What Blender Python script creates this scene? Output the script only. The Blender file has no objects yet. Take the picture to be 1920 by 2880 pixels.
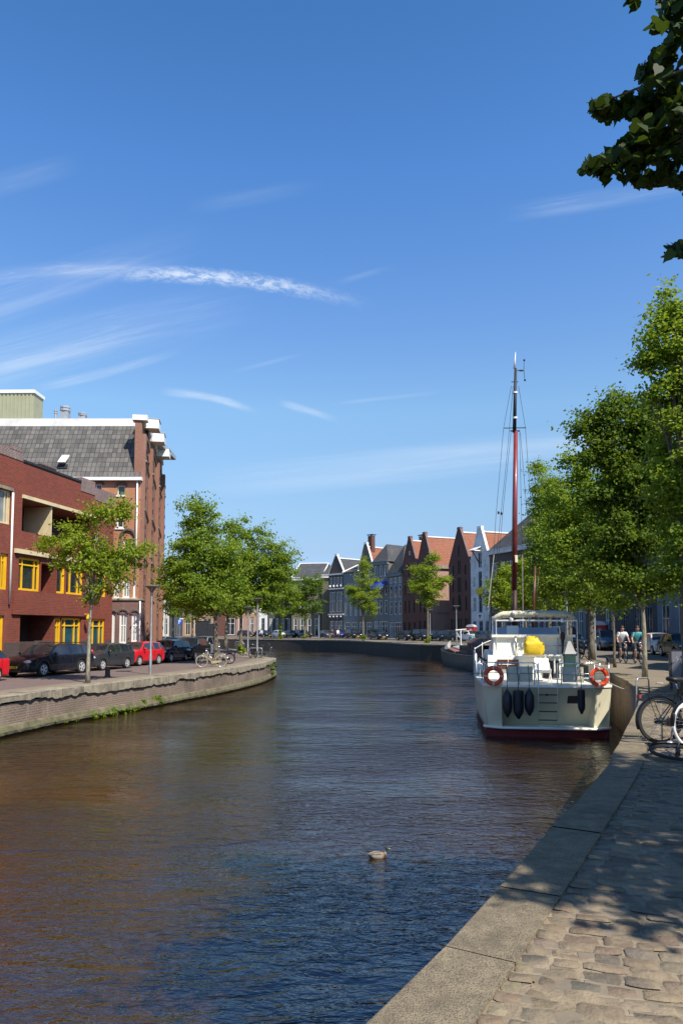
import bpy, math, random
import numpy as np
from mathutils import Vector, Matrix
from mathutils.geometry import tessellate_polygon

sc = bpy.context.scene
COL = sc.collection
R = math.radians

# ------------------------------------------------------------------ camera
F, CX, CY, PITCH, EYE = 2000.0, 960.0, 1630.1, R(4.0), 1.68
cam_d = bpy.data.cameras.new('camera')
cam_d.sensor_fit = 'AUTO'; cam_d.sensor_width = 36.0; cam_d.lens = 25.0
cam_d.shift_y = (CY - 1440.0) / 2880.0
cam_d.clip_start = 0.05; cam_d.clip_end = 8000
cam = bpy.data.objects.new('camera', cam_d); COL.objects.link(cam)
cam.location = (0, 0, EYE); cam.rotation_euler = (R(90) + PITCH, 0, 0)
sc.camera = cam

# ------------------------------------------------------------------ sun, view
SUN = Vector((0.38, -0.50, 0.775)).normalized()
sun_d = bpy.data.lights.new('sun', 'SUN'); sun_d.energy = 5.0; sun_d.angle = R(0.53); sun_d.color = (1.0, 0.925, 0.81)
sun = bpy.data.objects.new('sun', sun_d); COL.objects.link(sun)
sun.rotation_euler = SUN.to_track_quat('Z', 'Y').to_euler(); sun.location = (20, -20, 60)
sc.view_settings.view_transform = 'Standard'; sc.view_settings.look = 'None'
sc.view_settings.exposure = 0.42; sc.view_settings.gamma = 1.0
sc.cycles.use_denoising = True
sc.cycles.max_bounces = 8; sc.cycles.transparent_max_bounces = 8
sc.cycles.caustics_reflective = False; sc.cycles.caustics_refractive = False
sc.cycles.sample_clamp_indirect = 6.0

# ------------------------------------------------------------------ node helpers
def node(t, typ, ins=None, **kw):
    n = t.nodes.new(typ)
    for k, v in kw.items(): setattr(n, k, v)
    if ins:
        for k, v in (ins.items() if isinstance(ins, dict) else enumerate(ins)):
            if v is None: continue
            s = n.inputs[k]
            if isinstance(v, bpy.types.NodeSocket): t.links.new(v, s)
            else: s.default_value = v
    return n
def mth(t, op, *a, clamp=False): return node(t, 'ShaderNodeMath', a, operation=op, use_clamp=clamp).outputs[0]
def vmth(t, op, *a):
    n = node(t, 'ShaderNodeVectorMath', a, operation=op)
    return n.outputs[1] if op in ('DOT_PRODUCT', 'LENGTH', 'DISTANCE') else n.outputs[0]
def c4(c): return (c[0], c[1], c[2], 1.0)
def mixc(t, fac, a, b, blend='MIX'):
    n = node(t, 'ShaderNodeMix', {0: fac, 6: c4(a) if isinstance(a, tuple) else a, 7: c4(b) if isinstance(b, tuple) else b}, data_type='RGBA', blend_type=blend)
    return n.outputs[2]
def ramp(t, fac, lo, hi, a=0.0, b=1.0):
    return node(t, 'ShaderNodeMapRange', {0: fac, 1: lo, 2: hi, 3: a, 4: b}, interpolation_type='SMOOTHSTEP').outputs[0]
def noise(t, vec, scale, detail=3.0, rough=0.55, dist=0.0):
    return node(t, 'ShaderNodeTexNoise', {'Vector': vec, 'Scale': scale, 'Detail': detail, 'Roughness': rough, 'Distortion': dist})

# ------------------------------------------------------------------ sky (clear sky with thin cirrus and a broken contrail)
def ray(px, py):
    v = -(py - CY) / F
    return Vector(((px - CX) / F, math.cos(PITCH) - v * math.sin(PITCH), math.sin(PITCH) + v * math.cos(PITCH)))
def at(px, py, Y):
    d = ray(px, py); return Vector((d.x / d.y * Y, Y, EYE + d.z / d.y * Y))
def on(px, py, z=0.0):
    d = ray(px, py); k = (z - EYE) / d.z; return Vector((d.x * k, d.y * k, z))

world = bpy.data.worlds.new("World"); sc.world = world; world.use_nodes = True
wt = world.node_tree; wt.nodes.clear()
def build_world():
    t = wt
    sky = node(t, 'ShaderNodeTexSky', sky_type='NISHITA', sun_disc=False, sun_elevation=math.asin(SUN.z),
               sun_rotation=math.atan2(SUN.x, SUN.y), altitude=0.0, air_density=1.0, dust_density=0.35, ozone_density=3.2)
    geo = node(t, 'ShaderNodeNewGeometry'); d = vmth(t, 'SCALE', geo.outputs['Incoming']); d.node.inputs[3].default_value = -1.0
    s = node(t, 'ShaderNodeSeparateXYZ', [d])
    y = mth(t, 'MAXIMUM', s.outputs[1], 0.02)
    u = mth(t, 'DIVIDE', s.outputs[0], y); v = mth(t, 'DIVIDE', s.outputs[2], y)
    front = ramp(t, s.outputs[1], 0.05, 0.25)
    uv = node(t, 'ShaderNodeCombineXYZ', [u, v, 0.0]).outputs[0]
    total = None
    # (px,py)-(px,py): width, soft edge, opacity, noise stretch, noise scale, puffiness, bow
    W = [((240, 776), (1070, 868), 31, .66, 1.5, 62, .85, 40),
         ((-200, 800), (560, 745), 34, .30, 8, 30, .75, 14),
         ((-250, 930), (620, 640), 75, .20, 12, 18, .8, 0),
         ((-250, 1085), (760, 840), 95, .30, 12, 18, .8, 18),
         ((-100, 1050), (420, 930), 30, .22, 12, 24, .75, 0),
         ((60, 1098), (560, 968), 20, .36, 12, 30, .7, -10),
         ((440, 1100), (735, 1162), 17, .52, 6, 44, .55, 14),
         ((775, 1128), (960, 1188), 15, .40, 6, 44, .55, 4),
         ((420, 1370), (2300, 1185), 70, .34, 14, 14, .65, 0),
         ((900, 1290), (2100, 1215), 26, .16, 10, 12, .5, 0),
         ((1380, 608), (2150, 478), 40, .22, 12, 20, .8, 0),
         ((640, 1050), (880, 988), 10, .10, 8, 16, .5, 0),
         ((900, 1140), (1280, 1098), 9, .13, 8, 18, .5, 0),
         ((500, 590), (950, 505), 34, .07, 9, 12, .6, 0),
         ((930, 800), (1120, 745), 14, .10, 6, 18, .6, 0),
         ((-100, 545), (260, 440), 50, .08, 9, 12, .6, 0)]
    for (p0, p1, wd, op, st, ns, puff, bow) in W:
        a = ray(*p0); b = ray(*p1); a = Vector((a.x / a.y, a.z / a.y)); b = Vector((b.x / b.y, b.z / b.y))
        L = (b - a).length; ang = math.atan2(b.y - a.y, b.x - a.x); ca, sa = math.cos(ang), math.sin(ang)
        du = mth(t, 'SUBTRACT', u, a.x); dv = mth(t, 'SUBTRACT', v, a.y)
        al = mth(t, 'ADD', mth(t, 'MULTIPLY', du, ca), mth(t, 'MULTIPLY', dv, sa))
        ac = mth(t, 'SUBTRACT', mth(t, 'MULTIPLY', dv, ca), mth(t, 'MULTIPLY', du, sa))
        k = mth(t, 'DIVIDE', al, L)
        if bow:
            q = mth(t, 'SUBTRACT', 1.0, mth(t, 'POWER', mth(t, 'ABSOLUTE', mth(t, 'MULTIPLY_ADD', k, 2.0, -1.0)), 2.0))
            ac = mth(t, 'SUBTRACT', ac, mth(t, 'MULTIPLY', q, bow / F))
        vec = node(t, 'ShaderNodeCombineXYZ', [mth(t, 'DIVIDE', al, st), ac, 0.0]).outputs[0]
        na = noise(t, vec, ns, 6.0, .66, .6).outputs[0]; vf = node(t, 'ShaderNodeMapping', {'Vector': vec, 'Scale': (.55, 1, 1), 'Rotation': (0, 0, R(7))}).outputs[0]
        nb = noise(t, vf, ns * 3.2, 6.0, .7, .8).outputs[0]; n1 = mth(t, 'MULTIPLY_ADD', nb, .5, mth(t, 'MULTIPLY', na, .5))
        w2 = mth(t, 'MULTIPLY', wd / F, mth(t, 'MULTIPLY_ADD', n1, 1.1, .45))
        prof = ramp(t, mth(t, 'DIVIDE', mth(t, 'ABSOLUTE', ac), w2), 0.0, 1.0, 1.0, 0.0)
        ends = mth(t, 'MULTIPLY', ramp(t, k, 0.0, 0.35), ramp(t, k, 0.55, 1.0, 1.0, 0.0))
        tex = ramp(t, n1, .40, .62, 1 - puff, 1.0)
        m = mth(t, 'MULTIPLY', mth(t, 'MULTIPLY', prof, ends), mth(t, 'MULTIPLY', tex, min(.8, op * 1.35)))
        total = m if total is None else mth(t, 'SUBTRACT', mth(t, 'ADD', total, m), mth(t, 'MULTIPLY', total, m))
    total = mth(t, 'MULTIPLY', total, front)
    # the clear maritime air of that day: bluer, without the yellow band the sky model puts at the horizon; unseen zenith darkened to cut fill light
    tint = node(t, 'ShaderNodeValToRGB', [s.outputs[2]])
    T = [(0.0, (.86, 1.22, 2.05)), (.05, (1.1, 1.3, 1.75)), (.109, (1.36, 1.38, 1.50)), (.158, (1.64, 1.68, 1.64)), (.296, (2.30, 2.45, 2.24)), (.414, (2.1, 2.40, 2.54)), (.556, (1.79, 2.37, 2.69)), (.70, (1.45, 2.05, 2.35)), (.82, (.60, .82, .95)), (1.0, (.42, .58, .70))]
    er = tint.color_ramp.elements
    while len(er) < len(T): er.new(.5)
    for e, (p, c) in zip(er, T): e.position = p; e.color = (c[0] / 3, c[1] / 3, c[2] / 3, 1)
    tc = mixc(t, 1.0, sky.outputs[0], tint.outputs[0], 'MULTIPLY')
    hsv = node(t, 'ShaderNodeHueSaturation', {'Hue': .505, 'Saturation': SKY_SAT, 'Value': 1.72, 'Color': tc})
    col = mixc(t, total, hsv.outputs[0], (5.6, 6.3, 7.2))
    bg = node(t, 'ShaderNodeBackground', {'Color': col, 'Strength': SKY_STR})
    out = node(t, 'ShaderNodeOutputWorld', [bg.outputs[0]])
SKY_SAT, SKY_STR = 1.08, 0.112
build_world()

# ------------------------------------------------------------------ object helpers
INV = {}
def tag(o, label=None, cat=None, group=None, kind=None):
    if label: o['label'] = label
    if cat: o['category'] = cat
    if group: o['group'] = group
    if kind: o['kind'] = kind
    return o
def thing(name, label, cat, loc=(0, 0, 0), rotz=0.0, group=None):
    o = bpy.data.objects.new(name, None); COL.objects.link(o)
    o.empty_display_size = .3
    o.location = loc; o.rotation_euler = (0, 0, rotz)
    INV[o.name] = (Matrix.Translation(Vector(loc)) @ Matrix.Rotation(rotz, 4, 'Z')).inverted()
    return tag(o, label, cat, group)
def copy_tree(o, parent=None):
    c = o.copy(); COL.objects.link(c)
    if parent is not None: c.parent = parent
    for ch in list(o.children): copy_tree(ch, c)
    return c
def clone(o, loc, rotz=0.0, label=None, group=None, swap=None, scale=None):
    c = copy_tree(o); c.location = loc; c.rotation_euler = (0, 0, rotz)
    if scale: c.scale = (scale,) * 3 if not isinstance(scale, tuple) else scale
    if label: c['label'] = label
    if group: c['group'] = group
    if swap:
        for x in [c] + list(c.children_recursive):
            if x.type == 'MESH':
                for s in x.material_slots:
                    if s.material in swap:
                        m = swap[s.material]; s.link = 'OBJECT'; s.material = m
    return c

class Fr:
    """Facade frame: u along the wall (to the right when facing it), w outward, z up."""
    def __init__(s, o, ang):
        s.o = Vector(o); s.T = Vector((math.cos(ang), math.sin(ang), 0)); s.N = Vector((s.T.y, -s.T.x, 0)); s.ang = ang
    def p(s, u, w, z): return s.o + s.T * u + s.N * w + Vector((0, 0, z))
    def sub(s, u, w, z=0, turn=0.0): return Fr(s.p(u, w, z), s.ang + turn)
ID = Fr((0, 0, 0), 0.0)   # u=x, w=-y

class MB:
    def __init__(s): s.v = []; s.f = []
    def poly(s, pts):
        n = len(s.v); s.v += [tuple(p) for p in pts]; s.f.append(tuple(range(n, n + len(pts)))); return s
    def add(s, vs, fs):
        n = len(s.v); s.v += [tuple(p) for p in vs]; s.f += [tuple(i + n for i in f) for f in fs]; return s
    def hexa(s, b, t):
        """b, t: four bottom and four top points, counter-clockwise from above"""
        return s.add(list(b) + list(t), [(3, 2, 1, 0), (4, 5, 6, 7), (0, 1, 5, 4), (1, 2, 6, 5), (2, 3, 7, 6), (3, 0, 4, 7)])
    def box(s, u0, u1, w0, w1, z0, z1, fr=ID):
        P = fr.p
        return s.hexa([P(u0, w1, z0), P(u1, w1, z0), P(u1, w0, z0), P(u0, w0, z0)], [P(u0, w1, z1), P(u1, w1, z1), P(u1, w0, z1), P(u0, w0, z1)])
    def cbox(s, c, sx, sy, sz, rz=0.0):
        ca, sa = math.cos(rz), math.sin(rz); q = []
        for dz in (-sz / 2, sz / 2):
            for dx, dy in ((-sx / 2, -sy / 2), (sx / 2, -sy / 2), (sx / 2, sy / 2), (-sx / 2, sy / 2)):
                q.append((c[0] + dx * ca - dy * sa, c[1] + dx * sa + dy * ca, c[2] + dz))
        return s.hexa(q[:4], q[4:])
    def prism(s, pts, d):
        """pts: planar polygon (CCW seen from the side d points to); extruded by vector -d"""
        d = Vector(d); n = len(pts); P = [Vector(p) for p in pts]; Q = [p - d for p in P]
        fs = [tuple(range(n)), tuple(range(2 * n - 1, n - 1, -1))] + [(i, i + n, (i + 1) % n + n, (i + 1) % n) for i in range(n)]
        return s.add(P + Q, fs)
    def tube(s, path, r, n=8, cap=True, flat=None):
        P = [Vector(p) for p in path]; m = len(P)
        rr = r if isinstance(r, (list, tuple)) else [r] * m
        base = len(s.v); ref = None
        for i in range(m):
            d = (P[min(i + 1, m - 1)] - P[max(i - 1, 0)])
            if d.length < 1e-9: d = Vector((0, 0, 1))
            d.normalize()
            if ref is None:
                ref = Vector((0, 0, 1)) if abs(d.z) < .9 else Vector((1, 0, 0))
            x = ref - d * ref.dot(d)
            if x.length < 1e-6: x = d.orthogonal()
            x.normalize(); yv = d.cross(x); ref = x
            for k in range(n):
                a = 2 * math.pi * k / n
                q = P[i] + (x * math.cos(a) * (flat or 1.0) + yv * math.sin(a)) * rr[i]
                s.v.append(tuple(q))
        for i in range(m - 1):
            for k in range(n):
                a = base + i * n + k; b = base + i * n + (k + 1) % n
                s.f.append((a, b, b + n, a + n))
        if cap:
            s.f.append(tuple(base + k for k in range(n - 1, -1, -1)))
            s.f.append(tuple(base + (m - 1) * n + k for k in range(n)))
        return s
    def lathe(s, prof, c=(0, 0, 0), n=16, axis='Z'):
        base = len(s.v); m = len(prof)
        for (r, h) in prof:
            for k in range(n):
                a = 2 * math.pi * k / n; x, y, z = r * math.cos(a), r * math.sin(a), h
                if axis == 'X': x, y, z = h, x, y
                elif axis == 'Y': x, y, z = y, h, x
                s.v.append((c[0] + x, c[1] + y, c[2] + z))
        for i in range(m - 1):
            for k in range(n):
                a = base + i * n + k; b = base + i * n + (k + 1) % n
                s.f.append((a, b, b + n, a + n))
        s.f.append(tuple(base + k for k in range(n - 1, -1, -1))); s.f.append(tuple(base + (m - 1) * n + k for k in range(n)))
        return s
    def torus(s, c, R_, r, n=28, m=8, axis=(0, 1, 0), a0=0.0, a1=2 * math.pi, squash=1.0):
        ax = Vector(axis).normalized(); x = ax.orthogonal().normalized(); 
        if abs(ax.z) < .9: x = Vector((0, 0, 1)) - ax * ax.z; x.normalize()
        y = ax.cross(x); base = len(s.v); c = Vector(c); full = abs(a1 - a0 - 2 * math.pi) < 1e-6
        N = n if full else n + 1
        for i in range(N):
            a = a0 + (a1 - a0) * i / n; d = x * math.cos(a) + y * math.sin(a)
            for k in range(m):
                b = 2 * math.pi * k / m
                s.v.append(tuple(c + d * (R_ + r * math.cos(b)) + ax * (r * squash * math.sin(b))))
        for i in range(n):
            j = (i + 1) % N
            for k in range(m):
                l = (k + 1) % m
                s.f.append((base + i * m + k, base + i * m + l, base + j * m + l, base + j * m + k))
        return s
    def ball(s, c, r, nu=14, nv=9, rz=0.0, squ=None):
        r = r if isinstance(r, (tuple, list)) else (r, r, r); base = len(s.v); ca, sa = math.cos(rz), math.sin(rz)
        for j in range(nv + 1):
            th = math.pi * j / nv
            for i in range(nu):
                ph = 2 * math.pi * i / nu
                x, y, z = r[0] * math.sin(th) * math.cos(ph), r[1] * math.sin(th) * math.sin(ph), r[2] * math.cos(th)
                s.v.append((c[0] + x * ca - y * sa, c[1] + x * sa + y * ca, c[2] + z))
        for j in range(nv):
            for i in range(nu):
                a = base + j * nu + i; b = base + j * nu + (i + 1) % nu
                s.f.append((a, a + nu, b + nu, b))
        return s
    def loft(s, rings, closed=True, cap=True):
        base = len(s.v); n = len(rings[0])
        for r in rings: s.v += [tuple(p) for p in r]
        for i in range(len(rings) - 1):
            for k in range(n if closed else n - 1):
                a = base + i * n + k; b = base + i * n + (k + 1) % n
                s.f.append((a, b, b + n, a + n))
        if cap and closed:
            s.f.append(tuple(base + k for k in range(n - 1, -1, -1))); s.f.append(tuple(base + (len(rings) - 1) * n + k for k in range(n)))
        return s
    def build(s, name, mat, parent=None, smooth=False, local=False, fix=True):
        me = bpy.data.meshes.new(name)
        vs = s.v
        root = parent
        while root is not None and root.parent is not None: root = root.parent
        if root is not None and not local and root.name in INV:
            M = INV[root.name]; vs = [tuple(M @ Vector(p)) for p in vs]
        me.from_pydata(vs, [], s.f); me.update()
        if fix and len(s.f) < 40000:
            import bmesh
            b = bmesh.new(); b.from_mesh(me)
            bmesh.ops.recalc_face_normals(b, faces=b.faces); b.to_mesh(me); b.free()
        if smooth:
            me.polygons.foreach_set('use_smooth', [True] * len(me.polygons))
            if smooth is not True:
                try: me.set_sharp_from_angle(angle=R(smooth))
                except Exception: pass
        o = bpy.data.objects.new(name, me); COL.objects.link(o)
        if mat: me.materials.append(mat)
        if parent is not None: o.parent = parent
        return o

def clip_poly(poly, outline):
    """clip 2D polygon with convex CCW outline"""
    out = list(poly); n = len(outline)
    for i in range(n):
        ax, ay = outline[i]; bx, by = outline[(i + 1) % n]
        inp = out; out = []
        if not inp: break
        side = lambda p: (bx - ax) * (p[1] - ay) - (by - ay) * (p[0] - ax)
        for j in range(len(inp)):
            p, q = inp[j - 1], inp[j]; sp, sq = side(p), side(q)
            if sq >= -1e-9:
                if sp < -1e-9:
                    k = sp / (sp - sq); out.append((p[0] + (q[0] - p[0]) * k, p[1] + (q[1] - p[1]) * k))
                out.append(q)
            elif sp >= -1e-9:
                k = sp / (sp - sq); out.append((p[0] + (q[0] - p[0]) * k, p[1] + (q[1] - p[1]) * k))
    return out

def wall(mb, fr, outline, openings, w=0.0, reveal=.14):
    """front wall in frame fr with real recessed openings (u0,u1,z0,z1); outline convex CCW [(u,z)]"""
    us = sorted({round(p[0], 4) for p in outline} | {round(x, 4) for o in openings for x in o[:2]})
    zs = sorted({round(p[1], 4) for p in outline} | {round(x, 4) for o in openings for x in o[2:4]})
    for i in range(len(us) - 1):
        for j in range(len(zs) - 1):
            uc, zc = (us[i] + us[i + 1]) / 2, (zs[j] + zs[j + 1]) / 2
            if any(o[0] < uc < o[1] and o[2] < zc < o[3] for o in openings): continue
            c = clip_poly([(us[i], zs[j]), (us[i + 1], zs[j]), (us[i + 1], zs[j + 1]), (us[i], zs[j + 1])], outline)
            if len(c) >= 3: mb.poly([fr.p(a, w, b) for a, b in c])
    for o in openings:
        u0, u1, z0, z1 = o[:4]; r = o[4] if len(o) > 4 else reveal
        P = fr.p
        mb.poly([P(u0, w, z0), P(u0, w - r, z0), P(u0, w - r, z1), P(u0, w, z1)])
        mb.poly([P(u1, w, z1), P(u1, w - r, z1), P(u1, w - r, z0), P(u1, w, z0)])
        mb.poly([P(u0, w, z1), P(u0, w - r, z1), P(u1, w - r, z1), P(u1, w, z1)])
        mb.poly([P(u1, w, z0), P(u1, w - r, z0), P(u0, w - r, z0), P(u0, w, z0)])

def window(parent, fr, u0, u1, z0, z1, mframe, mpane, w=0.0, reveal=.14, bars_u=(), bars_z=(), fw=.07, sill=None, name='window', depth=.06):
    """window part: frame with bars; its pane (and sill) as sub-parts. bars as fractions"""
    b = MB(); wi, wo = w - reveal, w - reveal + depth; e = .004
    b.box(u0 + e, u0 + fw, wi, wo, z0 + e, z1 - e, fr); b.box(u1 - fw, u1 - e, wi, wo, z0 + e, z1 - e, fr)
    b.box(u0 + fw, u1 - fw, wi, wo, z1 - fw, z1 - e, fr); b.box(u0 + fw, u1 - fw, wi, wo, z0 + e, z0 + fw, fr)
    bw = fw * .62
    for k in bars_u:
        c = u0 + (u1 - u0) * k; b.box(c - bw / 2, c + bw / 2, wi + .005, wo - .004, z0 + fw, z1 - fw, fr)
    for k in bars_z:
        c = z0 + (z1 - z0) * k; b.box(u0 + fw, u1 - fw, wi + .008, wo - .007, c - bw / 2, c + bw / 2, fr)
    f = b.build(name, mframe, parent)
    p = MB(); p.poly([fr.p(u0, wi + .012, z0), fr.p(u1, wi + .012, z0), fr.p(u1, wi + .012, z1), fr.p(u0, wi + .012, z1)])
    p.build('pane', mpane, f)
    if sill:
        s = MB(); s.box(u0 - .06, u1 + .06, w - .02, w + .07, z0 - .1, z0 - .002, fr); s.build('sill', sill, f)
    return f
# ------------------------------------------------------------------ materials
def new_mat(name):
    m = bpy.data.materials.new(name); m.use_nodes = True; t = m.node_tree; t.nodes.clear()
    out = node(t, 'ShaderNodeOutputMaterial'); bs = node(t, 'ShaderNodeBsdfPrincipled')
    t.links.new(bs.outputs[0], out.inputs[0]); return m, t, bs, out
def setc(t, bs, key, v):
    s = bs.inputs[key]
    if isinstance(v, bpy.types.NodeSocket): t.links.new(v, s)
    else: s.default_value = c4(v) if isinstance(v, tuple) and len(v) == 3 else v
def M(name, base, rough=.6, metal=0.0, var=.18, scale=3.0, bump=0.0, bscale=None, coat=0.0, dirt=None, rvar=0.0):
    """plain procedural material with noise variation of colour (wear, stains) and optional bump"""
    m, t, bs, out = new_mat(name)
    tc = node(t, 'ShaderNodeTexCoord').outputs['Object']
    n = noise(t, tc, scale, 5.0, .6)
    f = ramp(t, n.outputs[0], .3, .7)
    col = mixc(t, f, tuple(max(0, c * (1 - var)) for c in base), tuple(min(1, c * (1 + var)) for c in base))
    if dirt:
        n2 = noise(t, tc, scale * .31, 6.0, .65); col = mixc(t, ramp(t, n2.outputs[0], .5, .72), col, dirt)
    setc(t, bs, 'Base Color', col); setc(t, bs, 'Metallic', metal); setc(t, bs, 'Coat Weight', coat)
    if coat: setc(t, bs, 'Coat Roughness', .04)
    setc(t, bs, 'Roughness', mth(t, 'MULTIPLY_ADD', n.outputs[0], rvar, rough - rvar / 2) if rvar else rough)
    if bump:
        nb = noise(t, tc, bscale or scale * 4, 4.0, .6)
        b = node(t, 'ShaderNodeBump', {'Strength': bump, 'Distance': .02, 'Height': nb.outputs[0]}); setc(t, bs, 'Normal', b.outputs[0])
    return m
def surf_uv(t):
    """coordinates laid along any vertical or sloping surface, in metres, from world position and true normal"""
    g = node(t, 'ShaderNodeNewGeometry'); N = g.outputs['True Normal']; P = g.outputs['Position']
    tv = vmth(t, 'NORMALIZE', vmth(t, 'CROSS_PRODUCT', (0, 0, 1), N)); bv = vmth(t, 'CROSS_PRODUCT', N, tv)
    return node(t, 'ShaderNodeCombineXYZ', [vmth(t, 'DOT_PRODUCT', P, tv), vmth(t, 'DOT_PRODUCT', P, bv), 0.0]).outputs[0], P
def brick_mat(name, c1, c2, mortar, bw=.21, bh=.065, ms=.012, stain=.35, stain_col=None, bump=.35, rough=.85, offset=.5, big=.5):
    m, t, bs, out = new_mat(name); uv, P = surf_uv(t)
    b = node(t, 'ShaderNodeTexBrick', {'Vector': uv, 'Color1': c4(c1), 'Color2': c4(c2), 'Mortar': c4(mortar), 'Scale': 1.0,
             'Mortar Size': ms, 'Mortar Smooth': .3, 'Bias': 0.0, 'Brick Width': bw, 'Row Height': bh}, offset=offset)
    n = noise(t, P, big, 6.0, .65); n2 = noise(t, P, 9.0, 3.0)
    col = mixc(t, ramp(t, n2.outputs[0], .25, .75, 0.0, .35), b.outputs[0], c2)
    sv = node(t, 'ShaderNodeMapping', {'Vector': P, 'Scale': (1.6, 1.6, .22)}).outputs[0]
    n3 = noise(t, sv, 1.1, 5.0, .6)
    dk = stain_col or tuple(c * .45 for c in c1)
    col = mixc(t, mth(t, 'MULTIPLY', ramp(t, n.outputs[0], .45, .75), stain), col, dk)
    col = mixc(t, mth(t, 'MULTIPLY', ramp(t, n3.outputs[0], .52, .78), stain * .9), col, tuple(min(1, c * 1.5) for c in mortar))
    setc(t, bs, 'Base Color', col); setc(t, bs, 'Roughness', rough)
    h = mth(t, 'MULTIPLY_ADD', b.outputs[1], -1.0, mth(t, 'MULTIPLY', n2.outputs[0], .4))
    bp = node(t, 'ShaderNodeBump', {'Strength': bump, 'Distance': .012, 'Height': h}); setc(t, bs, 'Normal', bp.outputs[0])
    return m
def tile_mat(name, c1, c2, gap, tw=.24, th=.33, offset=0.0, wave=True, moss=None, rough=.75):
    m, t, bs, out = new_mat(name); uv, P = surf_uv(t)
    b = node(t, 'ShaderNodeTexBrick', {'Vector': uv, 'Color1': c4(c1), 'Color2': c4(c2), 'Mortar': c4(gap), 'Scale': 1.0, 'Mortar Size': .026,
             'Mortar Smooth': .5, 'Bias': 0.0, 'Brick Width': tw, 'Row Height': th}, offset=offset)
    n = noise(t, P, .9, 6.0, .65); n2 = noise(t, P, 6.0, 4.0, .6)
    col = mixc(t, ramp(t, n2.outputs[0], .3, .7, 0, .55), b.outputs[0], c2)
    col = mixc(t, mth(t, 'MULTIPLY', ramp(t, n.outputs[0], .45, .72), .6), col, moss or tuple(c * .5 for c in c1))
    setc(t, bs, 'Base Color', col); setc(t, bs, 'Roughness', rough)
    s = node(t, 'ShaderNodeSeparateXYZ', [uv])
    saw = mth(t, 'FRACT', mth(t, 'DIVIDE', s.outputs[1], th))
    h = mth(t, 'MULTIPLY', saw, -.6)
    if wave:
        wv = mth(t, 'SINE', mth(t, 'MULTIPLY', s.outputs[0], 2 * math.pi / tw)); h = mth(t, 'MULTIPLY_ADD', wv, .5, h)
    bp = node(t, 'ShaderNodeBump', {'Strength': .9, 'Distance': .05, 'Height': h}); setc(t, bs, 'Normal', bp.outputs[0])
    return m
def glass_mat(name, tint, rough=.04, curtain=None):
    m, t, bs, out = new_mat(name)
    P = node(t, 'ShaderNodeNewGeometry').outputs['Position']
    n = noise(t, P, .9, 2.0); col = mixc(t, ramp(t, n.outputs[0], .35, .7), tint, curtain or tuple(c * 2.2 for c in tint))
    setc(t, bs, 'Base Color', col); setc(t, bs, 'Roughness', rough); setc(t, bs, 'IOR', 1.5); setc(t, bs, 'Specular IOR Level', .8)
    nb = noise(t, P, 1.6, 2.0); bp = node(t, 'ShaderNodeBump', {'Strength': .05, 'Distance': .05, 'Height': nb.outputs[0]}); setc(t, bs, 'Normal', bp.outputs[0])
    return m
def leaf_mat(name, c_dark, c_mid, c_light, trans=.35, hue=0.0):
    m, t, bs, out = new_mat(name)
    g = node(t, 'ShaderNodeNewGeometry'); rnd = g.outputs['Random Per Island']
    tc = node(t, 'ShaderNodeTexCoord').outputs['Object']; n = noise(t, tc, .8, 3.0)
    f = mth(t, 'ADD', mth(t, 'MULTIPLY', rnd, .6), mth(t, 'MULTIPLY', n.outputs[0], .5))
    col = mixc(t, ramp(t, f, .2, .6), c_dark, c_mid); col = mixc(t, ramp(t, f, .6, 1.0), col, c_light)
    setc(t, bs, 'Base Color', col); setc(t, bs, 'Roughness', .55); setc(t, bs, 'Specular IOR Level', .22)
    tr = node(t, 'ShaderNodeBsdfTranslucent', {'Color': mixc(t, .5, col, (c_light[0] * 1.3, c_light[1] * 1.25, c_light[2] * .5))})
    mx = node(t, 'ShaderNodeMixShader', {0: trans, 1: bs.outputs[0], 2: tr.outputs[0]}); t.links.new(mx.outputs[0], out.inputs[0])
    return m
def bark_mat(name, c):
    m, t, bs, out = new_mat(name); tc = node(t, 'ShaderNodeTexCoord').outputs['Object']
    mp = node(t, 'ShaderNodeMapping', {'Vector': tc, 'Scale': (6, 6, 1.4)}).outputs[0]; n = noise(t, mp, 3.0, 6.0, .7)
    n2 = noise(t, tc, 2.5, 3.0)
    col = mixc(t, ramp(t, n.outputs[0], .35, .65), tuple(x * .5 for x in c), tuple(x * 1.35 for x in c))
    col = mixc(t, ramp(t, n2.outputs[0], .55, .75, 0, .6), col, (c[0] * .9, c[1] * 1.1, c[2] * .7))
    setc(t, bs, 'Base Color', col); setc(t, bs, 'Roughness', .9)
    bp = node(t, 'ShaderNodeBump', {'Strength': .8, 'Distance': .03, 'Height': n.outputs[0]}); setc(t, bs, 'Normal', bp.outputs[0]); return m
def paint_mat(name, c, rough=.22, metal=0.0, flake=.1):
    m = M(name, c, rough, metal, var=.06, scale=1.3, coat=.35, rvar=.06); m.node_tree.nodes['Principled BSDF'].inputs['Specular IOR Level'].default_value = .35; return m

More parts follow.
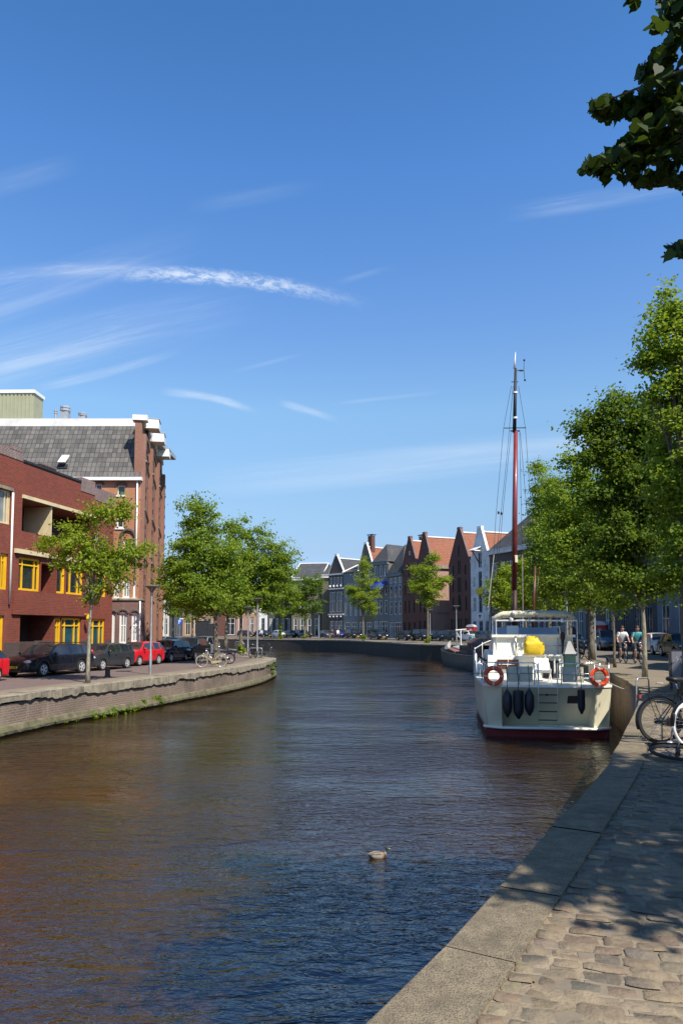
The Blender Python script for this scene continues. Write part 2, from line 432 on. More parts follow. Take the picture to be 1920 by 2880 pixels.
mt = {}
mt['leaf'] = leaf_mat('lime_leaf', (.105, .180, .016), (.205, .310, .032), (.350, .440, .065), .52)
mt['leaf_dark'] = leaf_mat('dark_lime_leaf', (.058, .108, .013), (.116, .194, .022), (.228, .310, .040), .47)
mt['leaf_yellow'] = leaf_mat('spring_leaf', (.140, .215, .016), (.255, .345, .030), (.390, .460, .060), .52)
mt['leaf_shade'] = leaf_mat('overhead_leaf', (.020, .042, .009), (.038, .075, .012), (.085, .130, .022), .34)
mt['bark'] = bark_mat('bark', (.16, .135, .10)); mt['bark_pale'] = bark_mat('pale_bark', (.30, .27, .20))
mt['brick_red'] = brick_mat('red_brick', (.285, .046, .021), (.165, .029, .016), (.19, .085, .058), bw=.26, bh=.085, ms=.016, stain=.3, stain_col=(.10, .03, .025))
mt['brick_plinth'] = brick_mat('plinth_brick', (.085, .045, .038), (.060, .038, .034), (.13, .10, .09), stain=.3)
mt['brick_band'] = brick_mat('weathered_parapet_brick', (.16, .055, .045), (.10, .045, .04), (.35, .30, .28), stain=.6, ms=.018)
mt['brick_orange'] = brick_mat('orange_brick', (.50, .185, .085), (.40, .135, .065), (.40, .28, .18), stain=.3)
mt['brick_orange_dim'] = brick_mat('dimmed_orange_brick', (.33, .128, .075), (.25, .098, .06), (.24, .18, .14), stain=.4)  # orange brick darkened: the canal front's weaker sun is put into its colour
mt['brick_annex'] = brick_mat('annex_brick', (.205, .095, .075), (.15, .072, .06), (.24, .19, .17), stain=.35)
mt['brick_far'] = brick_mat('far_red_brick', (.15, .050, .036), (.11, .038, .028), (.125, .080, .064), stain=.4)
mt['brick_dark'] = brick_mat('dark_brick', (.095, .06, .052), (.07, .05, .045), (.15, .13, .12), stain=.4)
mt['brick_olive'] = brick_mat('olive_brick', (.17, .145, .095), (.13, .115, .08), (.22, .20, .15), stain=.4)
mt['brick_pale'] = brick_mat('pale_red_brick', (.42, .22, .16), (.34, .17, .125), (.4, .32, .26), stain=.3)
mt['brick_grey'] = brick_mat('grey_brick', (.19, .195, .195), (.15, .155, .16), (.24, .24, .23), stain=.3)
mt['plaster_white'] = M('white_plaster', (.66, .67, .68), .8, var=.08, scale=1.5, dirt=(.46, .46, .45), bump=.1)
mt['plaster_grey'] = M('grey_plaster', (.18, .205, .22), .8, var=.12, scale=1.2, dirt=(.13, .145, .155))
mt['plaster_blue'] = M('blue_grey_plaster', (.16, .20, .25), .75, var=.1, scale=1.2, dirt=(.12, .15, .18))
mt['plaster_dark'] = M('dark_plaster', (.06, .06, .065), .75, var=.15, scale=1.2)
mt['plaster_cream'] = M('cream_plaster', (.62, .56, .42), .8, var=.08, scale=1.4, dirt=(.45, .4, .3))
mt['tile_orange'] = tile_mat('orange_pantile', (.37, .135, .070), (.28, .095, .05), (.11, .045, .03), moss=(.20, .085, .05))
mt['tile_slate'] = tile_mat('dark_pantile', (.075, .078, .085), (.055, .057, .064), (.02, .02, .02), moss=(.11, .11, .11))
mt['tile_grey'] = tile_mat('weathered_grey_tile', (.175, .165, .15), (.070, .067, .063), (.014, .013, .012), tw=.30, th=.42, wave=False, moss=(.15, .14, .125), offset=.0)
mt['white'] = M('white_paint', (.80, .79, .75), .45, var=.05, scale=1.5, dirt=(.62, .6, .55))
mt['white_clean'] = M('clean_white_paint', (.82, .81, .77), .35, var=.03, scale=1.5)
mt['yellow'] = M('yellow_paint', (.82, .48, .018), .4, var=.08, scale=2.0)
mt['cream'] = M('cream_paint', (.66, .56, .33), .6, var=.08, scale=2.0, dirt=(.5, .42, .26))
mt['stone'] = M('weathered_stone', (.27, .235, .175), .9, var=.28, scale=3.4, bump=.7, bscale=22, dirt=(.12, .105, .08))
mt['concrete_edge'] = None
mt['glass'] = glass_mat('dark_glass', (.016, .019, .023))
mt['glass_teal'] = glass_mat('teal_curtain_glass', (.015, .065, .085), .08, (.022, .10, .125))
mt['glass_pale'] = glass_mat('curtained_glass', (.16, .17, .17), .06, (.30, .31, .30))
mt['black'] = M('black_paint', (.018, .018, .02), .4, var=.2)
mt['rubber'] = M('black_rubber', (.022, .022, .024), .75, var=.2, scale=6)
mt['galv'] = M('galvanised_steel', (.42, .43, .43), .42, .7, var=.15, scale=5)
mt['steel'] = M('bright_steel', (.62, .62, .62), .25, 1.0, var=.1, scale=4)
mt['dark_metal'] = M('dark_metal', (.05, .05, .055), .45, .5, var=.2)
mt['zinc'] = M('zinc_sheet', (.40, .42, .44), .5, .3, var=.12, scale=2)
mt['wood_dark'] = M('dark_timber', (.05, .03, .025), .7, var=.3, scale=4)
mt['corrugated'] = M('olive_cladding', (.36, .36, .23), .6, var=.06, scale=1)

def coping_mat():
    m, t, bs, out = new_mat('worn_aggregate_concrete'); P = node(t, 'ShaderNodeNewGeometry').outputs['Position']
    n1 = noise(t, P, 95, 3.0, .7); n2 = noise(t, P, 6.5, 6.0, .7); n3 = noise(t, P, 1.1, 4.0, .6); v = node(t, 'ShaderNodeTexVoronoi', {'Vector': P, 'Scale': 70.0})
    col = mixc(t, ramp(t, n2.outputs[0], .3, .7), (.235, .192, .126), (.40, .325, .21))
    col = mixc(t, ramp(t, n1.outputs[0], .46, .66, 0, .75), col, (.105, .085, .06)); col = mixc(t, ramp(t, v.outputs[0], .0, .28, .35, 0), col, (.40, .34, .25))
    col = mixc(t, ramp(t, n3.outputs[0], .50, .66, 0, .7), col, (.15, .125, .085)); n4 = noise(t, P, 24, 4.0, .7); col = mixc(t, ramp(t, n4.outputs[0], .55, .70, 0, .6), col, (.14, .115, .08))
    setc(t, bs, 'Base Color', col); setc(t, bs, 'Roughness', .92)
    h = mth(t, 'ADD', n1.outputs[0], mth(t, 'MULTIPLY', n2.outputs[0], .9)); bp = node(t, 'ShaderNodeBump', {'Strength': 1.0, 'Distance': .022, 'Height': h}); setc(t, bs, 'Normal', bp.outputs[0]); return m
mt['concrete_edge'] = coping_mat()
# ------------------------------------------------------------------ the setting: water, quays, streets
ZW, ZL = -1.82, -0.50          # water level; level of the far-side (west) street
def catmull(pts, step=1.0):
    out = []; P = [Vector((p[0], p[1], 0)) for p in pts]; P = [P[0] * 2 - P[1]] + P + [P[-1] * 2 - P[-2]]
    for i in range(1, len(P) - 2):
        n = max(2, int((P[i + 1] - P[i]).length / step))
        for k in range(n):
            t = k / n; a, b, c, d = P[i - 1], P[i], P[i + 1], P[i + 2]
            out.append(.5 * ((2 * b) + (c - a) * t + (2 * a - 5 * b + 4 * c - d) * t * t + (3 * b - a - 3 * c + d) * t ** 3))
    out.append(P[-2]); return out
EDGE = catmull([(-9.5, -14), (-4.4, -5), (-1.6, 0), (.096, 3.04), (1.06, 4.75), (2.98, 8.28), (3.78, 9.9), (6.07, 14.8), (8.0, 19.1), (8.65, 21.2), (9.6, 24.5), (11.4, 33),
                (12.6, 42), (13.9, 54), (15.0, 64), (14.2, 71.5), (11.4, 78), (8.2, 83.0), (5.7, 94.0), (2.2, 106.0), (-3.5, 114), (-11, 122), (-26, 131), (-60, 143), (-150, 170), (-320, 215)], .8)
LEDGE = catmull([(-30, -46), (-19, -6), (-14.4, 10), (-12.4, 17.6), (-11.0, 22.9), (-10.35, 26.2), (-9.3, 29.5), (-8.06, 33.6), (-6.55, 38.9), (-5.35, 44.9), (-5.0, 50.2), (-5.1, 54.4), (-6.3, 57.2), (-7.9, 63),
                 (-9.8, 73), (-13.5, 81), (-22, 88), (-45, 97), (-110, 118), (-300, 170)], .8)
def normals(path, side):
    N = []
    for i in range(len(path)):
        d = (path[min(i + 1, len(path) - 1)] - path[max(i - 1, 0)]).normalized(); N.append(Vector((d.y, -d.x, 0)) * side)
    return N
EN = normals(EDGE, 1); LN = normals(LEDGE, -1)
def off(path, N, o, z): return [Vector((p.x + n.x * o, p.y + n.y * o, z)) for p, n in zip(path, N)]
def strip(mb, A, B):
    for i in range(len(A) - 1): mb.poly([A[i], A[i + 1], B[i + 1], B[i]])

# water: turbid brown canal water, its surface broken by wind ripples
def water_mat():
    m, t, bs, out = new_mat('canal_water')
    P = node(t, 'ShaderNodeNewGeometry').outputs['Position']
    n = noise(t, P, .16, 4.0, .6)
    col = mixc(t, ramp(t, n.outputs[0], .3, .7), (.029, .0140, .0015), (.024, .0130, .0020))
    setc(t, bs, 'Base Color', col); setc(t, bs, 'Roughness', .05); setc(t, bs, 'IOR', 1.92); setc(t, bs, 'Specular IOR Level', .5)
    rot = node(t, 'ShaderNodeMapping', {'Vector': P, 'Rotation': (0, 0, R(14)), 'Scale': (.75, 1.5, 1)}).outputs[0]
    w1 = noise(t, rot, 1.5, 2.0, .5, .5); w2 = noise(t, rot, 4.2, 3.0, .55, .6); w3 = noise(t, rot, 11.0, 2.0, .5, .3)
    gust = ramp(t, noise(t, node(t, 'ShaderNodeMapping', {'Vector': P, 'Scale': (.16, .30, 1)}).outputs[0], 1.0, 3.0).outputs[0], .36, .62, .50, 1.35)
    h = mth(t, 'ADD', mth(t, 'MULTIPLY', w1.outputs[0], .5), mth(t, 'MULTIPLY', w2.outputs[0], .42))
    h = mth(t, 'MULTIPLY', mth(t, 'MULTIPLY_ADD', w3.outputs[0], .12, h), gust)
    bp = node(t, 'ShaderNodeBump', {'Strength': 1.0, 'Distance': .09, 'Height': h}); setc(t, bs, 'Normal', bp.outputs[0])
    return m
mt['water'] = water_mat()
b = MB(); b.poly([(-340, -60, ZW), (60, -60, ZW), (60, 260, ZW), (-340, 260, ZW)])
tag(b.build('water', mt['water']), 'rippled brown canal water reflecting buildings and sky', kind='structure')

def setts_mat(name, c1, c2, c3, bw, bh, ang=0.0):
    m, t, bs, out = new_mat(name); P = node(t, 'ShaderNodeNewGeometry').outputs['Position']
    wob = noise(t, P, 3.0, 2.0); pv = vmth(t, 'ADD', P, vmth(t, 'SCALE', wob.outputs[1])); pv.node.inputs[1].links[0].from_node.inputs[3].default_value = .05
    mp = node(t, 'ShaderNodeMapping', {'Vector': pv, 'Rotation': (0, 0, ang)}).outputs[0]
    b = node(t, 'ShaderNodeTexBrick', {'Vector': mp, 'Color1': c4(c1), 'Color2': c4(c2), 'Mortar': c4(c3), 'Scale': 1.0, 'Mortar Size': .012, 'Mortar Smooth': .4, 'Brick Width': bw, 'Row Height': bh})
    n = noise(t, P, .7, 6.0, .65); n2 = noise(t, P, 14, 4.0)
    col = mixc(t, ramp(t, n.outputs[0], .4, .7, 0, .6), b.outputs[0], c3); col = mixc(t, ramp(t, n2.outputs[0], .35, .7, 0, .35), col, tuple(x * .6 for x in c1))
    setc(t, bs, 'Base Color', col); setc(t, bs, 'Roughness', .88)
    bp = node(t, 'ShaderNodeBump', {'Strength': .5, 'Distance': .02, 'Height': mth(t, 'MULTIPLY_ADD', b.outputs[1], -1.0, mth(t, 'MULTIPLY', n2.outputs[0], .5))}); setc(t, bs, 'Normal', bp.outputs[0])
    return m
mt['paver'] = setts_mat('tan_pavers', (.235, .19, .135), (.18, .15, .11), (.28, .23, .155), .30, .15, .2)
mt['street_grey'] = setts_mat('grey_clinker_street', (.165, .14, .115), (.13, .115, .095), (.21, .18, .135), .21, .09, .6)
mt['street_purple'] = setts_mat('purple_clinker_street', (.165, .115, .105), (.125, .092, .088), (.20, .155, .135), .21, .085, .3)
mt['earth'] = M('ground_sand', (.265, .21, .14), .95, var=.25, scale=5, bump=.6, bscale=60, dirt=(.19, .155, .11))
mt['quay_brick'] = brick_mat('quay_wall_brick', (.235, .15, .115), (.18, .12, .10), (.26, .22, .17), bw=.26, bh=.085, stain=.8, stain_col=(.085, .075, .05), ms=.02)
mt['quay_dark'] = brick_mat('dark_quay_brick', (.050, .040, .032), (.038, .032, .027), (.085, .072, .058), bw=.24, bh=.075, stain=.5, stain_col=(.05, .05, .035))
mt['moss_stone'] = M('mossy_stone', (.135, .12, .072), .9, var=.35, scale=2.5, bump=.5, dirt=(.10, .13, .04))

# east quay, street and pavements
def street_strip(name, o0, o1, z0, z1, mat, label, lift=0.0):
    b = MB(); strip(b, off(EDGE, EN, o0, z0), off(EDGE, EN, o1, z1)); return tag(b.build(name, mat), label, kind='structure')
street_strip('pavement', .35, 2.4, -.004, -.004, mt['paver'], 'tan stone pavement along the quay')
street_strip('road', 2.4, 9.4, -.008, -.008, mt['street_grey'], 'grey brick paved quay road')
b = MB(); A = off(EDGE, EN, 9.4, .12); strip(b, off(EDGE, EN, 9.4, -.05), A); strip(b, A, off(EDGE, EN, 9.58, .12)); tag(b.build('kerb', mt['stone']), 'pale stone kerb', kind='structure')
street_strip('sidewalk_surface', 9.58, 13.0, .116, .116, mt['street_grey'], 'brick footpath in front of the canal houses')
b = MB(); A = off(EDGE, EN, 13.0, .11); Bp = [Vector((0, 60, 0)) + (Vector((p.x, p.y, 0)) - Vector((0, 60, 0))).normalized() * 3500 + Vector((0, 0, -.5)) for p in A]; strip(b, A, Bp)
tag(b.build('ground', mt['street_grey']), 'town ground beyond the houses', kind='structure')
# flush tree-pit kerb line seen behind the first trees
b = MB(); strip(b, off(EDGE, EN, 2.28, .002), off(EDGE, EN, 2.45, .002)); tag(b.build('kerb_line', mt['stone']), 'pale flush kerb line beside the trees', kind='structure')

# sand bed and real setts beside the camera
def near_setts():
    rng = random.Random(5); V = []; Fc = []; C = []
    d0 = Vector((.56, 1, 0)).normalized()
    pal = [(.215, .165, .105), (.18, .138, .09), (.245, .195, .122), (.16, .132, .098), (.215, .172, .115), (.265, .212, .135), (.195, .142, .092), (.15, .128, .10), (.225, .172, .108)]
    G = 5
    def stone(P, L, Wd, dx, dy, cidx):
        base = len(V); hx = [-.5, -.40, 0, .40, .5]
        jit = [[rng.uniform(-.006, .006) for _ in range(2)] for _ in range(4)]; tz = rng.uniform(-.006, .006); tl = rng.uniform(-.011, .011); tw = rng.uniform(-.010, .010)
        col = pal[cidx]; k = rng.uniform(.8, 1.18); cj = tuple(c * k * rng.uniform(.95, 1.05) for c in col)
        for i in range(G):
            for j in range(G):
                a, c = hx[i], hx[j]; edge = (i in (0, 4)) + (j in (0, 4))
                rx = (.010 if edge == 2 else 0)
                q = P + dx * (a * L - math.copysign(rx, a) * (edge == 2)) + dy * (c * Wd - math.copysign(rx * .6, c) * (edge == 2))
                q = q + dx * rng.uniform(-.005, .005) + dy * rng.uniform(-.005, .005)
                z = .002 + tz + a * tl + c * tw + rng.uniform(-.0015, .0015) - (.008 if edge else 0)
                V.append((q.x, q.y, z)); C.append(cj)
        for i in range(G - 1):
            for j in range(G - 1):
                a = base + i * G + j; Fc.append((a, a + G, a + G + 1, a + 1))
    # rows run across the quay, one course after another along the edge
    s = 0.0; k = 0
    acc = [0.0]
    for i in range(len(EDGE) - 1): acc.append(acc[-1] + (EDGE[i + 1] - EDGE[i]).length)
    def along(s):
        for i in range(len(acc) - 1):
            if acc[i + 1] >= s: f = (s - acc[i]) / (acc[i + 1] - acc[i]); return EDGE[i].lerp(EDGE[i + 1], f), EN[i].lerp(EN[i + 1], f).normalized(), (EDGE[i + 1] - EDGE[i]).normalized()
    s0 = next(acc[i] for i in range(len(EDGE)) if EDGE[i].y > 1.0); s1 = next(acc[i] for i in range(len(EDGE)) if EDGE[i].y > 20.0)
    s = s0
    while s < s1:
        rw = rng.uniform(.100, .124); p, n, tdir = along(s + rw / 2)
        # a gentle skew so that the courses lie nearly square to the view
        n = (n + tdir * .22).normalized(); w = Vector((-n.y, n.x, 0))
        o = .35
        rowW = 2.4 if s > s0 + 14 else 5.2
        first = True
        while o < rowW:
            L = rng.uniform(.11, .16) if first else rng.uniform(.14, .235)
            first = False
            if o + L > rowW + .3: break
            stone(p + n * (o + L / 2), L - .016, rw - .014, n, w, rng.randrange(len(pal))); o += L
        s += rw * 1.0
    me = bpy.data.meshes.new('setts'); me.from_pydata(V, [], Fc); me.update()
    ca = me.color_attributes.new('stone_colour', 'FLOAT_COLOR', 'POINT'); ca.data.foreach_set('color', np.array([c + (1.0,) for c in C], dtype=np.float32).ravel())
    me.polygons.foreach_set('use_smooth', [True] * len(me.polygons))
    m, t, bs, out = new_mat('worn_setts'); at_ = node(t, 'ShaderNodeAttribute', attribute_name='stone_colour'); P = node(t, 'ShaderNodeNewGeometry').outputs['Position']
    n = noise(t, P, 26, 6.0, .65); n2 = noise(t, P, 5.0, 5.0, .6)
    col = mixc(t, ramp(t, n.outputs[0], .35, .7, 0, .4), at_.outputs[0], (.085, .07, .055)); col = mixc(t, ramp(t, n2.outputs[0], .46, .64, 0, .8), col, (.26, .205, .135))
    setc(t, bs, 'Base Color', col); setc(t, bs, 'Roughness', .86)
    bp = node(t, 'ShaderNodeBump', {'Strength': .8, 'Distance': .022, 'Height': n.outputs[0]}); setc(t, bs, 'Normal', bp.outputs[0])
    me.materials.append(m); o = bpy.data.objects.new('stone_setts', me); COL.objects.link(o); tag(o, 'worn tan and purple stone setts paving the quay', kind='structure')
near_setts()
def sand_bed():
    rng = random.Random(2); b = MB(); E2 = [i for i in range(len(EDGE)) if 0 < EDGE[i].y < 21]
    rows = []
    for i in E2:
        for k in (range(10)):
            p = EDGE[i].lerp(EDGE[min(i + 1, len(EDGE) - 1)], k / 10); n = EN[i]
            rows.append([Vector((p.x + n.x * o, p.y + n.y * o, -.0050 + rng.uniform(-.0055, .006))) for o in [.33 + .075 * j for j in range(54)]])
    for r0, r1 in zip(rows, rows[1:]):
        strip(b, r0, r1)
    tag(b.build('sand_surface', mt['earth'], smooth=True, fix=False), 'pale sand filling the joints between the setts', kind='structure')
sand_bed()

# quay walls with their coping
def quay(path, N, i0, i1, ztop, mat_wall, mat_cope, label, cw=.35, ledge=False, over=.04, zb=-2.8, ch=.17):
    P, n = path[i0:i1], N[i0:i1]
    w = MB(); strip(w, off(P, n, 0, zb), off(P, n, 0, ztop - ch + .10))
    root = w.build('quay_wall', mat_wall); tag(root, label, 'quay wall')
    if ch > .2:
        Pd, nd = [], []
        for i in range(len(P) - 1):
            m_ = 6 if P[i].length < 75 else 1
            for q in range(m_): Pd.append(P[i].lerp(P[i + 1], q / m_)); nd.append(n[i].lerp(n[i + 1], q / m_).normalized())
        P, n = Pd + [P[-1]], nd + [n[-1]]
    c = MB(); walk = 0.0; prof = [(-over * .3, ztop - ch), (-over, ztop - ch + .02), (-over, ztop - .012), (-over + .015, ztop), (cw, ztop + .002), (cw, ztop - .05)]
    rng = random.Random(3)
    rings = []
    for a, nn in zip(P, n):
        j = rng.uniform(-.012, .012) * (1 if ch < .2 else 2.2); walk = max(0, min(.15, walk + rng.uniform(-.035, .035) + (rng.choice((-.07, .07)) if rng.random() < .12 else 0))); jz = walk if ch > .2 else 0
        rings.append([Vector((a.x + nn.x * (o + (j if o < 0 else 0)), a.y + nn.y * (o + (j if o < 0 else 0)), z + (rng.uniform(-.006, .006) if o < .1 else 0) + (jz if z < ztop - .1 and o < .1 else 0))) for o, z in prof])
    k = 0
    while k < len(rings) - 1:
        e = min(len(rings) - 1, k + (rng.choice((1, 2, 2, 3)) if ch < .2 else rng.choice((9, 14, 20)))); seg = rings[k:e + 1]
        if (seg[0][0] - Vector((0, 0, seg[0][0].z))).length < 70:
            d0 = (seg[1][0] - seg[0][0]).normalized() * .006; d1 = (seg[-1][0] - seg[-2][0]).normalized() * .006; dz = Vector((0, 0, rng.uniform(-.006, .006)))
            seg = [[q + d0 + dz for q in seg[0]]] + [[q + dz for q in r_] for r_ in seg[1:-1]] + [[q - d1 + dz for q in seg[-1]]]
        c.loft(seg, closed=False, cap=False); k = e
    c.build('coping', mat_cope, root)
    j_ = MB(); strip(j_, off(P, n, -over + .012, ztop - .03), off(P, n, cw - .01, ztop - .03)); j_.build('coping_joint', mt['moss_stone'], root)
    if ledge:
        l = MB(); prof = [(-.01, ZW + .40), (-.10, ZW + .36), (-.16, ZW + .20), (-.15, ZW + .11), (-.02, ZW + .08), (.03, ZW - .3)]
        l.loft([[Vector((a.x + nn.x * (o + rng.uniform(-.01, .01)), a.y + nn.y * o, z + rng.uniform(-.012, .012))) for o, z in prof] for a, nn in zip(P, n)], closed=False, cap=False)
        l.build('footing_ledge', mt['moss_stone'], root)
    return root
iS = next(i for i in range(len(EDGE)) if EDGE[i].y > 66)
quay(EDGE, EN, 0, iS + 1, 0.012, mt['quay_brick'], mt['concrete_edge'], 'brick quay wall with broad concrete coping beside the moored cruiser')
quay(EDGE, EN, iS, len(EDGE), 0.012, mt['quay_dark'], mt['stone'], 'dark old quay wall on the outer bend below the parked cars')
LCUT = next(i for i in range(len(LEDGE)) if LEDGE[i].y > 56.0)
quay(LEDGE, LN, 0, LCUT + 1, ZL + .012, mt['quay_brick'], mt['stone'], 'sunlit brick quay wall with mossy footing and weeds', cw=.75, ledge=True, over=.09, ch=.36)
quay(LEDGE, LN, LCUT, len(LEDGE), ZL + .012, mt['quay_dark'], mt['stone'], 'shaded quay wall rounding the tip of the bank', cw=.6, over=.06, ch=.3)  # same wall as the sunlit stretch; shade put into its darker brick
# west bank street
inner = [(p.x, p.y) for p in off(LEDGE, LN, .7, 0)]
poly = inner + [(-400, 170), (-400, -80), (-60, -80)]
b = MB(); tri = tessellate_polygon([[Vector((x, y, 0)) for x, y in poly]]); b.add([(x, y, ZL - .004) for x, y in poly], [tuple(t) for t in tri])
tag(b.build('road', mt['street_purple']), 'purple brown brick street beside the canal', kind='structure')
def left_off(o0, o1, z, ya, yb):
    idx = [i for i in range(len(LEDGE)) if ya < LEDGE[i].y < yb and i < LCUT + 40]
    b = MB(); strip(b, [Vector((LEDGE[i].x + LN[i].x * o0, LEDGE[i].y + LN[i].y * o0, z)) for i in idx], [Vector((LEDGE[i].x + LN[i].x * o1, LEDGE[i].y + LN[i].y * o1, z)) for i in idx]); return b
tag(left_off(.74, 1.6, ZL + .001, -20, 60).build('pavement', mt['paver']), 'narrow tan paved strip along the coping', kind='structure')
# ------------------------------------------------------------------ trees
def crown_arrays(seed, blobs, ncl, nleaf, ls, clr=.55, up=.55, keep=None, shape='diamond', shell=.62, droop=.35):
    rng = np.random.default_rng(seed)
    B = np.array([b[:6] for b in blobs], float); wgt = (B[:, 3] * B[:, 4] * B[:, 5]) ** .72; wgt /= wgt.sum()
    idx = rng.choice(len(B), ncl, p=wgt); d = rng.normal(size=(ncl, 3)); d /= np.linalg.norm(d, axis=1)[:, None]
    r = np.where(rng.random(ncl) < .78, shell + (1 - shell) * rng.random(ncl) ** .6, rng.random(ncl) ** .5 * shell)
    r *= 1 + .16 * np.sin(d[:, 0] * 5 + seed) * np.cos(d[:, 2] * 6 + seed * 2)
    cc = B[idx, :3] + d * r[:, None] * B[idx, 3:6]
    per = np.maximum(3, (nleaf / ncl * rng.uniform(.45, 1.6, ncl)).astype(int))
    ci = np.repeat(np.arange(ncl), per); n = len(ci)
    # each cluster is a spray lying outward and a little drooping
    od = d.copy(); od[:, 2] = od[:, 2] * .5 + rng.normal(0, .15, ncl) - droop * .25; od /= np.linalg.norm(od, axis=1)[:, None]
    size = clr * rng.uniform(.6, 1.35, ncl)
    t = rng.uniform(-1, 1, n); loc = rng.normal(size=(n, 3)) * np.array([.42, .42, .26])
    pos = cc[ci] + (od[ci] * t[:, None] * .85 + loc) * size[ci][:, None]
    nrm = rng.normal(size=(n, 3)) * .62 + np.array([0, 0, up]) + d[ci] * .45
    nrm /= np.linalg.norm(nrm, axis=1)[:, None]
    if keep is not None:
        k = keep(pos); pos, nrm, ci = pos[k], nrm[k], ci[k]; n = len(pos)
    a = np.cross(nrm, rng.normal(size=(n, 3))); a /= np.linalg.norm(a, axis=1)[:, None]; a[:, 2] -= droop * .5; a /= np.linalg.norm(a, axis=1)[:, None]
    b = np.cross(nrm, a); b /= np.linalg.norm(b, axis=1)[:, None]; nn = np.cross(a, b)
    L = (ls * rng.uniform(.65, 1.3, n))[:, None]
    if shape == 'heart':
        P = [(-.42, 0, 0), (-.50, .24, .03), (-.28, .46, .07), (.08, .40, .05), (.36, .14, -.01), (.62, 0, -.07), (.36, -.14, -.01), (.08, -.40, .05), (-.28, -.46, .07), (-.50, -.24, .03)]
    elif shape == 'hex':
        P = [(-.5, 0, 0), (-.22, .40, .06), (.22, .32, .03), (.58, 0, -.06), (.22, -.32, .03), (-.22, -.40, .06)]
    else:
        P = [(-.5, 0, 0), (-.05, .40, .07), (.55, 0, -.05), (-.05, -.40, .07)]
    m = len(P); V = np.empty((n, m, 3))
    for i, (x, y, z) in enumerate(P): V[:, i] = pos + L * (a * x + b * y + nn * z)
    return V.reshape(-1, 3), m, cc
def poly_mesh(name, V, m):
    n = len(V) // m; me = bpy.data.meshes.new(name)
    me.vertices.add(n * m); me.vertices.foreach_set('co', V.astype(np.float32).ravel())
    me.loops.add(n * m); me.loops.foreach_set('vertex_index', np.arange(n * m, dtype=np.int32))
    me.polygons.add(n); me.polygons.foreach_set('loop_start', np.arange(0, n * m, m, dtype=np.int32))
    try: me.polygons.foreach_set('loop_total', np.full(n, m, dtype=np.int32))
    except Exception: pass
    me.update(calc_edges=True); me.validate(); return me
def tree(label, loc, H, blobs, seed=1, ncl=160, nleaf=9000, ls=.16, clr=.55, tr=.12, trunk_top=None, lean=(0, 0), leaf='leaf', bark='bark', limbs=22,
         group='street trees along the canal', name='street_tree', keep=None, shape='diamond', forks=None, shell=.62, kind_sprouts=0, droop=.35, cat='tree', up=.8, extra=()):
    """blobs in tree-local metres; H: height of the leading stem"""
    root = thing(name, label, cat, loc, 0, group); rng = random.Random(seed)
    if name == 'street_tree' and shape != 'heart': ls, nleaf, ncl = ls * .74, int(nleaf * 1.75), int(ncl * 1.35)
    V, m, cc = crown_arrays(seed, blobs, ncl, nleaf, ls, clr, up=up, keep=keep, shape=shape, shell=shell, droop=droop)
    for (bl_, nc_, nl_, ls_, cl_) in extra:
        V2, m2, cc2 = crown_arrays(seed + 1, bl_, nc_, nl_, ls_, cl_, up=up, keep=keep, shape=shape, shell=.2, droop=droop); V = np.concatenate([V, V2]); cc = np.concatenate([cc, cc2])
    me = poly_mesh('crown', V, m); me.materials.append(mt[leaf]); o = bpy.data.objects.new('crown', me); COL.objects.link(o); o.parent = root
    tb = MB(); T = trunk_top or H * .8; pts = []; rad = []
    zlow = min(b_[2] - b_[5] for b_ in blobs)
    for i in range(10):
        f = i / 9; pts.append((lean[0] * f * f + rng.uniform(-1, 1) * tr * .22 * (i > 0), lean[1] * f * f + rng.uniform(-1, 1) * tr * .22 * (i > 0), -.05 + T * f))
        rad.append(tr * (1.35 if i == 0 else 1.0) * (1 - .82 * f ** 1.2))
    tb.tube(pts, rad, 10)
    order = sorted([i for i in range(len(cc)) if keep is None or keep(np.array([cc[i] * .9 + 0.0, cc[i]])).all()], key=lambda _: rng.random())[:limbs]
    for k in order:
        c = Vector(cc[k]); f = min(.95, max(.28, (c.z * .62) / T)) if T > 0 else .5
        f = max(f, min(.9, zlow / T)) if zlow > 0 else f
        p0 = Vector(pts[0]).lerp(Vector(pts[-1]), f); p0.x = lean[0] * f * f; p0.y = lean[1] * f * f; p0.z = -.05 + T * f
        mid = p0.lerp(c, .5) + Vector((0, 0, (c - p0).length * .14)) + Vector((rng.uniform(-.1, .1),) * 3)
        r0 = max(.012, tr * (1 - .75 * f) * .48)
        tb.tube([p0, p0.lerp(mid, .55), mid, mid.lerp(c, .55), c], [r0, r0 * .8, r0 * .58, r0 * .36, r0 * .12], 6)
    if kind_sprouts:
        for i in range(kind_sprouts):
            pass
    tb.build('trunk', mt[bark], root, smooth=True, local=True)
    return root
# ------------------------------------------------------------------ the trees of the photograph
def pb(loc, L):
    k = loc[1] / F; out = []
    for q in L:
        px, py, rx, ry = q[:4]; dy = q[4] if len(q) > 4 else 0.0
        p = at(px, py, loc[1] + dy); out.append((p.x - loc[0], dy, p.z - loc[2], rx * k, max(rx, ry) * k * (q[5] if len(q) > 5 else .85), ry * k))
    return out
def base(px, Y, z): p = at(px, 1770, Y); return Vector((p.x, Y, z))
def in_poly(x, y, P):
    c = np.zeros(len(x), bool); j = len(P) - 1
    for i in range(len(P)):
        (xi, yi), (xj, yj) = P[i], P[j]
        c ^= ((yi > y) != (yj > y)) & (x < (xj - xi) * (y - yi) / (yj - yi + 1e-12) + xi); j = i
    return c
GE, GW, GN = 'lime trees along the cruiser quay', 'trees on the opposite bank', 'trees on the outer bend of the quay'
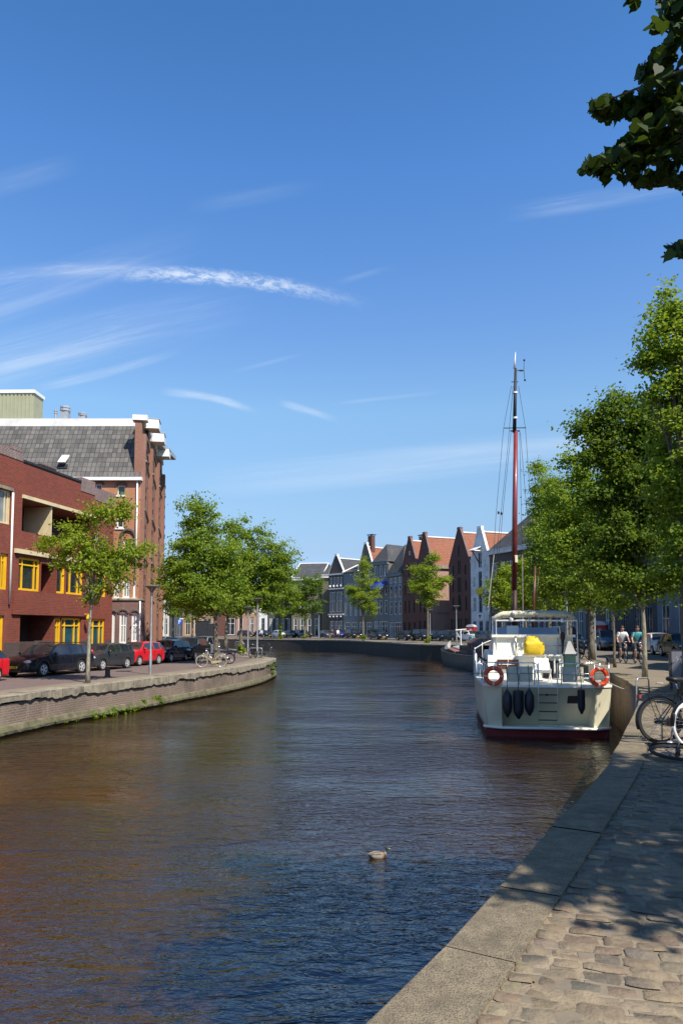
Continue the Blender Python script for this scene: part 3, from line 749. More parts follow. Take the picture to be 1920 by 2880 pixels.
# west bank
l = base(251, 29.3, ZL)
tree('slender young tree with airy crown before the red brick flats', l, 6.6, pb(l, [(302, 1432, 62, 34), (345, 1418, 40, 18), (352, 1445, 35, 16), (265, 1452, 40, 26), (205, 1520, 80, 48), (128, 1528, 40, 22), (245, 1565, 85, 50), (335, 1572, 72, 62), (385, 1548, 40, 32),
     (285, 1625, 75, 48), (255, 1668, 24, 34), (160, 1560, 45, 22)]), seed=3, ncl=240, nleaf=7000, ls=.15, clr=.34, tr=.085, trunk_top=6.2, leaf='leaf_yellow', limbs=34, group=GW, bark='bark_pale', lean=(.25, 0))
l = base(607, 45, ZL)
tree('tall narrow-topped tree behind the cream bicycle', l, 9.6, pb(l, [(556, 1428, 40, 34), (548, 1470, 40, 24), (585, 1452, 30, 30), (568, 1515, 58, 40), (530, 1555, 55, 45), (600, 1560, 70, 50), (560, 1610, 95, 60), (640, 1600, 60, 55), (500, 1640, 55, 55), (590, 1665, 100, 42), (495, 1590, 40, 20), (503, 1426, 14, 7), (551, 1402, 9, 16), (525, 1470, 18, 10), (600, 1490, 16, 10), (480, 1535, 14, 9), (560, 1700, 90, 30)]),
     seed=11, ncl=330, nleaf=15000, ls=.20, clr=.52, tr=.16, trunk_top=8.6, leaf='leaf', limbs=40, group=GW, bark='bark')
l = base(677, 66, ZL)
tree('wide spreading tree on the tip of the opposite bank', l, 11, pb(l, [(655, 1495, 22, 34), (700, 1505, 45, 36), (735, 1500, 28, 26), (700, 1560, 75, 50), (770, 1550, 40, 26), (795, 1575, 38, 18), (740, 1600, 80, 50), (680, 1640, 90, 60), (780, 1625, 55, 34), (735, 1675, 60, 40), (640, 1560, 50, 50), (790, 1530, 22, 14), (742, 1470, 8, 16), (688, 1464, 9, 18), (640, 1488, 14, 14), (775, 1505, 12, 8), (826, 1556, 16, 8), (640, 1690, 80, 36), (720, 1700, 70, 26)]),
     seed=17, ncl=340, nleaf=15000, ls=.27, clr=.70, tr=.17, trunk_top=9.6, leaf='leaf', limbs=36, group=GW)
l = base(634, 79, ZL)
tree('leaning ivy-clad tree beside the white pillar', l, 9, pb(l, [(640, 1640, 70, 60), (610, 1680, 70, 45), (670, 1700, 50, 34), (580, 1700, 50, 30)]), seed=23, ncl=150, nleaf=6500, ls=.30, clr=.8, tr=.2, trunk_top=7.5, leaf='leaf_dark', limbs=16, group=GW, lean=(1.2, 0))
# outer bend (north)
for (px, Y, bl, sd, lab, lf) in [
    (487, 140, [(480, 1640, 48, 55), (500, 1600, 38, 34), (455, 1690, 40, 46), (505, 1690, 50, 46)], 31, 'dark round-crowned tree next to the corner of the warehouse', 'leaf_dark'),
    (541, 137, [(545, 1650, 60, 60), (525, 1700, 55, 46), (580, 1695, 50, 40)], 37, 'broad tree standing before the low brick houses with cream windows', 'leaf'),
    (788, 127, [(800, 1608, 26, 30), (785, 1645, 42, 42), (752, 1682, 42, 36), (812, 1680, 38, 40), (785, 1715, 35, 22)], 41, 'tree with ivy sprouting up its trunk, behind the tip of the bank', 'leaf'),
    (857, 131, [(850, 1652, 48, 36), (882, 1640, 28, 30), (826, 1690, 40, 32), (868, 1692, 44, 36), (850, 1722, 32, 18)], 43, 'rounded dark tree in front of the slate roofed olive house', 'leaf_dark'),
    (1021, 106, [(1022, 1592, 15, 26), (1026, 1632, 34, 24), (1056, 1655, 22, 14), (998, 1662, 26, 18), (1022, 1682, 38, 32), (1038, 1710, 22, 22)], 47, 'young tree with a pointed crown near the blue awning', 'leaf_yellow'),
    (1202, 88, [(1216, 1570, 18, 20), (1200, 1605, 30, 26), (1252, 1630, 24, 12), (1158, 1606, 14, 16), (1164, 1640, 20, 12), (1200, 1648, 42, 26), (1208, 1684, 30, 20), (1228, 1640, 24, 22)], 53, 'young tree with a ragged forked crown before the brick warehouses', 'leaf_yellow')]:
    l = base(px, Y, 0.0)
    tree(lab, l, 10, pb(l, bl), seed=sd, ncl=150, nleaf=6000, ls=.34 if Y > 110 else .24, clr=.75 if Y > 110 else .5, tr=.16 if px > 1000 else .22, trunk_top=(1770 - min(b_[1] for b_ in bl)) * Y / F * .9 + 1.5, leaf=lf, limbs=18, group=GN)
# east quay row
l = base(1932, 18.4, 0.0)
tree('tall lime tree nearest the parked bicycles, its top above all others', l, 11, pb(l, [(1878, 842, 26, 40), (1900, 890, 60, 40), (1862, 925, 55, 46), (1830, 985, 52, 44), (1880, 1010, 80, 70), (1850, 1085, 70, 50), (1920, 1140, 90, 90), (1990, 1000, 120, 160), (1985, 1300, 150, 200), (1925, 1330, 60, 90), (1910, 1480, 60, 80), (1990, 1520, 110, 110), (1895, 1620, 45, 50)]),
     seed=61, ncl=420, nleaf=26000, ls=.115, clr=.34, tr=.19, trunk_top=8.8, leaf='leaf', limbs=46, group=GE, shape='hex', bark='bark')
l = base(1808, 25, 0.0)
tree('full dark lime tree with a slim bare stem behind the ladder hoop', l, 9, pb(l, [(1742, 1130, 50, 34), (1690, 1180, 62, 40), (1640, 1205, 40, 26), (1760, 1210, 90, 70), (1830, 1200, 70, 80), (1680, 1270, 62, 60), (1800, 1340, 110, 90), (1712, 1370, 80, 80), (1840, 1480, 80, 90), (1740, 1500, 90, 90), (1700, 1590, 70, 50), (1790, 1620, 80, 50), (1860, 1640, 50, 40), (1760, 1690, 40, 20), (1860, 1350, 60, 110)]),
     seed=67, ncl=520, nleaf=30000, ls=.135, clr=.42, tr=.085, trunk_top=7.6, leaf='leaf_dark', limbs=44, group=GE, shape='hex', bark='bark_pale')
l = base(1725, 31.7, 0.0)
tree('slim young tree standing just behind the small dark bin', l, 6, pb(l, [(1720, 1560, 45, 50), (1745, 1620, 45, 40), (1700, 1640, 40, 34), (1725, 1690, 24, 24)]), seed=71, ncl=70, nleaf=2800, ls=.16, clr=.4, tr=.065, trunk_top=5.0, leaf='leaf', limbs=14, group=GE)
l = base(1661, 39, 0.0)
tree('sturdy lime tree with thick trunk beside the red cabin', l, 10, pb(l, [(1590, 1295, 22, 24), (1625, 1330, 50, 50), (1680, 1360, 70, 60), (1600, 1410, 60, 50), (1660, 1450, 90, 70), (1620, 1530, 80, 60), (1700, 1560, 80, 70), (1640, 1620, 85, 55), (1690, 1680, 55, 34), (1640, 1700, 34, 24), (1725, 1480, 60, 90), (1580, 1500, 50, 70)]),
     seed=73, ncl=340, nleaf=17000, ls=.18, clr=.5, tr=.17, trunk_top=8.0, leaf='leaf', limbs=36, group=GE, shape='hex')
l = base(1600, 46, 0.0)
tree('leafy lime tree rising behind the canopy of the cruiser', l, 9, pb(l, [(1555, 1370, 26, 44), (1585, 1430, 50, 60), (1565, 1510, 60, 50), (1600, 1590, 70, 60), (1560, 1640, 55, 45), (1610, 1680, 50, 30)]), seed=79, ncl=230, nleaf=10000, ls=.20, clr=.55, tr=.17, trunk_top=7.4, leaf='leaf', limbs=24, group=GE)
l = base(1545, 54, 0.0)
tree('lime tree beside the tall red mast, its tip a feathery spire', l, 11, pb(l, [(1515, 1320, 14, 26), (1520, 1370, 26, 40), (1535, 1430, 40, 50), (1515, 1500, 40, 40), (1540, 1560, 55, 60), (1520, 1640, 50, 50), (1560, 1690, 40, 30)]), seed=83, ncl=210, nleaf=9000, ls=.23, clr=.6, tr=.17, trunk_top=9.5, leaf='leaf', limbs=24, group=GE)
l = base(1478, 62, 0.0)
tree('low bright green tree just to one side of the mast foot', l, 8, pb(l, [(1480, 1600, 30, 34), (1500, 1640, 40, 50), (1465, 1670, 36, 40), (1500, 1700, 34, 26)]), seed=89, ncl=120, nleaf=5000, ls=.26, clr=.6, tr=.15, trunk_top=6, leaf='leaf_yellow', limbs=16, group=GE)
l = base(1410, 72, 0.0)
tree('small bright tree between the white gabled warehouse and the mast', l, 7, pb(l, [(1420, 1610, 22, 22), (1405, 1650, 34, 36), (1395, 1690, 30, 26), (1425, 1685, 24, 34)]), seed=97, ncl=110, nleaf=4600, ls=.26, clr=.6, tr=.14, trunk_top=5.5, leaf='leaf_yellow', limbs=16, group=GE)
# the tree overhead: it stands outside the frame, one spray of it hangs into view and its crown shades the quay
PA = [(1850, -400), (1850, 25), (1812, 66), (1815, 85), (1885, 80), (1880, 110), (1845, 140), (1825, 165), (1785, 190), (1782, 222), (1830, 240), (1765, 258), (1752, 282), (1700, 276), (1660, 296), (1655, 318), (1690, 330), (1720, 348), (1748, 325), (1785, 335), (1786, 366), (1750, 392), (1705, 420), (1680, 440),
      (1634, 468), (1636, 484), (1668, 478), (1696, 522), (1702, 526), (1740, 500), (1795, 526), (1845, 525), (1875, 512), (1910, 536), (2300, 536), (2300, -400)]
PB = [(1862, 716), (1876, 696), (2000, 676), (2000, 716), (1900, 726)]
PC = [(1755, -300), (1762, 12), (1785, 18), (1800, -300)]
TL = Vector((6.4, 2.9, 0.0))
def keep_near(pos):
    X = pos[:, 0] + TL.x; Y = pos[:, 1] + TL.y; Z = pos[:, 2] + TL.z - EYE
    dx, dy, dz = X, Y * math.cos(PITCH) + Z * math.sin(PITCH), -Y * math.sin(PITCH) + Z * math.cos(PITCH)
    ok = dy > .3; px = np.where(ok, CX + F * dx / np.maximum(dy, .3), 9999); py = np.where(ok, CY - F * dz / np.maximum(dy, .3), -9999)
    inframe = ok & (px < 1945) & (px > -60) & (py > -60) & (py < 2950)
    return (~inframe) | in_poly(px, py, PA) | in_poly(px, py, PB) | in_poly(px, py, PC)
def lb(px, py, Y, rx, ry, rz):
    p = at(px, py, Y); return (p.x - TL.x, p.y - TL.y, p.z, rx, ry, rz)
HANG = [((1900, 40, 5.6, .42, .4, .42), 26), ((1850, 190, 5.7, .36, .4, .36), 20), ((1895, 300, 5.8, .36, .4, .4), 22), ((1790, 225, 5.7, .06, .15, .03), 3), ((1810, 315, 5.8, .30, .3, .18), 14), ((1700, 302, 5.8, .16, .2, .075), 10), ((1668, 306, 5.8, .05, .1, .04), 4), ((1850, 420, 5.8, .40, .4, .30), 24),
        ((1760, 430, 5.8, .24, .3, .16), 14), ((1700, 478, 5.8, .14, .2, .10), 8), ((1650, 474, 5.8, .05, .1, .025), 4), ((1800, 500, 5.8, .22, .25, .07), 9), ((1885, 500, 5.8, .22, .25, .08), 9), ((1890, 700, 5.8, .07, .1, .03), 6), ((1915, 690, 5.8, .09, .1, .04), 6), ((1775, 0, 5.6, .05, .1, .05), 4), ((1840, 120, 5.7, .12, .2, .05), 6)]
tree('big lime tree overhead whose heart-shaped leaves hang into the sky', TL, 11,
     [(0, -.5, 6.6, 4.0, 2.3, 1.9), (.3, -.6, 8.6, 3.1, 2.0, 1.6), (-2.2, .1, 6.3, 1.9, 1.5, 1.2), (2.4, -.8, 6.6, 2.2, 1.7, 1.6)],
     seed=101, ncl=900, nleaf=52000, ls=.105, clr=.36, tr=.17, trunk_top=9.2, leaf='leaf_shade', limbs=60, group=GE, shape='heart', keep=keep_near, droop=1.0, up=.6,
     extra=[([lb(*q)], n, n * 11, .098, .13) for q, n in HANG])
# ------------------------------------------------------------------ buildings
def kx(px, py=1600):
    d = ray(px, py); return d.x / d.y
def upx(fr, px, w=0.0, py=1600):
    """u on the facade where the line of sight through column px meets it"""
    k = kx(px, py); o = fr.o + fr.N * w
    return (k * o.y - o.x) / (fr.T.x - k * fr.T.y)
def zpx(fr, u, py, w=0.0, px=960):
    p = fr.p(u, w, 0); d = ray(px, py); return EYE + p.y * d.z / d.y
def shell(mb, fr, u0, u1, D, z0, z1, roof=True):
    P = fr.p
    mb.poly([P(u1, 0, z0), P(u1, -D, z0), P(u1, -D, z1), P(u1, 0, z1)]); mb.poly([P(u0, -D, z0), P(u0, 0, z0), P(u0, 0, z1), P(u0, -D, z1)])
    mb.poly([P(u1, -D, z0), P(u0, -D, z0), P(u0, -D, z1), P(u1, -D, z1)])
    if roof: mb.poly([P(u0, 0, z1 - .02), P(u1, 0, z1 - .02), P(u1, -D, z1 - .02), P(u0, -D, z1 - .02)])
def slab(mb, pts, th):
    """thin roof slab below polygon pts"""
    n = (Vector(pts[1]) - Vector(pts[0])).cross(Vector(pts[2]) - Vector(pts[0])).normalized()
    if n.z < 0: pts = pts[::-1]; n = -n
    mb.prism(pts, n * th)

# --- red brick flats with yellow windows
FA = R(78.1); rp = Vector((-16.8 + .21 * (44.2 - 32), 44.2, 0)); fr = Fr(rp, FA)
U = lambda px, py=1600: upx(fr, px, 0, py)
red = thing('brick_apartment_building', 'long dark red brick flats with yellow window frames and a deep balcony', 'building', (rp.x, rp.y, ZL))
uL, uR = -26.0, 0.0; z0 = ZL; zt = 10.15
ops = []; wins = []
def W_(u0, u1, a, b_, **k): ops.append((u0, u1, a, b_, k.pop('reveal', .18))); wins.append((u0, u1, a, b_, k))
bal = (U(58), U(262), 6.62, 8.28, 1.7); ops.append(bal)
ent = (U(62), U(157), ZL + .02, 2.40, 1.6); ops.append(ent)
W_(U(54), U(115), 3.64, 5.32, bu=(.22, .78), bz=(.78,)); W_(U(161), U(186), 3.64, 5.15, bu=(.8,)); W_(U(188), U(236), 3.64, 5.15, bu=(.3, .75)); W_(U(272), U(301), 3.64, 5.15, bu=(.4,))
W_(U(160), U(178), .35, 2.30, bu=(.55,), teal=1, bz=(.78,)); W_(U(179), U(233), .35, 2.32, bu=(.22, .72), teal=1, bz=(.78,)); W_(U(257), U(300), .35, 2.30, bu=(.3, .72), teal=1, bz=(.78,))
W_(U(2), U(23.5), 3.6, 5.35, bu=(.35, .7), bz=(.8,)); W_(U(2), U(18), .5, 2.35, bu=(.35, .7), bz=(.8,)); W_(U(-40), U(-12), 3.6, 5.35, bu=(.5,), bz=(.8,)); W_(U(-40), U(-12), .5, 2.35, bu=(.5,), bz=(.8,))
for ul in (-15.5, -18.5, -22.5):
    W_(ul, ul + 1.9, 3.6, 5.35, bu=(.35, .7), bz=(.8,)); W_(ul, ul + 1.9, .5, 2.35, bu=(.35, .7), bz=(.8,)); W_(ul, ul + 1.9, 6.8, 8.4, bu=(.35, .7), bz=(.8,))
mid = (U(117), U(159.5), 3.64, 5.15, .9); ops.append(mid)
whit = (U(-8), U(27), 6.8, 8.45, .16); ops.append(whit)
b = MB(); zp = 1.05
wall(b, fr, [(uL, zp), (uR, zp), (uR, zt), (uL, zt)], ops)
shell(b, fr, uL, uR, 11, z0, zt)
b.build('wall', mt['brick_red'], red)
lo = sorted([o for o in ops if o[2] < zp]); ue = uL
for o in lo + [(uR, uR, z0, zp)]:
    for (a_, c_, t_) in ((ue, o[0], zp), (o[0], o[1], o[2])):
        if c_ - a_ > .02 and t_ - z0 > .03:
            b = MB(); wall(b, fr, [(a_, z0), (c_, z0), (c_, t_), (a_, t_)], []); b.build('plinth', mt['brick_plinth'], red)
    ue = max(ue, o[1])
for (u0, u1, a, b_, k) in wins:
    window(red, fr, u0, u1, a, b_, mt['yellow'], mt['glass_teal'] if k.get('teal') else mt['glass'], reveal=.18, bars_u=k.get('bu', ()), bars_z=k.get('bz', ()), fw=.11, depth=.09)
window(red, fr, whit[0], whit[1], whit[2], whit[3], mt['cream'], mt['glass_pale'], reveal=.16, bars_u=(.6, .82), fw=.09)
# balcony and entrance recesses
P = fr.p
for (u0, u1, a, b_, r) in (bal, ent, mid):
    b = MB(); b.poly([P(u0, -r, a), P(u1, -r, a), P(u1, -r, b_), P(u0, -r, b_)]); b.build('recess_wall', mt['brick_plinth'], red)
b = MB(); up = U(141); b.box(up, up + .09, -1.68, -.02, 6.62, 8.26, fr); b.build('balcony_screen', mt['cream'], red)
b = MB(); b.box(U(56.5), U(264), -.05, .10, 8.285, 8.46, fr); b.build('lintel', mt['cream'], red)
b = MB(); b.box(U(39), U(226), -.05, .16, 5.46, 5.68, fr); b.build('lintel', mt['cream'], red)
b = MB(); b.box(U(-60), U(27.5), -.05, .10, 8.47, 8.62, fr); b.build('lintel', mt['stone'], red)
b = MB(); b.box(U(36), U(246), .0, .12, 2.42, 3.55, fr); b.build('spandrel', mt['brick_red'], red)
for c in (U(64), U(86), U(112)):
    pass
b = MB()
for (ua, ub, h) in ((U(66), U(117), 1.05), (U(119), U(158), 1.08)):
    # sloping brick stair walls of the porch
    b.prism([P(ua, -1.3, z0), P(ub, -.05, z0), P(ub, -.05, h), P(ua + (ub - ua) * .45, -.5, h)], fr.T.cross(Vector((0, 0, 1))) * .0 + (fr.N * .22))
b.build('stair_wall', mt['brick_plinth'], red)
b = MB(); b.box(U(88), U(112), -1.59, -1.54, z0, 2.0, fr); b.build('door', mt['wood_dark'], red)
# parapet: raised weathered piers and sloping cap
b = MB(); b.box(uL, U(56), -.35, .03, zt - .01, zt + .42, fr); b.box(U(16), U(50), -.6, .05, zt + .42, zt + .62, fr); b.build('parapet', mt['brick_band'], red)
b = MB(); b.box(U(56) + .002, U(222), -.35, .06, zt - .01, zt + .10, fr); b.build('parapet_cap', mt['dark_metal'], red)
b = MB(); b.box(U(222) + .002, U(262), -.9, .03, zt - .5, zt + .30, fr); b.box(U(262), uR - .01, -.35, .03, zt - .75, zt - .02, fr); b.build('parapet', mt['brick_band'], red)
b = MB()
for i, uu in enumerate((U(160), U(168), U(176), U(184), U(192), U(200))):
    b.lathe([(.09, 0), (.09, .28), (.12, .30), (.12, .36), (.05, .40)], tuple(P(uu, -1.2, zt + .3)), 8)
b.box(U(156), U(205), -1.5, -.9, zt - .02, zt + .3, fr)
b.build('chimney', mt['brick_plinth'], red)
b = MB()
for uu in (U(2), U(24)): b.lathe([(.11, 0), (.11, .5), (.16, .52), (.16, .62)], tuple(P(uu, -1.4, zt + .3)), 8)
b.build('chimney', mt['brick_plinth'], red)
b = MB(); uu = U(27); b.tube([P(uu, .08, 8.4), P(uu, .08, 2.9)], .055, 8); b.build('drainpipe', mt['white'], red, smooth=True)
# wall lantern above the entrance window
lan = MB(); c = P(U(236), .38, 2.15); lan.lathe([(.03, -.05), (.13, .12), (.15, .16), (.10, .30), (.03, .36)], tuple(c), 6); lan.tube([P(U(236), 0, 2.55), P(U(236), .38, 2.55), P(U(236), .38, 2.5)], .02, 6)
lan.build('wall_lantern', mt['yellow'], red)

# --- the tall warehouse with three white hoist beams
cor = Vector((-13.4, 47.0, 0)); fs = Fr((cor.x, cor.y, 0), 0.0); ff = Fr((cor.x, cor.y, 0), math.atan2(.989, -.145))
wh = thing('brick_warehouse', 'tall orange brick warehouse with grey tiled roof and three white hoist housings', 'building', (cor.x, cor.y, ZL))
US = lambda px, py=1600: upx(fs, px, 0, py)
ge, gt = 11.6, 16.0; sl = -18.0
sops = [(US(326), US(347), zpx(fs, 0, 1393), zpx(fs, 0, 1366)), (US(264), US(281), zpx(fs, 0, 1386), zpx(fs, 0, 1362)), (US(325), US(346), zpx(fs, 0, 1485), zpx(fs, 0, 1452)), (US(345), US(373), zpx(fs, 0, 1560), zpx(fs, 0, 1516))]
sops += [(US(a), US(c), zpx(fs, 0, 1681), zpx(fs, 0, 1628)) for a, c in ((321, 339), (346, 367), (375, 384))]
b = MB(); wall(b, fs, [(sl, ZL), (0, ZL), (0, ge), (sl, ge)], sops)
b.poly([fs.p(sl, -14, ZL), fs.p(sl, 0, ZL), fs.p(sl, 0, ge), fs.p(sl, -14, ge)])
b.build('side_wall', mt['brick_orange'], wh)
for i, o in enumerate(sops):
    fm = mt['white'] if i >= 2 else mt['dark_metal']
    window(wh, fs, o[0], o[1], o[2], o[3], mt['white'], mt['glass_pale'] if i >= 4 else mt['glass'], reveal=.14, bars_u=(.5,) if i >= 4 else (), bars_z=(.55,) if i >= 4 else (), fw=.10 if i >= 2 else .05, sill=mt['white'])
# brick arches over the side windows
for o in (sops[0], sops[1], sops[2]):
    b = MB(); c = (o[0] + o[1]) / 2; r = (o[1] - o[0]) / 2 + .12
    b.tube([fs.p(c + r * math.cos(a), .02, o[3] - .02 + .55 * r * math.sin(a)) for a in [math.pi * k / 10 for k in range(11)]], .09, 6); b.build('window_arch', mt['brick_dark'], wh)
b = MB(); o = sops[3]; c = (o[0] + o[1]) / 2
b.tube([fs.p(c - .5, .05, o[2]), fs.p(c - .5, .05, o[3])] + [fs.p(c - .5 * math.cos(a), .05, o[3] + .62 * math.sin(a)) for a in [math.pi * k / 12 for k in range(13)]] + [fs.p(c + .5, .05, o[2])], .10, 6)
b.build('window_arch', mt['brick_dark'], wh)
b = MB(); b.box(sl, .12, -.05, .30, ge - .02, ge + .20, fs); b.build('gutter', mt['white'], wh)
b = MB(); slab(b, [fs.p(sl, .22, ge + .202), fs.p(-.02, .22, ge + .202), fs.p(-.02, -2.0, gt), fs.p(sl, -2.0, gt)], .12); b.build('roof', mt['tile_grey'], wh)
b = MB(); b.box(sl, -.02, -2.25, -1.93, gt - .12, gt + .42, fs); b.build('roof_fascia', mt['white'], wh)
b = MB(); b.box(sl, -.5, -12, -2.26, gt - .1, gt + .25, fs); b.build('flat_roof', mt['zinc'], wh)
sk = thing  # (skylight is part of the roof)
us0, us1 = US(152), US(180); za, zb_ = zpx(fs, 0, 1318, -.6), zpx(fs, 0, 1284, -1.3)
b = MB(); b.prism([fs.p(us0, -.25, za - .2), fs.p(us1, -.25, za - .2), fs.p(us1, -1.35, zb_ + .25), fs.p(us0, -1.35, zb_ + .25)], Vector((0, .2, -.1))); s1 = b.build('skylight', mt['dark_metal'], wh)
b = MB(); b.prism([fs.p(us0 + .08, .05, za + .25), fs.p(us1 - .08, .05, za + .25), fs.p(us1 - .08, -1.0, zb_ + .12), fs.p(us0 + .08, -1.0, zb_ + .12)], Vector((0, .06, -.05))); b.build('sash', mt['white_clean'], s1)
b = MB(); b.tube([fs.p(US(383.5), .12, ge - .1), fs.p(US(383.5), .12, 4.9)], .06, 8); b.build('drainpipe', mt['white'], wh, smooth=True)
# front towards the canal
b = MB(); L = 13.2; zf = 15.7
fops = []; bays = [(0.55, 3.95), (4.55, 8.35), (8.95, 12.6)]
for (a, c) in bays:
    m_ = (a + c) / 2
    for lv in range(6):
        zz = .3 + lv * 2.55
        fops.append((m_ - .55, m_ + .55, zz, zz + 1.9, .34))
        if lv: fops.append((a + .25, a + .70, zz + .2, zz + 1.35, .3)); fops.append((c - .70, c - .25, zz + .2, zz + 1.35, .3))
wall(b, ff, [(0, ZL), (L, ZL), (L, zf), (0, zf)], fops)
b.poly([ff.p(L, 0, ZL), ff.p(L, -16, ZL), ff.p(L, -16, zf), ff.p(L, 0, zf)]); b.poly([ff.p(0, 0, ge), ff.p(0, 0, zf), ff.p(0, -.45, zf), ff.p(0, -.45, ge)])
b.poly([ff.p(0, -.45, ge), ff.p(0, -.45, zf), ff.p(L, -.45, zf), ff.p(L, -.45, ge)])
b.poly([ff.p(0, 0, zf), ff.p(L, 0, zf), ff.p(L, -.45, zf), ff.p(0, -.45, zf)])
b.build('front_wall', mt['brick_orange_dim'], wh)
for o in fops:
    b = MB(); b.poly([ff.p(o[0], -o[4] + .02, o[2]), ff.p(o[1], -o[4] + .02, o[2]), ff.p(o[1], -o[4] + .02, o[3]), ff.p(o[0], -o[4] + .02, o[3])])
    b.build('shutter' if o[1] - o[0] > .8 else 'window', mt['wood_dark'] if o[1] - o[0] > .8 else mt['glass'], wh)
b = MB()
for u in (0.003, 4.0, 8.4, 12.65):
    b = MB(); b.box(u, u + .52, -.02, .28, ZL, zf - .9, ff); b.build('pilaster', mt['brick_orange_dim'], wh)
b = MB()
for u in (0.0, 4.0, 8.4, 12.65):
    for k, zz in enumerate((2.9, 6.4, 9.6, 12.9)): b = MB(); b.box(u + .004, u + .516, .285, .33 + .03 * (k % 2), zz, zz + .13, ff); b.build('pilaster_band', mt['stone'], wh)
for (a, c) in bays:
    n = 9
    for zz in (6.3, 9.5, 12.8, 14.6):
        b = MB(); b.tube([ff.p(a + (c - a) * i / n, .06, zz + .35 * math.sin(math.pi * i / n)) for i in range(n + 1)], .055, 5); b.build('string_course', mt['stone'], wh)
rg = random.Random(4)
for u in (.26, 4.26, 8.66, 12.9):
    for k in range(16): b = MB(); b.cbox(tuple(ff.p(u + rg.uniform(-.15, .15), .30, 1.0 + k * .85 + rg.uniform(-.2, .2))), .05, .05, .28, FA); b.build('wall_anchor', mt['dark_metal'], wh)
b = MB()
for (a, c) in bays: b.tube([ff.p(a + (c - a) * i / 10, .05, zf - .05 + .32 * math.sin(math.pi * i / 10)) for i in range(11)], .15, 6)
b.build('parapet_cap', mt['white'], wh)
for (u, w1, zc) in ((1.15, .98, 15.5), (4.7, .98, 15.5), (8.6, 1.0, 15.35)):
    b = MB(); b.box(u - .1, u + 1.1, -.40, w1, zc, zc + .62, ff); h = b.build('hoist_housing', mt['white_clean'], wh)
    b = MB(); b.prism([ff.p(u - .12, w1 + .04, zc + .622), ff.p(u + 1.12, w1 + .04, zc + .622), ff.p(u + 1.12, -.5, zc + .70), ff.p(u - .12, -.5, zc + .70)], Vector((0, 0, -.06))); b.build('cap', mt['zinc'], h)
b = MB(); b.prism([fs.p(-.30, .06, ge + .25), fs.p(.02, .06, ge - .2), fs.p(.02, -.6, ge + 2.2), fs.p(-.16, -.7, ge + 2.0)], Vector((0, .05, 0))); b.build('flashing', mt['zinc'], wh)
b = MB(); b.box(-.12, .62, -.62, .36, zf + .002, zf + .36, ff); b.build('corner_cap', mt['white_clean'], wh)
# lower annex
fa = Fr(fs.p(0, .85, 0), 0.0); UA = lambda px: upx(fa, px)
ua0, ua1 = UA(300), UA(400); aops = [(UA(a), UA(c), zpx(fa, 0, y1), zpx(fa, 0, y0)) for a, c, y0, y1 in ((318, 328, 1724, 1812), (339, 361, 1726, 1810), (373, 394, 1728, 1806))]
b = MB(); wall(b, fa, [(ua0, ZL), (ua1, ZL), (ua1, 3.55), (ua0, 3.55)], aops); shell(b, fa, ua0, ua1, .84, ZL, 3.55); b.build('annex_wall', mt['brick_annex'], wh)
for o in aops: window(wh, fa, *o, mt['white_clean'], mt['glass_pale'], bars_u=(.5,), bars_z=(.6,), fw=.12)
for o in aops:
    b = MB(); c = (o[0] + o[1]) / 2; r = (o[1] - o[0]) / 2 + .05
    b.tube([fa.p(c + r * math.cos(a), .0, o[3] + .02 + .8 * r * math.sin(a)) for a in [math.pi * k / 10 for k in range(11)]], .085, 6); b.build('window_arch', mt['brick_dark'], wh)
b = MB(); b.tube([fa.p(ua1 - .06, .10, 3.5), fa.p(ua1 - .06, .10, .2)], .05, 8); b.build('drainpipe', mt['white'], wh, smooth=True)
b = MB(); b.box(ua0, ua1 + .06, -.84, .08, 3.56, 3.68, fa); b.build('annex_cap', mt['stone'], wh)
# rooftop plant
pr = thing('rooftop_plant_room', 'olive corrugated box with white rim on top of the warehouse roof', 'roof structure', tuple(at(60, 1168, 54)))
fp = Fr(at(95, 1168, 54) * 1.0, R(-1)); fp.o.z = 0; zt2 = zpx(fp, 0, 1106); zb2 = 16.0
b = MB(); n = 40
for i in range(n):
    u0 = -12 + i * .3
    b.box(u0, u0 + .16, -.1, .05, zb2, zt2, fp)
b.box(-12, 0, -1.6, 0, zb2, zt2, fp); b.build('cladding', mt['corrugated'], pr)
b = MB(); b.box(-12.1, .10, -1.7, .12, zt2 + .002, zt2 + .26, fp); b.build('rim', mt['white_clean'], pr)
def vent(label, px, y0, y1, r, Y, cap):
    p = at(px, y1, Y); h = (y1 - y0) * Y / F + .35; o = thing('roof_vent', label, 'roof vent', (p.x, p.y, p.z - .35), 0, 'vents on the warehouse roof')
    q = MB(); 
    if cap: q.cbox((0, 0, h * .3), r * 1.9, r * 1.9, h * .6)
    else: q.lathe([(r, 0), (r, h * .75)], (0, 0, 0), 10)
    q.build('duct', mt['zinc'], o, local=True)
    q = MB(); q.lathe([(r * .9, h * .6), (r * 1.25, h * .66), (r * 1.25, h * .78), (r * .9, h * .80), (r * 1.2, h * .84), (r * 1.2, h * .95), (r * .4, h)], (0, 0, 0), 12); q.build('cowl', mt['zinc'], o, local=True)
vent('large white ribbed ventilator on the warehouse roof', 184, 1141, 1172, .30, 51, True)
vent('thin vent pipe next to the ribbed ventilator', 157, 1151, 1172, .10, 51, False)
vent('low flat ventilator showing just above the white fascia', 233, 1161, 1172, .26, 51, True)

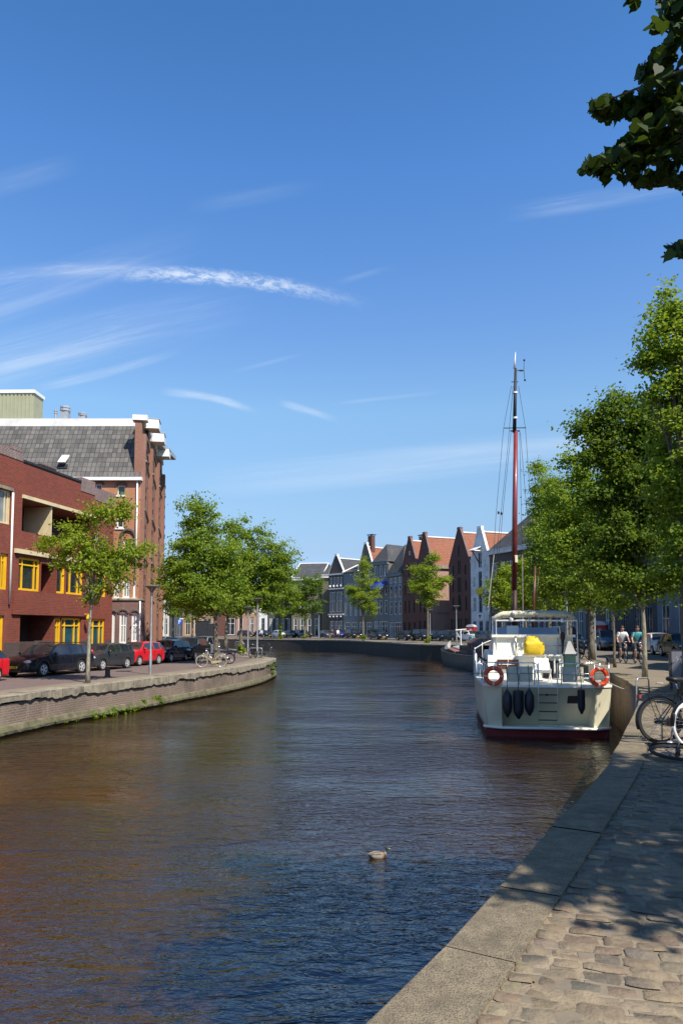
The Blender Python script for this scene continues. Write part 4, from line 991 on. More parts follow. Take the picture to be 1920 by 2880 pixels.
# --- canal houses
mt['dark_pane'] = M('dark_shutter', (.040, .016, .013), .5, var=.2)
def house(label, fr, W, D, eave, apex, wallm, roofm, roof='gable', cap=.6, cope=None, rows=(), win=None, sidem=None, chim=None, cornice=None, name='canal_house', z0=0.0, framem='white', panem='glass', door=None, side_rows=()):
    """rows: (z0, z1, [(f0, f1), ...], bars_u, bars_z); openings as fractions of the width"""
    h = thing(name, label, 'house', tuple(fr.p(W / 2, 0, z0)), 0, 'canal houses')
    h.rotation_euler = (0, 0, 0); P = fr.p
    ops = []; spec = []
    for r in rows:
        for (f0, f1) in r[2]:
            o = (f0 * W, f1 * W, r[0], r[1]); ops.append(o); spec.append((o, r[3] if len(r) > 3 else (.5,), r[4] if len(r) > 4 else (.62,), r[5] if len(r) > 5 else framem, r[6] if len(r) > 6 else ('dark_pane' if len(r) > 5 and r[5] in ('wood_dark', 'black') else panem)))
    if roof == 'gable': out = [(0, z0), (W, z0), (W, eave), (W / 2 + cap / 2, apex), (W / 2 - cap / 2, apex), (0, eave)]
    else: out = [(0, z0), (W, z0), (W, eave), (0, eave)]
    b = MB(); wall(b, fr, out, ops, reveal=.13)
    if roof == 'gable': b.poly([P(a, -.32, c) for a, c in out[2:]][::-1])
    b.build('front_wall', mt[wallm], h)
    b = MB(); shell(b, fr, 0, W, D, z0, eave, roof=False)
    if roof == 'gable': b.poly([P(W, -D, eave), P(0, -D, eave), P(W / 2, -D, apex - .6)])
    b.build('side_wall', mt[sidem or wallm], h)
    for o, bu, bz, fm, pm in spec: window(h, fr, *o, mt[fm], mt[pm], reveal=.13, bars_u=bu, bars_z=bz, fw=.11, depth=.08)
    b = MB(); ra = apex - (.45 if roof == 'gable' else 0)
    if roof == 'gable':
        slab(b, [P(-.1, -.3, eave - .05), P(-.1, -D, eave - .05), P(W / 2, -D, ra), P(W / 2, -.3, ra)], .12); slab(b, [P(W + .1, -.3, eave - .05), P(W + .1, -D, eave - .05), P(W / 2, -D, ra), P(W / 2, -.3, ra)], .12)
        rid = [P(W / 2, -.3, ra), P(W / 2, -D, ra)]
    elif roof == 'side':
        slab(b, [P(-.1, .25, eave), P(W + .1, .25, eave), P(W + .1, -D / 2, apex), P(-.1, -D / 2, apex)], .14); slab(b, [P(-.1, -D - .2, eave), P(W + .1, -D - .2, eave), P(W + .1, -D / 2, apex), P(-.1, -D / 2, apex)], .14)
        rid = [P(0, -D / 2, apex), P(W, -D / 2, apex)]
    elif roof == 'hip':
        i = min(W, D) * .38; q0, q1 = P(i, -D / 2, apex), P(W - i, -D / 2, apex)
        if W < D: q0, q1 = P(W / 2, -i, apex), P(W / 2, -D + i, apex)
        A, B_, C_, D_ = P(-.3, .3, eave), P(W + .3, .3, eave), P(W + .3, -D, eave), P(-.3, -D, eave)
        if W < D: b.poly([A, B_, q0]); b.poly([B_, C_, q1, q0]); b.poly([C_, D_, q1]); b.poly([D_, A, q0, q1])
        else: b.poly([A, B_, q1, q0]); b.poly([B_, C_, q1]); b.poly([C_, D_, q0, q1]); b.poly([D_, A, q0])
        b.poly([A, D_, C_, B_]); rid = [q0, q1]
    else:
        b.box(0, W, -D, 0, eave, eave + .2, fr); rid = None
    b.build('roof', mt[roofm], h)
    if rid and roof != 'hip':
        q = MB(); q.tube([p + Vector((0, 0, .06)) for p in rid], .14, 6); q.build('ridge', mt['white'], h)
    if roof == 'side':
        for u in (-.12, W + .12):
            q = MB(); q.tube([P(u, .25, eave + .05), P(u, -D / 2, apex + .05), P(u, -D - .2, eave + .05)], .13, 4); q.build('verge', mt['white'], h)
        for u, s in ((0, -1), (W, 1)):
            q = MB(); q.poly([P(u + .02 * s, 0, eave - .02), P(u + .02 * s, -D, eave - .02), P(u + .02 * s, -D / 2, apex - .1)]); q.build('gable_wall', mt[sidem or wallm], h)
    if roof == 'gable' and cope:
        q = MB(); t = .18
        for s in (-1, 1):
            a = (W / 2 + s * W / 2, eave); c = (W / 2 + s * cap / 2, apex)
            q.hexa([P(a[0], -.38, a[1]), P(a[0], .05, a[1]), P(c[0], .05, c[1]), P(c[0], -.38, c[1])], [P(a[0] + s * .02, -.38, a[1] + t * 1.5), P(a[0] + s * .02, .05, a[1] + t * 1.5), P(c[0] + s * .02, .05, c[1] + t), P(c[0] + s * .02, -.38, c[1] + t)])
        q.box(W / 2 - cap / 2 - .1, W / 2 + cap / 2 + .1, -.42, .1, apex + .02, apex + .42, fr)
        q.build('gable_coping', mt[cope], h)
    if cornice:
        q = MB(); q.box(-.12, W + .12, -.1, .38, eave - .55, eave - .02, fr); q.box(-.2, W + .2, -.1, .5, eave - .018, eave + .12, fr); q.build('cornice', mt[cornice], h)
    for c in (chim or ()):
        u, w, za, zb, cm = c
        q = MB(); q.box(u - .55, u + .55, w - .45, w + .45, za, zb, fr); ch = q.build('chimney', mt[cm], h)
        q = MB(); q.box(u - .8, u + .8, w - .65, w + .65, zb + .22, zb + .30, fr)
        for du in (-.5, .5):
            for dw in (-.4, .4): q.box(u + du - .05, u + du + .05, w + dw - .05, w + dw + .05, zb + .002, zb + .22, fr)
        q.build('chimney_cap', mt['dark_metal'], ch)
    if door:
        q = MB(); q.box(door[0] * W, door[1] * W, -.02, .03, z0, door[2], fr); q.build('door', mt[door[3]], h)
    return h
A1 = math.atan2(-.917, .4); D1 = Vector((-.4, .917, 0)); O1 = Vector((21.9, 105, 0))
F1 = lambda s: Fr(O1 + D1 * s, A1)
r3 = lambda a, b_: [(a, a + .16), (.5 - .08, .5 + .08), (b_ - .16, b_)]
h1 = house('white gabled warehouse with projecting hoist and yellow banner', F1(4.94), 4.94, 16, 11.9, 16.9, 'plaster_white', 'tile_orange', cap=.9, cope='white_clean',
      rows=[(.2, 2.9, [(.10, .28), (.42, .62), (.74, .92)], (.5,), (.7,), 'plaster_blue'), (4.3, 6.6, [(.12, .28), (.76, .90)]), (4.2, 7.2, [(.42, .60)], (.5,), (), 'plaster_blue'), (8.0, 9.8, [(.12, .24), (.76, .88)]), (7.9, 10.4, [(.42, .60)], (.5,), (), 'plaster_blue'), (11.0, 13.2, [(.42, .60)], (), (), 'plaster_blue'), (10.8, 12.2, [(.2, .3), (.72, .82)])])
f = F1(4.94)
b = MB(); b.prism([f.p(1.6, 1.5, 13.5), f.p(3.1, 1.5, 13.5), f.p(3.1, -.1, 14.2), f.p(1.6, -.1, 14.2)], Vector((0, 0, -.12))); b.box(1.7, 3.0, -.05, 1.3, 13.45, 13.62, f); b.build('hoist_hood', mt['white_clean'], h1)
b = MB(); b.tube([f.p(2.35, 0, 11.7), f.p(2.35, 1.2, 13.4)], .09, 6); b.tube([f.p(2.35, -.2, 13.5), f.p(2.35, 1.4, 13.5)], .12, 6); b.build('hoist_bracket', mt['black'], h1)
b = MB(); b.box(1.7, 3.4, .05, .14, 3.1, 4.0, f); s = b.build('shop_sign', mt['white_clean'], h1)
mt['sign_red'] = M('sign_red', (.45, .02, .04), .5)
b = MB(); b.ball(tuple(f.p(2.4, .15, 3.72)), (.14, .14, .16), 10, 6); b.ball(tuple(f.p(2.75, .15, 3.72)), (.16, .16, .15), 10, 6); b.ball(tuple(f.p(2.6, .15, 3.42)), (.18, .12, .09), 10, 6); b.build('emblem', mt['sign_red'], s)
b = MB(); m_ = M('banner_yellow', (.72, .55, .03), .5)
n = 10; b.loft([[f.p(1.5 + 2.0 * i / n, .12 + .05, 7.35 - .42 * (1 - (2 * i / n - 1) ** 2) - .05), f.p(1.5 + 2.0 * i / n, .12 + .35 * (1 - (2 * i / n - 1) ** 2), 7.5), f.p(1.5 + 2.0 * i / n, .1, 7.95)] for i in range(n + 1)], closed=False); b.build('hull_shaped_sign', m_, h1)
b = MB(); b.box(1.7, 3.3, .20, .30, 7.50, 7.62, f); b.build('sign_band', mt['sign_red'], h1)
house('broad brown brick warehouse with steep gable beside the white one', F1(11.2), 6.26, 18, 11.7, 17.5, 'brick_far', 'tile_orange', cap=.7, cope='brick_annex',
      rows=[(.2, 3.4, [(.08, .28), (.40, .62), (.72, .92)], (.5,), (.75,), 'black'), (4.6, 6.8, [(.16, .25), (.75, .84)], (), (), 'wood_dark'), (4.5, 7.2, [(.42, .58)], (.5,), (), 'wood_dark', 'glass'), (7.6, 9.4, [(.16, .25), (.75, .84)], (), (), 'wood_dark'), (7.5, 9.9, [(.42, .58)], (.5,), (), 'wood_dark'), (10.2, 11.8, [(.18, .27), (.73, .82)], (), (), 'wood_dark'), (10.4, 12.6, [(.42, .58)], (.5,), (), 'wood_dark'), (13.2, 15.0, [(.44, .56)], (), (), 'wood_dark')])
b3 = house('brown gabled warehouse with sunlit side wall on the alley corner', F1(21.5), 5.0, 19, 12.7, 18.1, 'brick_far', 'tile_orange', cap=.7, cope='brick_annex',
      rows=[(.2, 3.2, [(.10, .25), (.42, .60), (.75, .90)], (.5,), (.75,), 'black'), (4.6, 6.6, [(.16, .26), (.74, .84)], (), (), 'wood_dark'), (4.5, 7.2, [(.42, .58)], (.5,), (), 'wood_dark'), (7.8, 9.4, [(.16, .26), (.74, .84)], (), (), 'wood_dark'), (7.7, 9.9, [(.42, .58)], (.5,), (), 'wood_dark'), (11.0, 13.0, [(.42, .58)], (.5,), (), 'wood_dark')], sidem='brick_pale')  # side wall brick paler than the front: its sunlight is put into the colour
f = F1(21.5); b = MB(); b.box(5.0, 5.35, -18, .1, 12.0, 12.65, f); b.build('eaves_cornice', mt['stone'], b3); b = MB(); b.box(5.001, 5.12, -18, .02, 4.4, 4.62, f); b.build('string_course', mt['stone'], b3)
house('narrow brown gabled warehouse joined to the grey corner house', F1(27.0), 5.5, 18, 12.9, 18.0, 'brick_far', 'tile_orange', cap=.7, cope='brick_annex',
      rows=[(.2, 3.0, [(.10, .22), (.40, .58), (.76, .90)], (.5,), (.75,), 'black'), (4.6, 6.8, [(.16, .26), (.42, .58), (.74, .84)], (), (), 'wood_dark'), (7.8, 9.6, [(.16, .26), (.42, .58), (.74, .84)], (), (), 'wood_dark'), (11.2, 13.2, [(.42, .58)], (), (), 'wood_dark'), (15.0, 15.7, [(.44, .56)], (), (), 'white')])
house('blue grey house with hipped slate roof and three window columns', F1(32.5), 5.5, 14, 12.1, 17.6, 'plaster_grey', 'tile_slate', roof='hip', cornice='plaster_grey',
      rows=[(.2, 3.0, [(.08, .36), (.44, .92)], (.33, .66), (.7,)), (4.4, 6.9, r3(.10, .90), (), (.6,)), (7.6, 9.9, r3(.10, .90), (), (.6,)), (10.3, 11.3, r3(.10, .90), (), ())], chim=[(3.6, -5.4, 16.4, 19.2, 'brick_olive')])
A2 = math.atan2(-.76, .65); D2 = Vector((-.65, .76, 0)); O2 = Vector((8.9, 134.8, 0)); F2 = lambda s: Fr(O2 + D2 * s, A2)
h6 = house('grey house with dark hip roof and a bright blue awning', F2(4.2), 4.2, 12, 14.6, 18.2, 'brick_grey', 'tile_slate', roof='hip', cornice='plaster_grey',
      rows=[(.2, 3.2, [(.06, .3), (.4, .94)], (.33, .66), (.7,)), (4.6, 7.2, r3(.08, .92), (), (.6,)), (8.2, 10.0, r3(.08, .92), (), (.6,)), (11.8, 13.9, r3(.08, .92), (), ())], sidem='brick_olive')
aw = M('blue_awning', (.008, .04, .36), .6); f = F2(4.2); b = MB()
b.prism([f.p(.2, 1.7, 9.3), f.p(4.0, 1.7, 9.3), f.p(4.0, .02, 10.8), f.p(.2, .02, 10.8)], Vector((0, 0, -.06))); b.prism([f.p(.2, 1.7, 8.95), f.p(4.0, 1.7, 8.95), f.p(4.0, 1.7, 9.3), f.p(.2, 1.7, 9.3)], f.N * .03)
b.prism([f.p(.2, .02, 9.3), f.p(.2, 1.7, 9.3), f.p(.2, .02, 10.8)], f.T * -.03); b.build('awning', aw, h6)
house('tall house with white edged steep gable and big capped chimney', F2(8.6), 4.4, 16, 13.6, 18.4, 'brick_olive', 'tile_orange', cap=.7, cope='white_clean', rows=[(.2, 3.1, [(.08, .42), (.55, .92)], (.5,), (.7,)), (4.4, 7.0, r3(.08, .92)), (8.0, 10.4, r3(.08, .92)), (11.2, 13.0, r3(.12, .88), (), ())], chim=[(2.2, -1.6, 16.8, 20.2, 'brick_far')], sidem='plaster_white')
house('low pale grey house with slate roof half behind a tree', F2(13.0), 4.4, 12, 13.2, 15.8, 'plaster_grey', 'tile_slate', roof='side', rows=[(.2, 3.1, [(.08, .42), (.55, .92)], (.5,), (.7,)), (4.4, 7.0, r3(.08, .92)), (8.2, 10.6, r3(.08, .92))], sidem='plaster_white')
f9 = F2(17.8)
h9 = house('dark brick house with white stepped trim and pointed dormer gable', f9, 4.8, 14, 13.2, 16.8, 'brick_dark', 'tile_slate', cap=.6, cope='white_clean',
      rows=[(.2, 3.4, [(.10, .34), (.42, .62), (.68, .92)], (.5,), (.7,)), (5.2, 9.4, [(.08, .22), (.26, .46), (.54, .74), (.78, .92)], (), (.55,)), (11.0, 12.4, [(.10, .24), (.34, .48), (.56, .70), (.78, .90)], (), ())])
b = MB()
for zz in (4.6, 9.9, 12.9): b.box(-.05, 4.85, -.02, .16, zz, zz + .26, f9)
for k in range(4): b.ball(tuple(f9.p(.7 + 1.15 * k, .05, 10.6)), (.34, .1, .26), 10, 6); b.ball(tuple(f9.p(.7 + 1.15 * k, .05, 4.3)), (.34, .1, .2), 10, 6)
b.build('white_trim', mt['white'], h9)
b = MB(); b.box(2.2, 3.9, .02, .10, 3.45, 4.45, f9); s = b.build('shop_sign', mt['black'], h9)
b = MB(); b.prism([f9.p(2.75, .115, 3.65), f9.p(3.35, .115, 3.9), f9.p(2.75, .115, 4.2)], f9.N * .01); b.build('emblem', mt['plaster_grey'], s)
f10 = Fr(at(902, 1770, 152).xy.to_3d() if False else Vector((at(904, 1770, 152).x, 152, 0)), R(-14))
house('narrow olive house half in sun with a slate hip roof', f10, 4.2, 12, 13.2, 16.0, 'brick_olive', 'tile_slate', roof='hip', cornice='white', rows=[(.2, 4.6, [(.40, .78)], (.5,), ()), (6.2, 9.6, [(.40, .78)], (.5,), (.5,)), (11.0, 12.6, [(.40, .78)], (.5,), ())])
f11 = Fr(Vector((at(820, 1770, 154).x, 154, 0)), R(-10))
house('olive grey house with wide slate roof and white verge', f11, 6.4, 16, 12.8, 16.6, 'brick_olive', 'tile_slate', roof='side', cornice='white', rows=[(.2, 4.0, [(.08, .2), (.3, .42), (.55, .67), (.8, .92)], (), (.6,)), (5.0, 8.0, [(.08, .2), (.3, .42), (.55, .67), (.8, .92)], (), (.6,)), (9.2, 11.5, [(.08, .2), (.3, .42), (.55, .67), (.8, .92)], (), (.6,))])
# the row beyond the opposite bank, seen under the trees
row = [(440, 476, 'cream rendered house next to the corner of the warehouse', 'plaster_cream', 9.5, 'white', [(.1, .4), (.6, .9)]),
       (476, 514, 'dark narrow house with tall dim windows', 'plaster_dark', 10.5, 'plaster_grey', [(.2, .42), (.58, .8)]),
       (514, 606, 'low brick house with tall cream framed windows', 'brick_pale', 9.0, 'cream', [(.08, .24), (.36, .52), (.62, .88)]),
       (606, 664, 'brick shop with wide white shop window', 'brick_far', 9.5, 'white_clean', [(.5, .95)]),
       (664, 728, 'pale red brick house with two arched white windows', 'brick_pale', 8.8, 'white', [(.12, .3), (.62, .8)]),
       (728, 752, 'narrow white house glimpsed between the trunks', 'plaster_white', 9.8, 'plaster_grey', [(.3, .7)]),
       (752, 820, 'dark grey house with thin white pilasters', 'plaster_dark', 11.0, 'white', [(.1, .2), (.35, .45), (.6, .7), (.84, .94)])]
for (p0, p1, lab, wm, ev, fm, cols) in row:
    Y = 162; a = at(p0, 1770, Y).x; c = at(p1, 1770, Y).x
    house(lab, Fr((a, Y, 0), 0.0), c - a - .02, 12, ev, ev + 3.5, wm, 'tile_slate' if 'dark' in lab else 'tile_orange', roof='side', rows=[(.4, 4.2, cols, (.5,), (.68,)), (5.2, 7.8, cols, (.5,), (.62,))], framem=fm, name='row_house')
# the shaded row on the east quay, behind the trees, its shade put into darker wall colours
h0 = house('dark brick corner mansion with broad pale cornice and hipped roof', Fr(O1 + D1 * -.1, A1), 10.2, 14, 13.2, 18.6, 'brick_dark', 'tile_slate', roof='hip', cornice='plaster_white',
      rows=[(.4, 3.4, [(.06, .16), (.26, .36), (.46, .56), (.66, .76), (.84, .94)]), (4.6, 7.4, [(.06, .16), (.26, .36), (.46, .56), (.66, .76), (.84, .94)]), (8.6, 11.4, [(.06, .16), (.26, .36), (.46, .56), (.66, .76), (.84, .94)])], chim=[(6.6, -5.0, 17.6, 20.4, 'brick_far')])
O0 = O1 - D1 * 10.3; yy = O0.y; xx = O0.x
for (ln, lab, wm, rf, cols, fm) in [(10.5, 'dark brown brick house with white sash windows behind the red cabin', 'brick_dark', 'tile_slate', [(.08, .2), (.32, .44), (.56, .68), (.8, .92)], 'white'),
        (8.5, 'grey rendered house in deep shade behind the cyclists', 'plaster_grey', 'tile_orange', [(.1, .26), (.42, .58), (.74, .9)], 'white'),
        (9.0, 'shade-darkened brick house with tall white window pairs', 'brick_dark', 'tile_slate', [(.08, .2), (.24, .36), (.62, .74), (.78, .9)], 'white_clean'),
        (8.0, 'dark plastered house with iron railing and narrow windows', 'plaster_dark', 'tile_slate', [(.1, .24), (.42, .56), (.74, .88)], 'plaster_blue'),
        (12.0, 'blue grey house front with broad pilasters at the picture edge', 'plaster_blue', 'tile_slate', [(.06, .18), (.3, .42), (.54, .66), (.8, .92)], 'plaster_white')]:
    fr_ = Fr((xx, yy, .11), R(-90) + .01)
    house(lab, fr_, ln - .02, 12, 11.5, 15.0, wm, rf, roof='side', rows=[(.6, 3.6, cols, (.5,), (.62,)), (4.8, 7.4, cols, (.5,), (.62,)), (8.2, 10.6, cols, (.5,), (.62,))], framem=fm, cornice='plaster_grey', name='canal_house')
    p = fr_.p(ln, 0, 0); xx, yy = p.x, p.y

# unseen houses added beside and behind the viewer to block low sky light
pts_ = [(19.5, 30.0, -1.2), (17.0, 17.0, -1.1), (11.5, 3.0, -1.05)]
for (x_, y_, a_), lab in zip(pts_, ('tall dark brick house close to the bicycles, outside the picture', 'grey rendered house opposite the overhead tree, outside the picture', 'brown brick house beside the viewer, outside the picture')):
    wl = 13.4; f_ = Fr((x_ + 2, y_ + 6, .11), a_)
    house(lab, f_, wl, 11, 12.5, 16.0, {'t': 'brick_dark', 'g': 'plaster_grey', 'b': 'brick_far'}[lab[0]], 'tile_slate', roof='side', rows=[(.6, 3.6, [(.08, .2), (.32, .44), (.56, .68), (.8, .92)], (.5,), (.62,)), (4.8, 7.4, [(.08, .2), (.32, .44), (.56, .68), (.8, .92)], (.5,), (.62,)), (8.2, 10.6, [(.08, .2), (.32, .44), (.56, .68), (.8, .92)], (.5,), (.62,))], cornice='plaster_grey')
# ------------------------------------------------------------------ cars
mt['tyre'] = M('tyre', (.02, .02, .021), .85, var=.2, scale=9)
mt['alloy'] = M('alloy_rim', (.66, .66, .68), .3, .35, var=.06)
mt['carglass'] = glass_mat('car_glass', (.012, .015, .019), .03, (.03, .035, .04))
mt['lamp_clear'] = M('headlamp_glass', (.62, .66, .70), .12, .4, var=.1, coat=.8)
mt['lamp_red'] = M('tail_lamp', (.40, .015, .02), .2, var=.1, coat=.8)
mt['plate'] = M('yellow_number_plate', (.75, .50, .03), .5, var=.04)
mt['trim'] = M('black_trim', (.02, .02, .022), .6, var=.15)
PAINT = {n: paint_mat(n + '_car_paint', c, .25, me_) for n, c, me_ in [('navy', (.012, .015, .024), .2), ('graphite', (.055, .058, .066), .4), ('red', (.60, .012, .022), 0), ('black', (.010, .010, .012), .1), ('silver', (.42, .44, .46), .6),
         ('dark_blue', (.014, .022, .045), .3), ('bright_blue', (.015, .035, .22), .2), ('white', (.74, .75, .76), 0), ('grey_blue', (.14, .17, .22), .4), ('slate', (.09, .10, .12), .4), ('maroon', (.05, .012, .014), .1)]}
KIND = {  # L, W, H, hood z, belt z, windscreen base/top, roof rear, rear window base (from front, fractions), tail z, wheel radius, pillars
    'wagon': (4.75, 1.84, 1.48, .98, .98, .27, .42, .93, .985, .98, .33, (.60, .79)),
    'hatch': (3.85, 1.66, 1.43, .98, .95, .24, .40, .90, .975, .98, .29, (.62, .83)),
    'liftback': (4.50, 1.77, 1.47, .98, .96, .27, .42, .78, .93, 1.04, .31, (.57, .76)),
    'mpv': (4.05, 1.72, 1.62, 1.02, 1.00, .17, .38, .92, .98, 1.02, .30, (.56, .78)),
    'van': (4.80, 1.90, 1.98, 1.15, 1.10, .16, .33, .97, .99, 1.1, .33, (.40,)),
    'small': (3.55, 1.60, 1.42, .98, .94, .22, .40, .86, .97, .98, .28, (.66,))}
def car(kind, paint, label, group, plate=True):
    L, W, H, hz, bz, wb, wt, rr, rb, tz, wr, pil = KIND[kind]; hw = W / 2
    X = lambda f: L / 2 - f * L
    r = thing('parked_car', label, 'car', (0, 0, 0), 0, group)
    def lerp(x, T):
        if x <= T[0][0]: return T[0][1]
        for (a, va), (b_, vb) in zip(T, T[1:]):
            if x <= b_: k = (x - a) / (b_ - a); k = k * k * (3 - 2 * k) * .35 + k * .65; return va + (vb - va) * k
        return T[-1][1]
    top = [(0, .62), (.012, .70), (.05, .80), (.12, hz - .09), (wb, hz), (wt, H - .035), ((wt + rr) / 2, H), (rr, H - .07), (rb, tz), (1, tz - (.10 if kind != 'liftback' else .04))]
    if kind in ('wagon', 'hatch', 'mpv', 'van', 'small'): top[-1] = (1, tz - .16)
    wid = [(0, hw * .74), (.03, hw * .88), (.10, hw * .97), (.25, hw), (.75, hw), (.92, hw * .965), (.985, hw * .90), (1, hw * .80)]
    xw = (.19, .19 + .575)
    fs = sorted(set([0, .006, .015, .03, .05, .08, wb, wt, rr, rb, 1, .99, .975] + [i / 52 for i in range(53)] + [p - .012 for p in pil] + [p + .012 for p in pil] + [wb + .05, rb - .03]))
    rings = []; info = []
    for f in fs:
        zt_ = lerp(f, top); w = lerp(f, wid); zb_ = .21 + .05 * (f < .04) + .08 * (f > .97)
        arch = zb_
        for q in xw:
            dx = (f - q) * L; R_ = wr + .055
            if abs(dx) < R_: arch = max(arch, wr + math.sqrt(R_ * R_ - dx * dx))
        belt = min(bz, zt_ - .03); cab = wb < f < rb
        up = max(0.0, min(1.0, (zt_ - bz) / (H - bz)))
        wrf = w * (.965 - .20 * up)
        zs = [(0, zb_), (w * .55, zb_), (w * .9, max(zb_, arch - .02)), (w * .985, max(zb_ + .07, arch)), (w, max(.52, arch + .03)), (w * .995, max(belt - .10, arch + .06)), (w * .965, max(belt, arch + .08)), (wrf, max(zt_ - .055, belt + .01)), (wrf * .88, zt_ - .012), (wrf * .45, zt_ + .012), (0, zt_ + .016)]
        x = X(f); ring = [(x, y, z) for y, z in zs] + [(x, -y, z) for y, z in zs[-2:0:-1]]
        rings.append(ring); info.append((f, cab, up))
    n = len(rings[0]); parts = {k: MB() for k in ('body', 'windscreen', 'rear_window', 'window_p', 'window_s')}
    for i in range(len(rings) - 1):
        f = (info[i][0] + info[i + 1][0]) / 2; cab = info[i][1] or info[i + 1][1]
        for k in range(n):
            l = (k + 1) % n; q = [rings[i][k], rings[i][l], rings[i + 1][l], rings[i + 1][k]]
            side = 6 if k == 6 else (13 if k == 13 else None); key = 'body'; topf = k in (7, 8, 9, 10, 11, 12)
            ispil = any(abs(f - p) < .0125 for p in pil)
            if side and wb + .045 < f < rb - .028 and not ispil and not (kind == 'van' and f > .42): key = 'window_p' if k == 6 else 'window_s'
            if k in (8, 9, 10, 11) and wb < f < wt: key = 'windscreen'
            if k in (8, 9, 10, 11) and rr + .004 < f < rb: key = 'rear_window'
            parts[key].poly(q)
    b = parts['body']; b.poly(rings[0][::-1]); b.poly(rings[-1])
    def weld(mb, name, mat):
        import bmesh
        o = mb.build(name, mat, r, local=True, fix=False); bm = bmesh.new(); bm.from_mesh(o.data); bmesh.ops.remove_doubles(bm, verts=bm.verts, dist=.0004); bmesh.ops.recalc_face_normals(bm, faces=bm.faces); bm.to_mesh(o.data); bm.free()
        o.data.polygons.foreach_set('use_smooth', [True] * len(o.data.polygons)); o.data.set_sharp_from_angle(angle=R(38)); return o
    body = weld(b, 'body', paint)
    for k, nm in (('windscreen', 'windscreen'), ('rear_window', 'rear_window'), ('window_p', 'side_window'), ('window_s', 'side_window')):
        if parts[k].f: weld(parts[k], nm, mt['carglass'])
    for q in xw:
        for s in (-1, 1):
            y = s * (hw - .10); b = MB(); b.lathe([(wr * .62, -.10), (wr * .92, -.10), (wr, -.07), (wr, .07), (wr * .92, .10), (wr * .62, .10)], (X(q), y, wr), 22, 'Y'); wh_ = b.build('wheel', mt['tyre'], r, smooth=40, local=True)
            b = MB(); yo = y + s * .101
            b.torus((X(q), yo, wr), wr * .62, wr * .055, 22, 6, (0, 1, 0), squash=.4)
            for k in range(5):
                a = 2 * math.pi * k / 5; ca, sa = math.cos(a), math.sin(a); h0 = wr * .10; h1 = wr * .60; t = wr * .10
                P = lambda rad, tt: (X(q) + ca * rad - sa * tt, yo + s * .014, wr + sa * rad + ca * tt)
                b.prism([P(h0, -t), P(h1, -t * 1.35), P(h1, t * 1.35), P(h0, t)], Vector((0, s * .012, 0)))
            b.lathe([(wr * .16, -.012), (wr * .16, .018)], (X(q), yo, wr), 12, 'Y'); b.build('rim', mt['alloy'], wh_, local=True)
    b = MB()
    for q in xw: b.cbox((X(q), 0, wr + .07), wr * 1.9, W * .78, wr * 1.1)
    b.build('wheel_wells', mt['trim'], r, local=True)
    for s in (-1, 1):
        b = MB(); b.ball((L / 2 - .15, s * hw * .70, .70), (.17, .20, .085), 12, 8, s * -.45); b.build('headlight', mt['lamp_clear'], r, smooth=True, local=True)
        b = MB(); b.ball((-L / 2 + .10, s * hw * .76, .84 if kind not in ('wagon', 'mpv', 'van') else .95), (.09, .12, .11 if kind not in ('wagon', 'mpv', 'van') else .22), 10, 8); b.build('tail_light', mt['lamp_red'], r, smooth=True, local=True)
        b = MB(); xm = X(wb + .06); b.ball((xm, s * (hw + .09), bz + .06), (.07, .11, .075), 10, 7); b.tube([(xm, s * hw * .93, bz + .02), (xm, s * (hw + .05), bz + .04)], .025, 6); b.build('wing_mirror', paint, r, smooth=True, local=True)
        b = MB(); b.cbox((X(.48), s * (hw * 1.003), bz - .15), .17, .035, .028); b.build('door_handle', mt['trim'], r, local=True)
        yv = s * (hw * 1.001)
        for f in (pil[0] + .005, wb + .02, (pil[1] if len(pil) > 1 else .82) + .02): b = MB(); b.cbox((X(f), yv * .996, .62), .012, .014, .62); b.build('door_seam', mt['trim'], r, local=True)
        b = MB(); b.cbox((0, s * hw * .992, .265), L * .36, .03, .07); b.build('sill_trim', mt['trim'], r, local=True)
    b = MB(); b.cbox((L / 2 - .015, 0, .60), .10, hw * .78, .13); b.build('grille', mt['trim'], r, local=True)
    b = MB(); b.cbox((L / 2 + .005, 0, .30), .12, hw * 1.05, .12); b.build('bumper_intake', mt['trim'], r, local=True)
    if plate:
        for s in (1, -1):
            b = MB(); b.cbox((s * (L / 2 + .045), 0, .45 if s > 0 else .72), .02, .50, .11); p = b.build('number_plate', mt['plate'], r, local=True)
            b = MB(); rg = random.Random(len(label))
            for k in range(8):
                if k in (2, 5): continue
                b.cbox((s * (L / 2 + .057), -.19 + .054 * k, .45 if s > 0 else .72), .004, .030, .062)
            b.build('lettering', mt['trim'], p, local=True)
    if kind == 'wagon':
        b = MB()
        for s in (-1, 1): b.tube([(X(.46), s * hw * .66, H - .01), (X(.50), s * hw * .67, H + .05), (X(.88), s * hw * .67, H + .04), (X(.92), s * hw * .66, H - .03)], .018, 6)
        b.build('roof_rail', mt['trim'], r, local=True)
    return r
GL, GF, GR = 'cars parked on the opposite bank', 'cars parked along the outer bend', 'cars parked on the cruiser quay'
PR = {}
def put_car(kind, col, X_, Y_, ang, label, group, z=0.0, swap_from=None, scale=None):
    """ang: heading of the front, radians from +X"""
    if kind not in PR:
        r = car(kind, PAINT[col], label, group); PR[kind] = (r, PAINT[col]); r.location = (X_, Y_, z); r.rotation_euler = (0, 0, ang)
        if scale: r.scale = (scale,) * 3
        return r
    r, p0 = PR[kind]
    return clone(r, (X_, Y_, z), ang, label, group, {p0: PAINT[col]} if PAINT[col] != p0 else None, scale or 1.0)
hd = math.atan2(-4.7, -1.45)     # facing the viewer along the opposite bank
put_car('small', 'red', -15.45, 29.35, hd, 'red car cut off by the picture edge, its tail and rear wheel showing', GL, ZL)
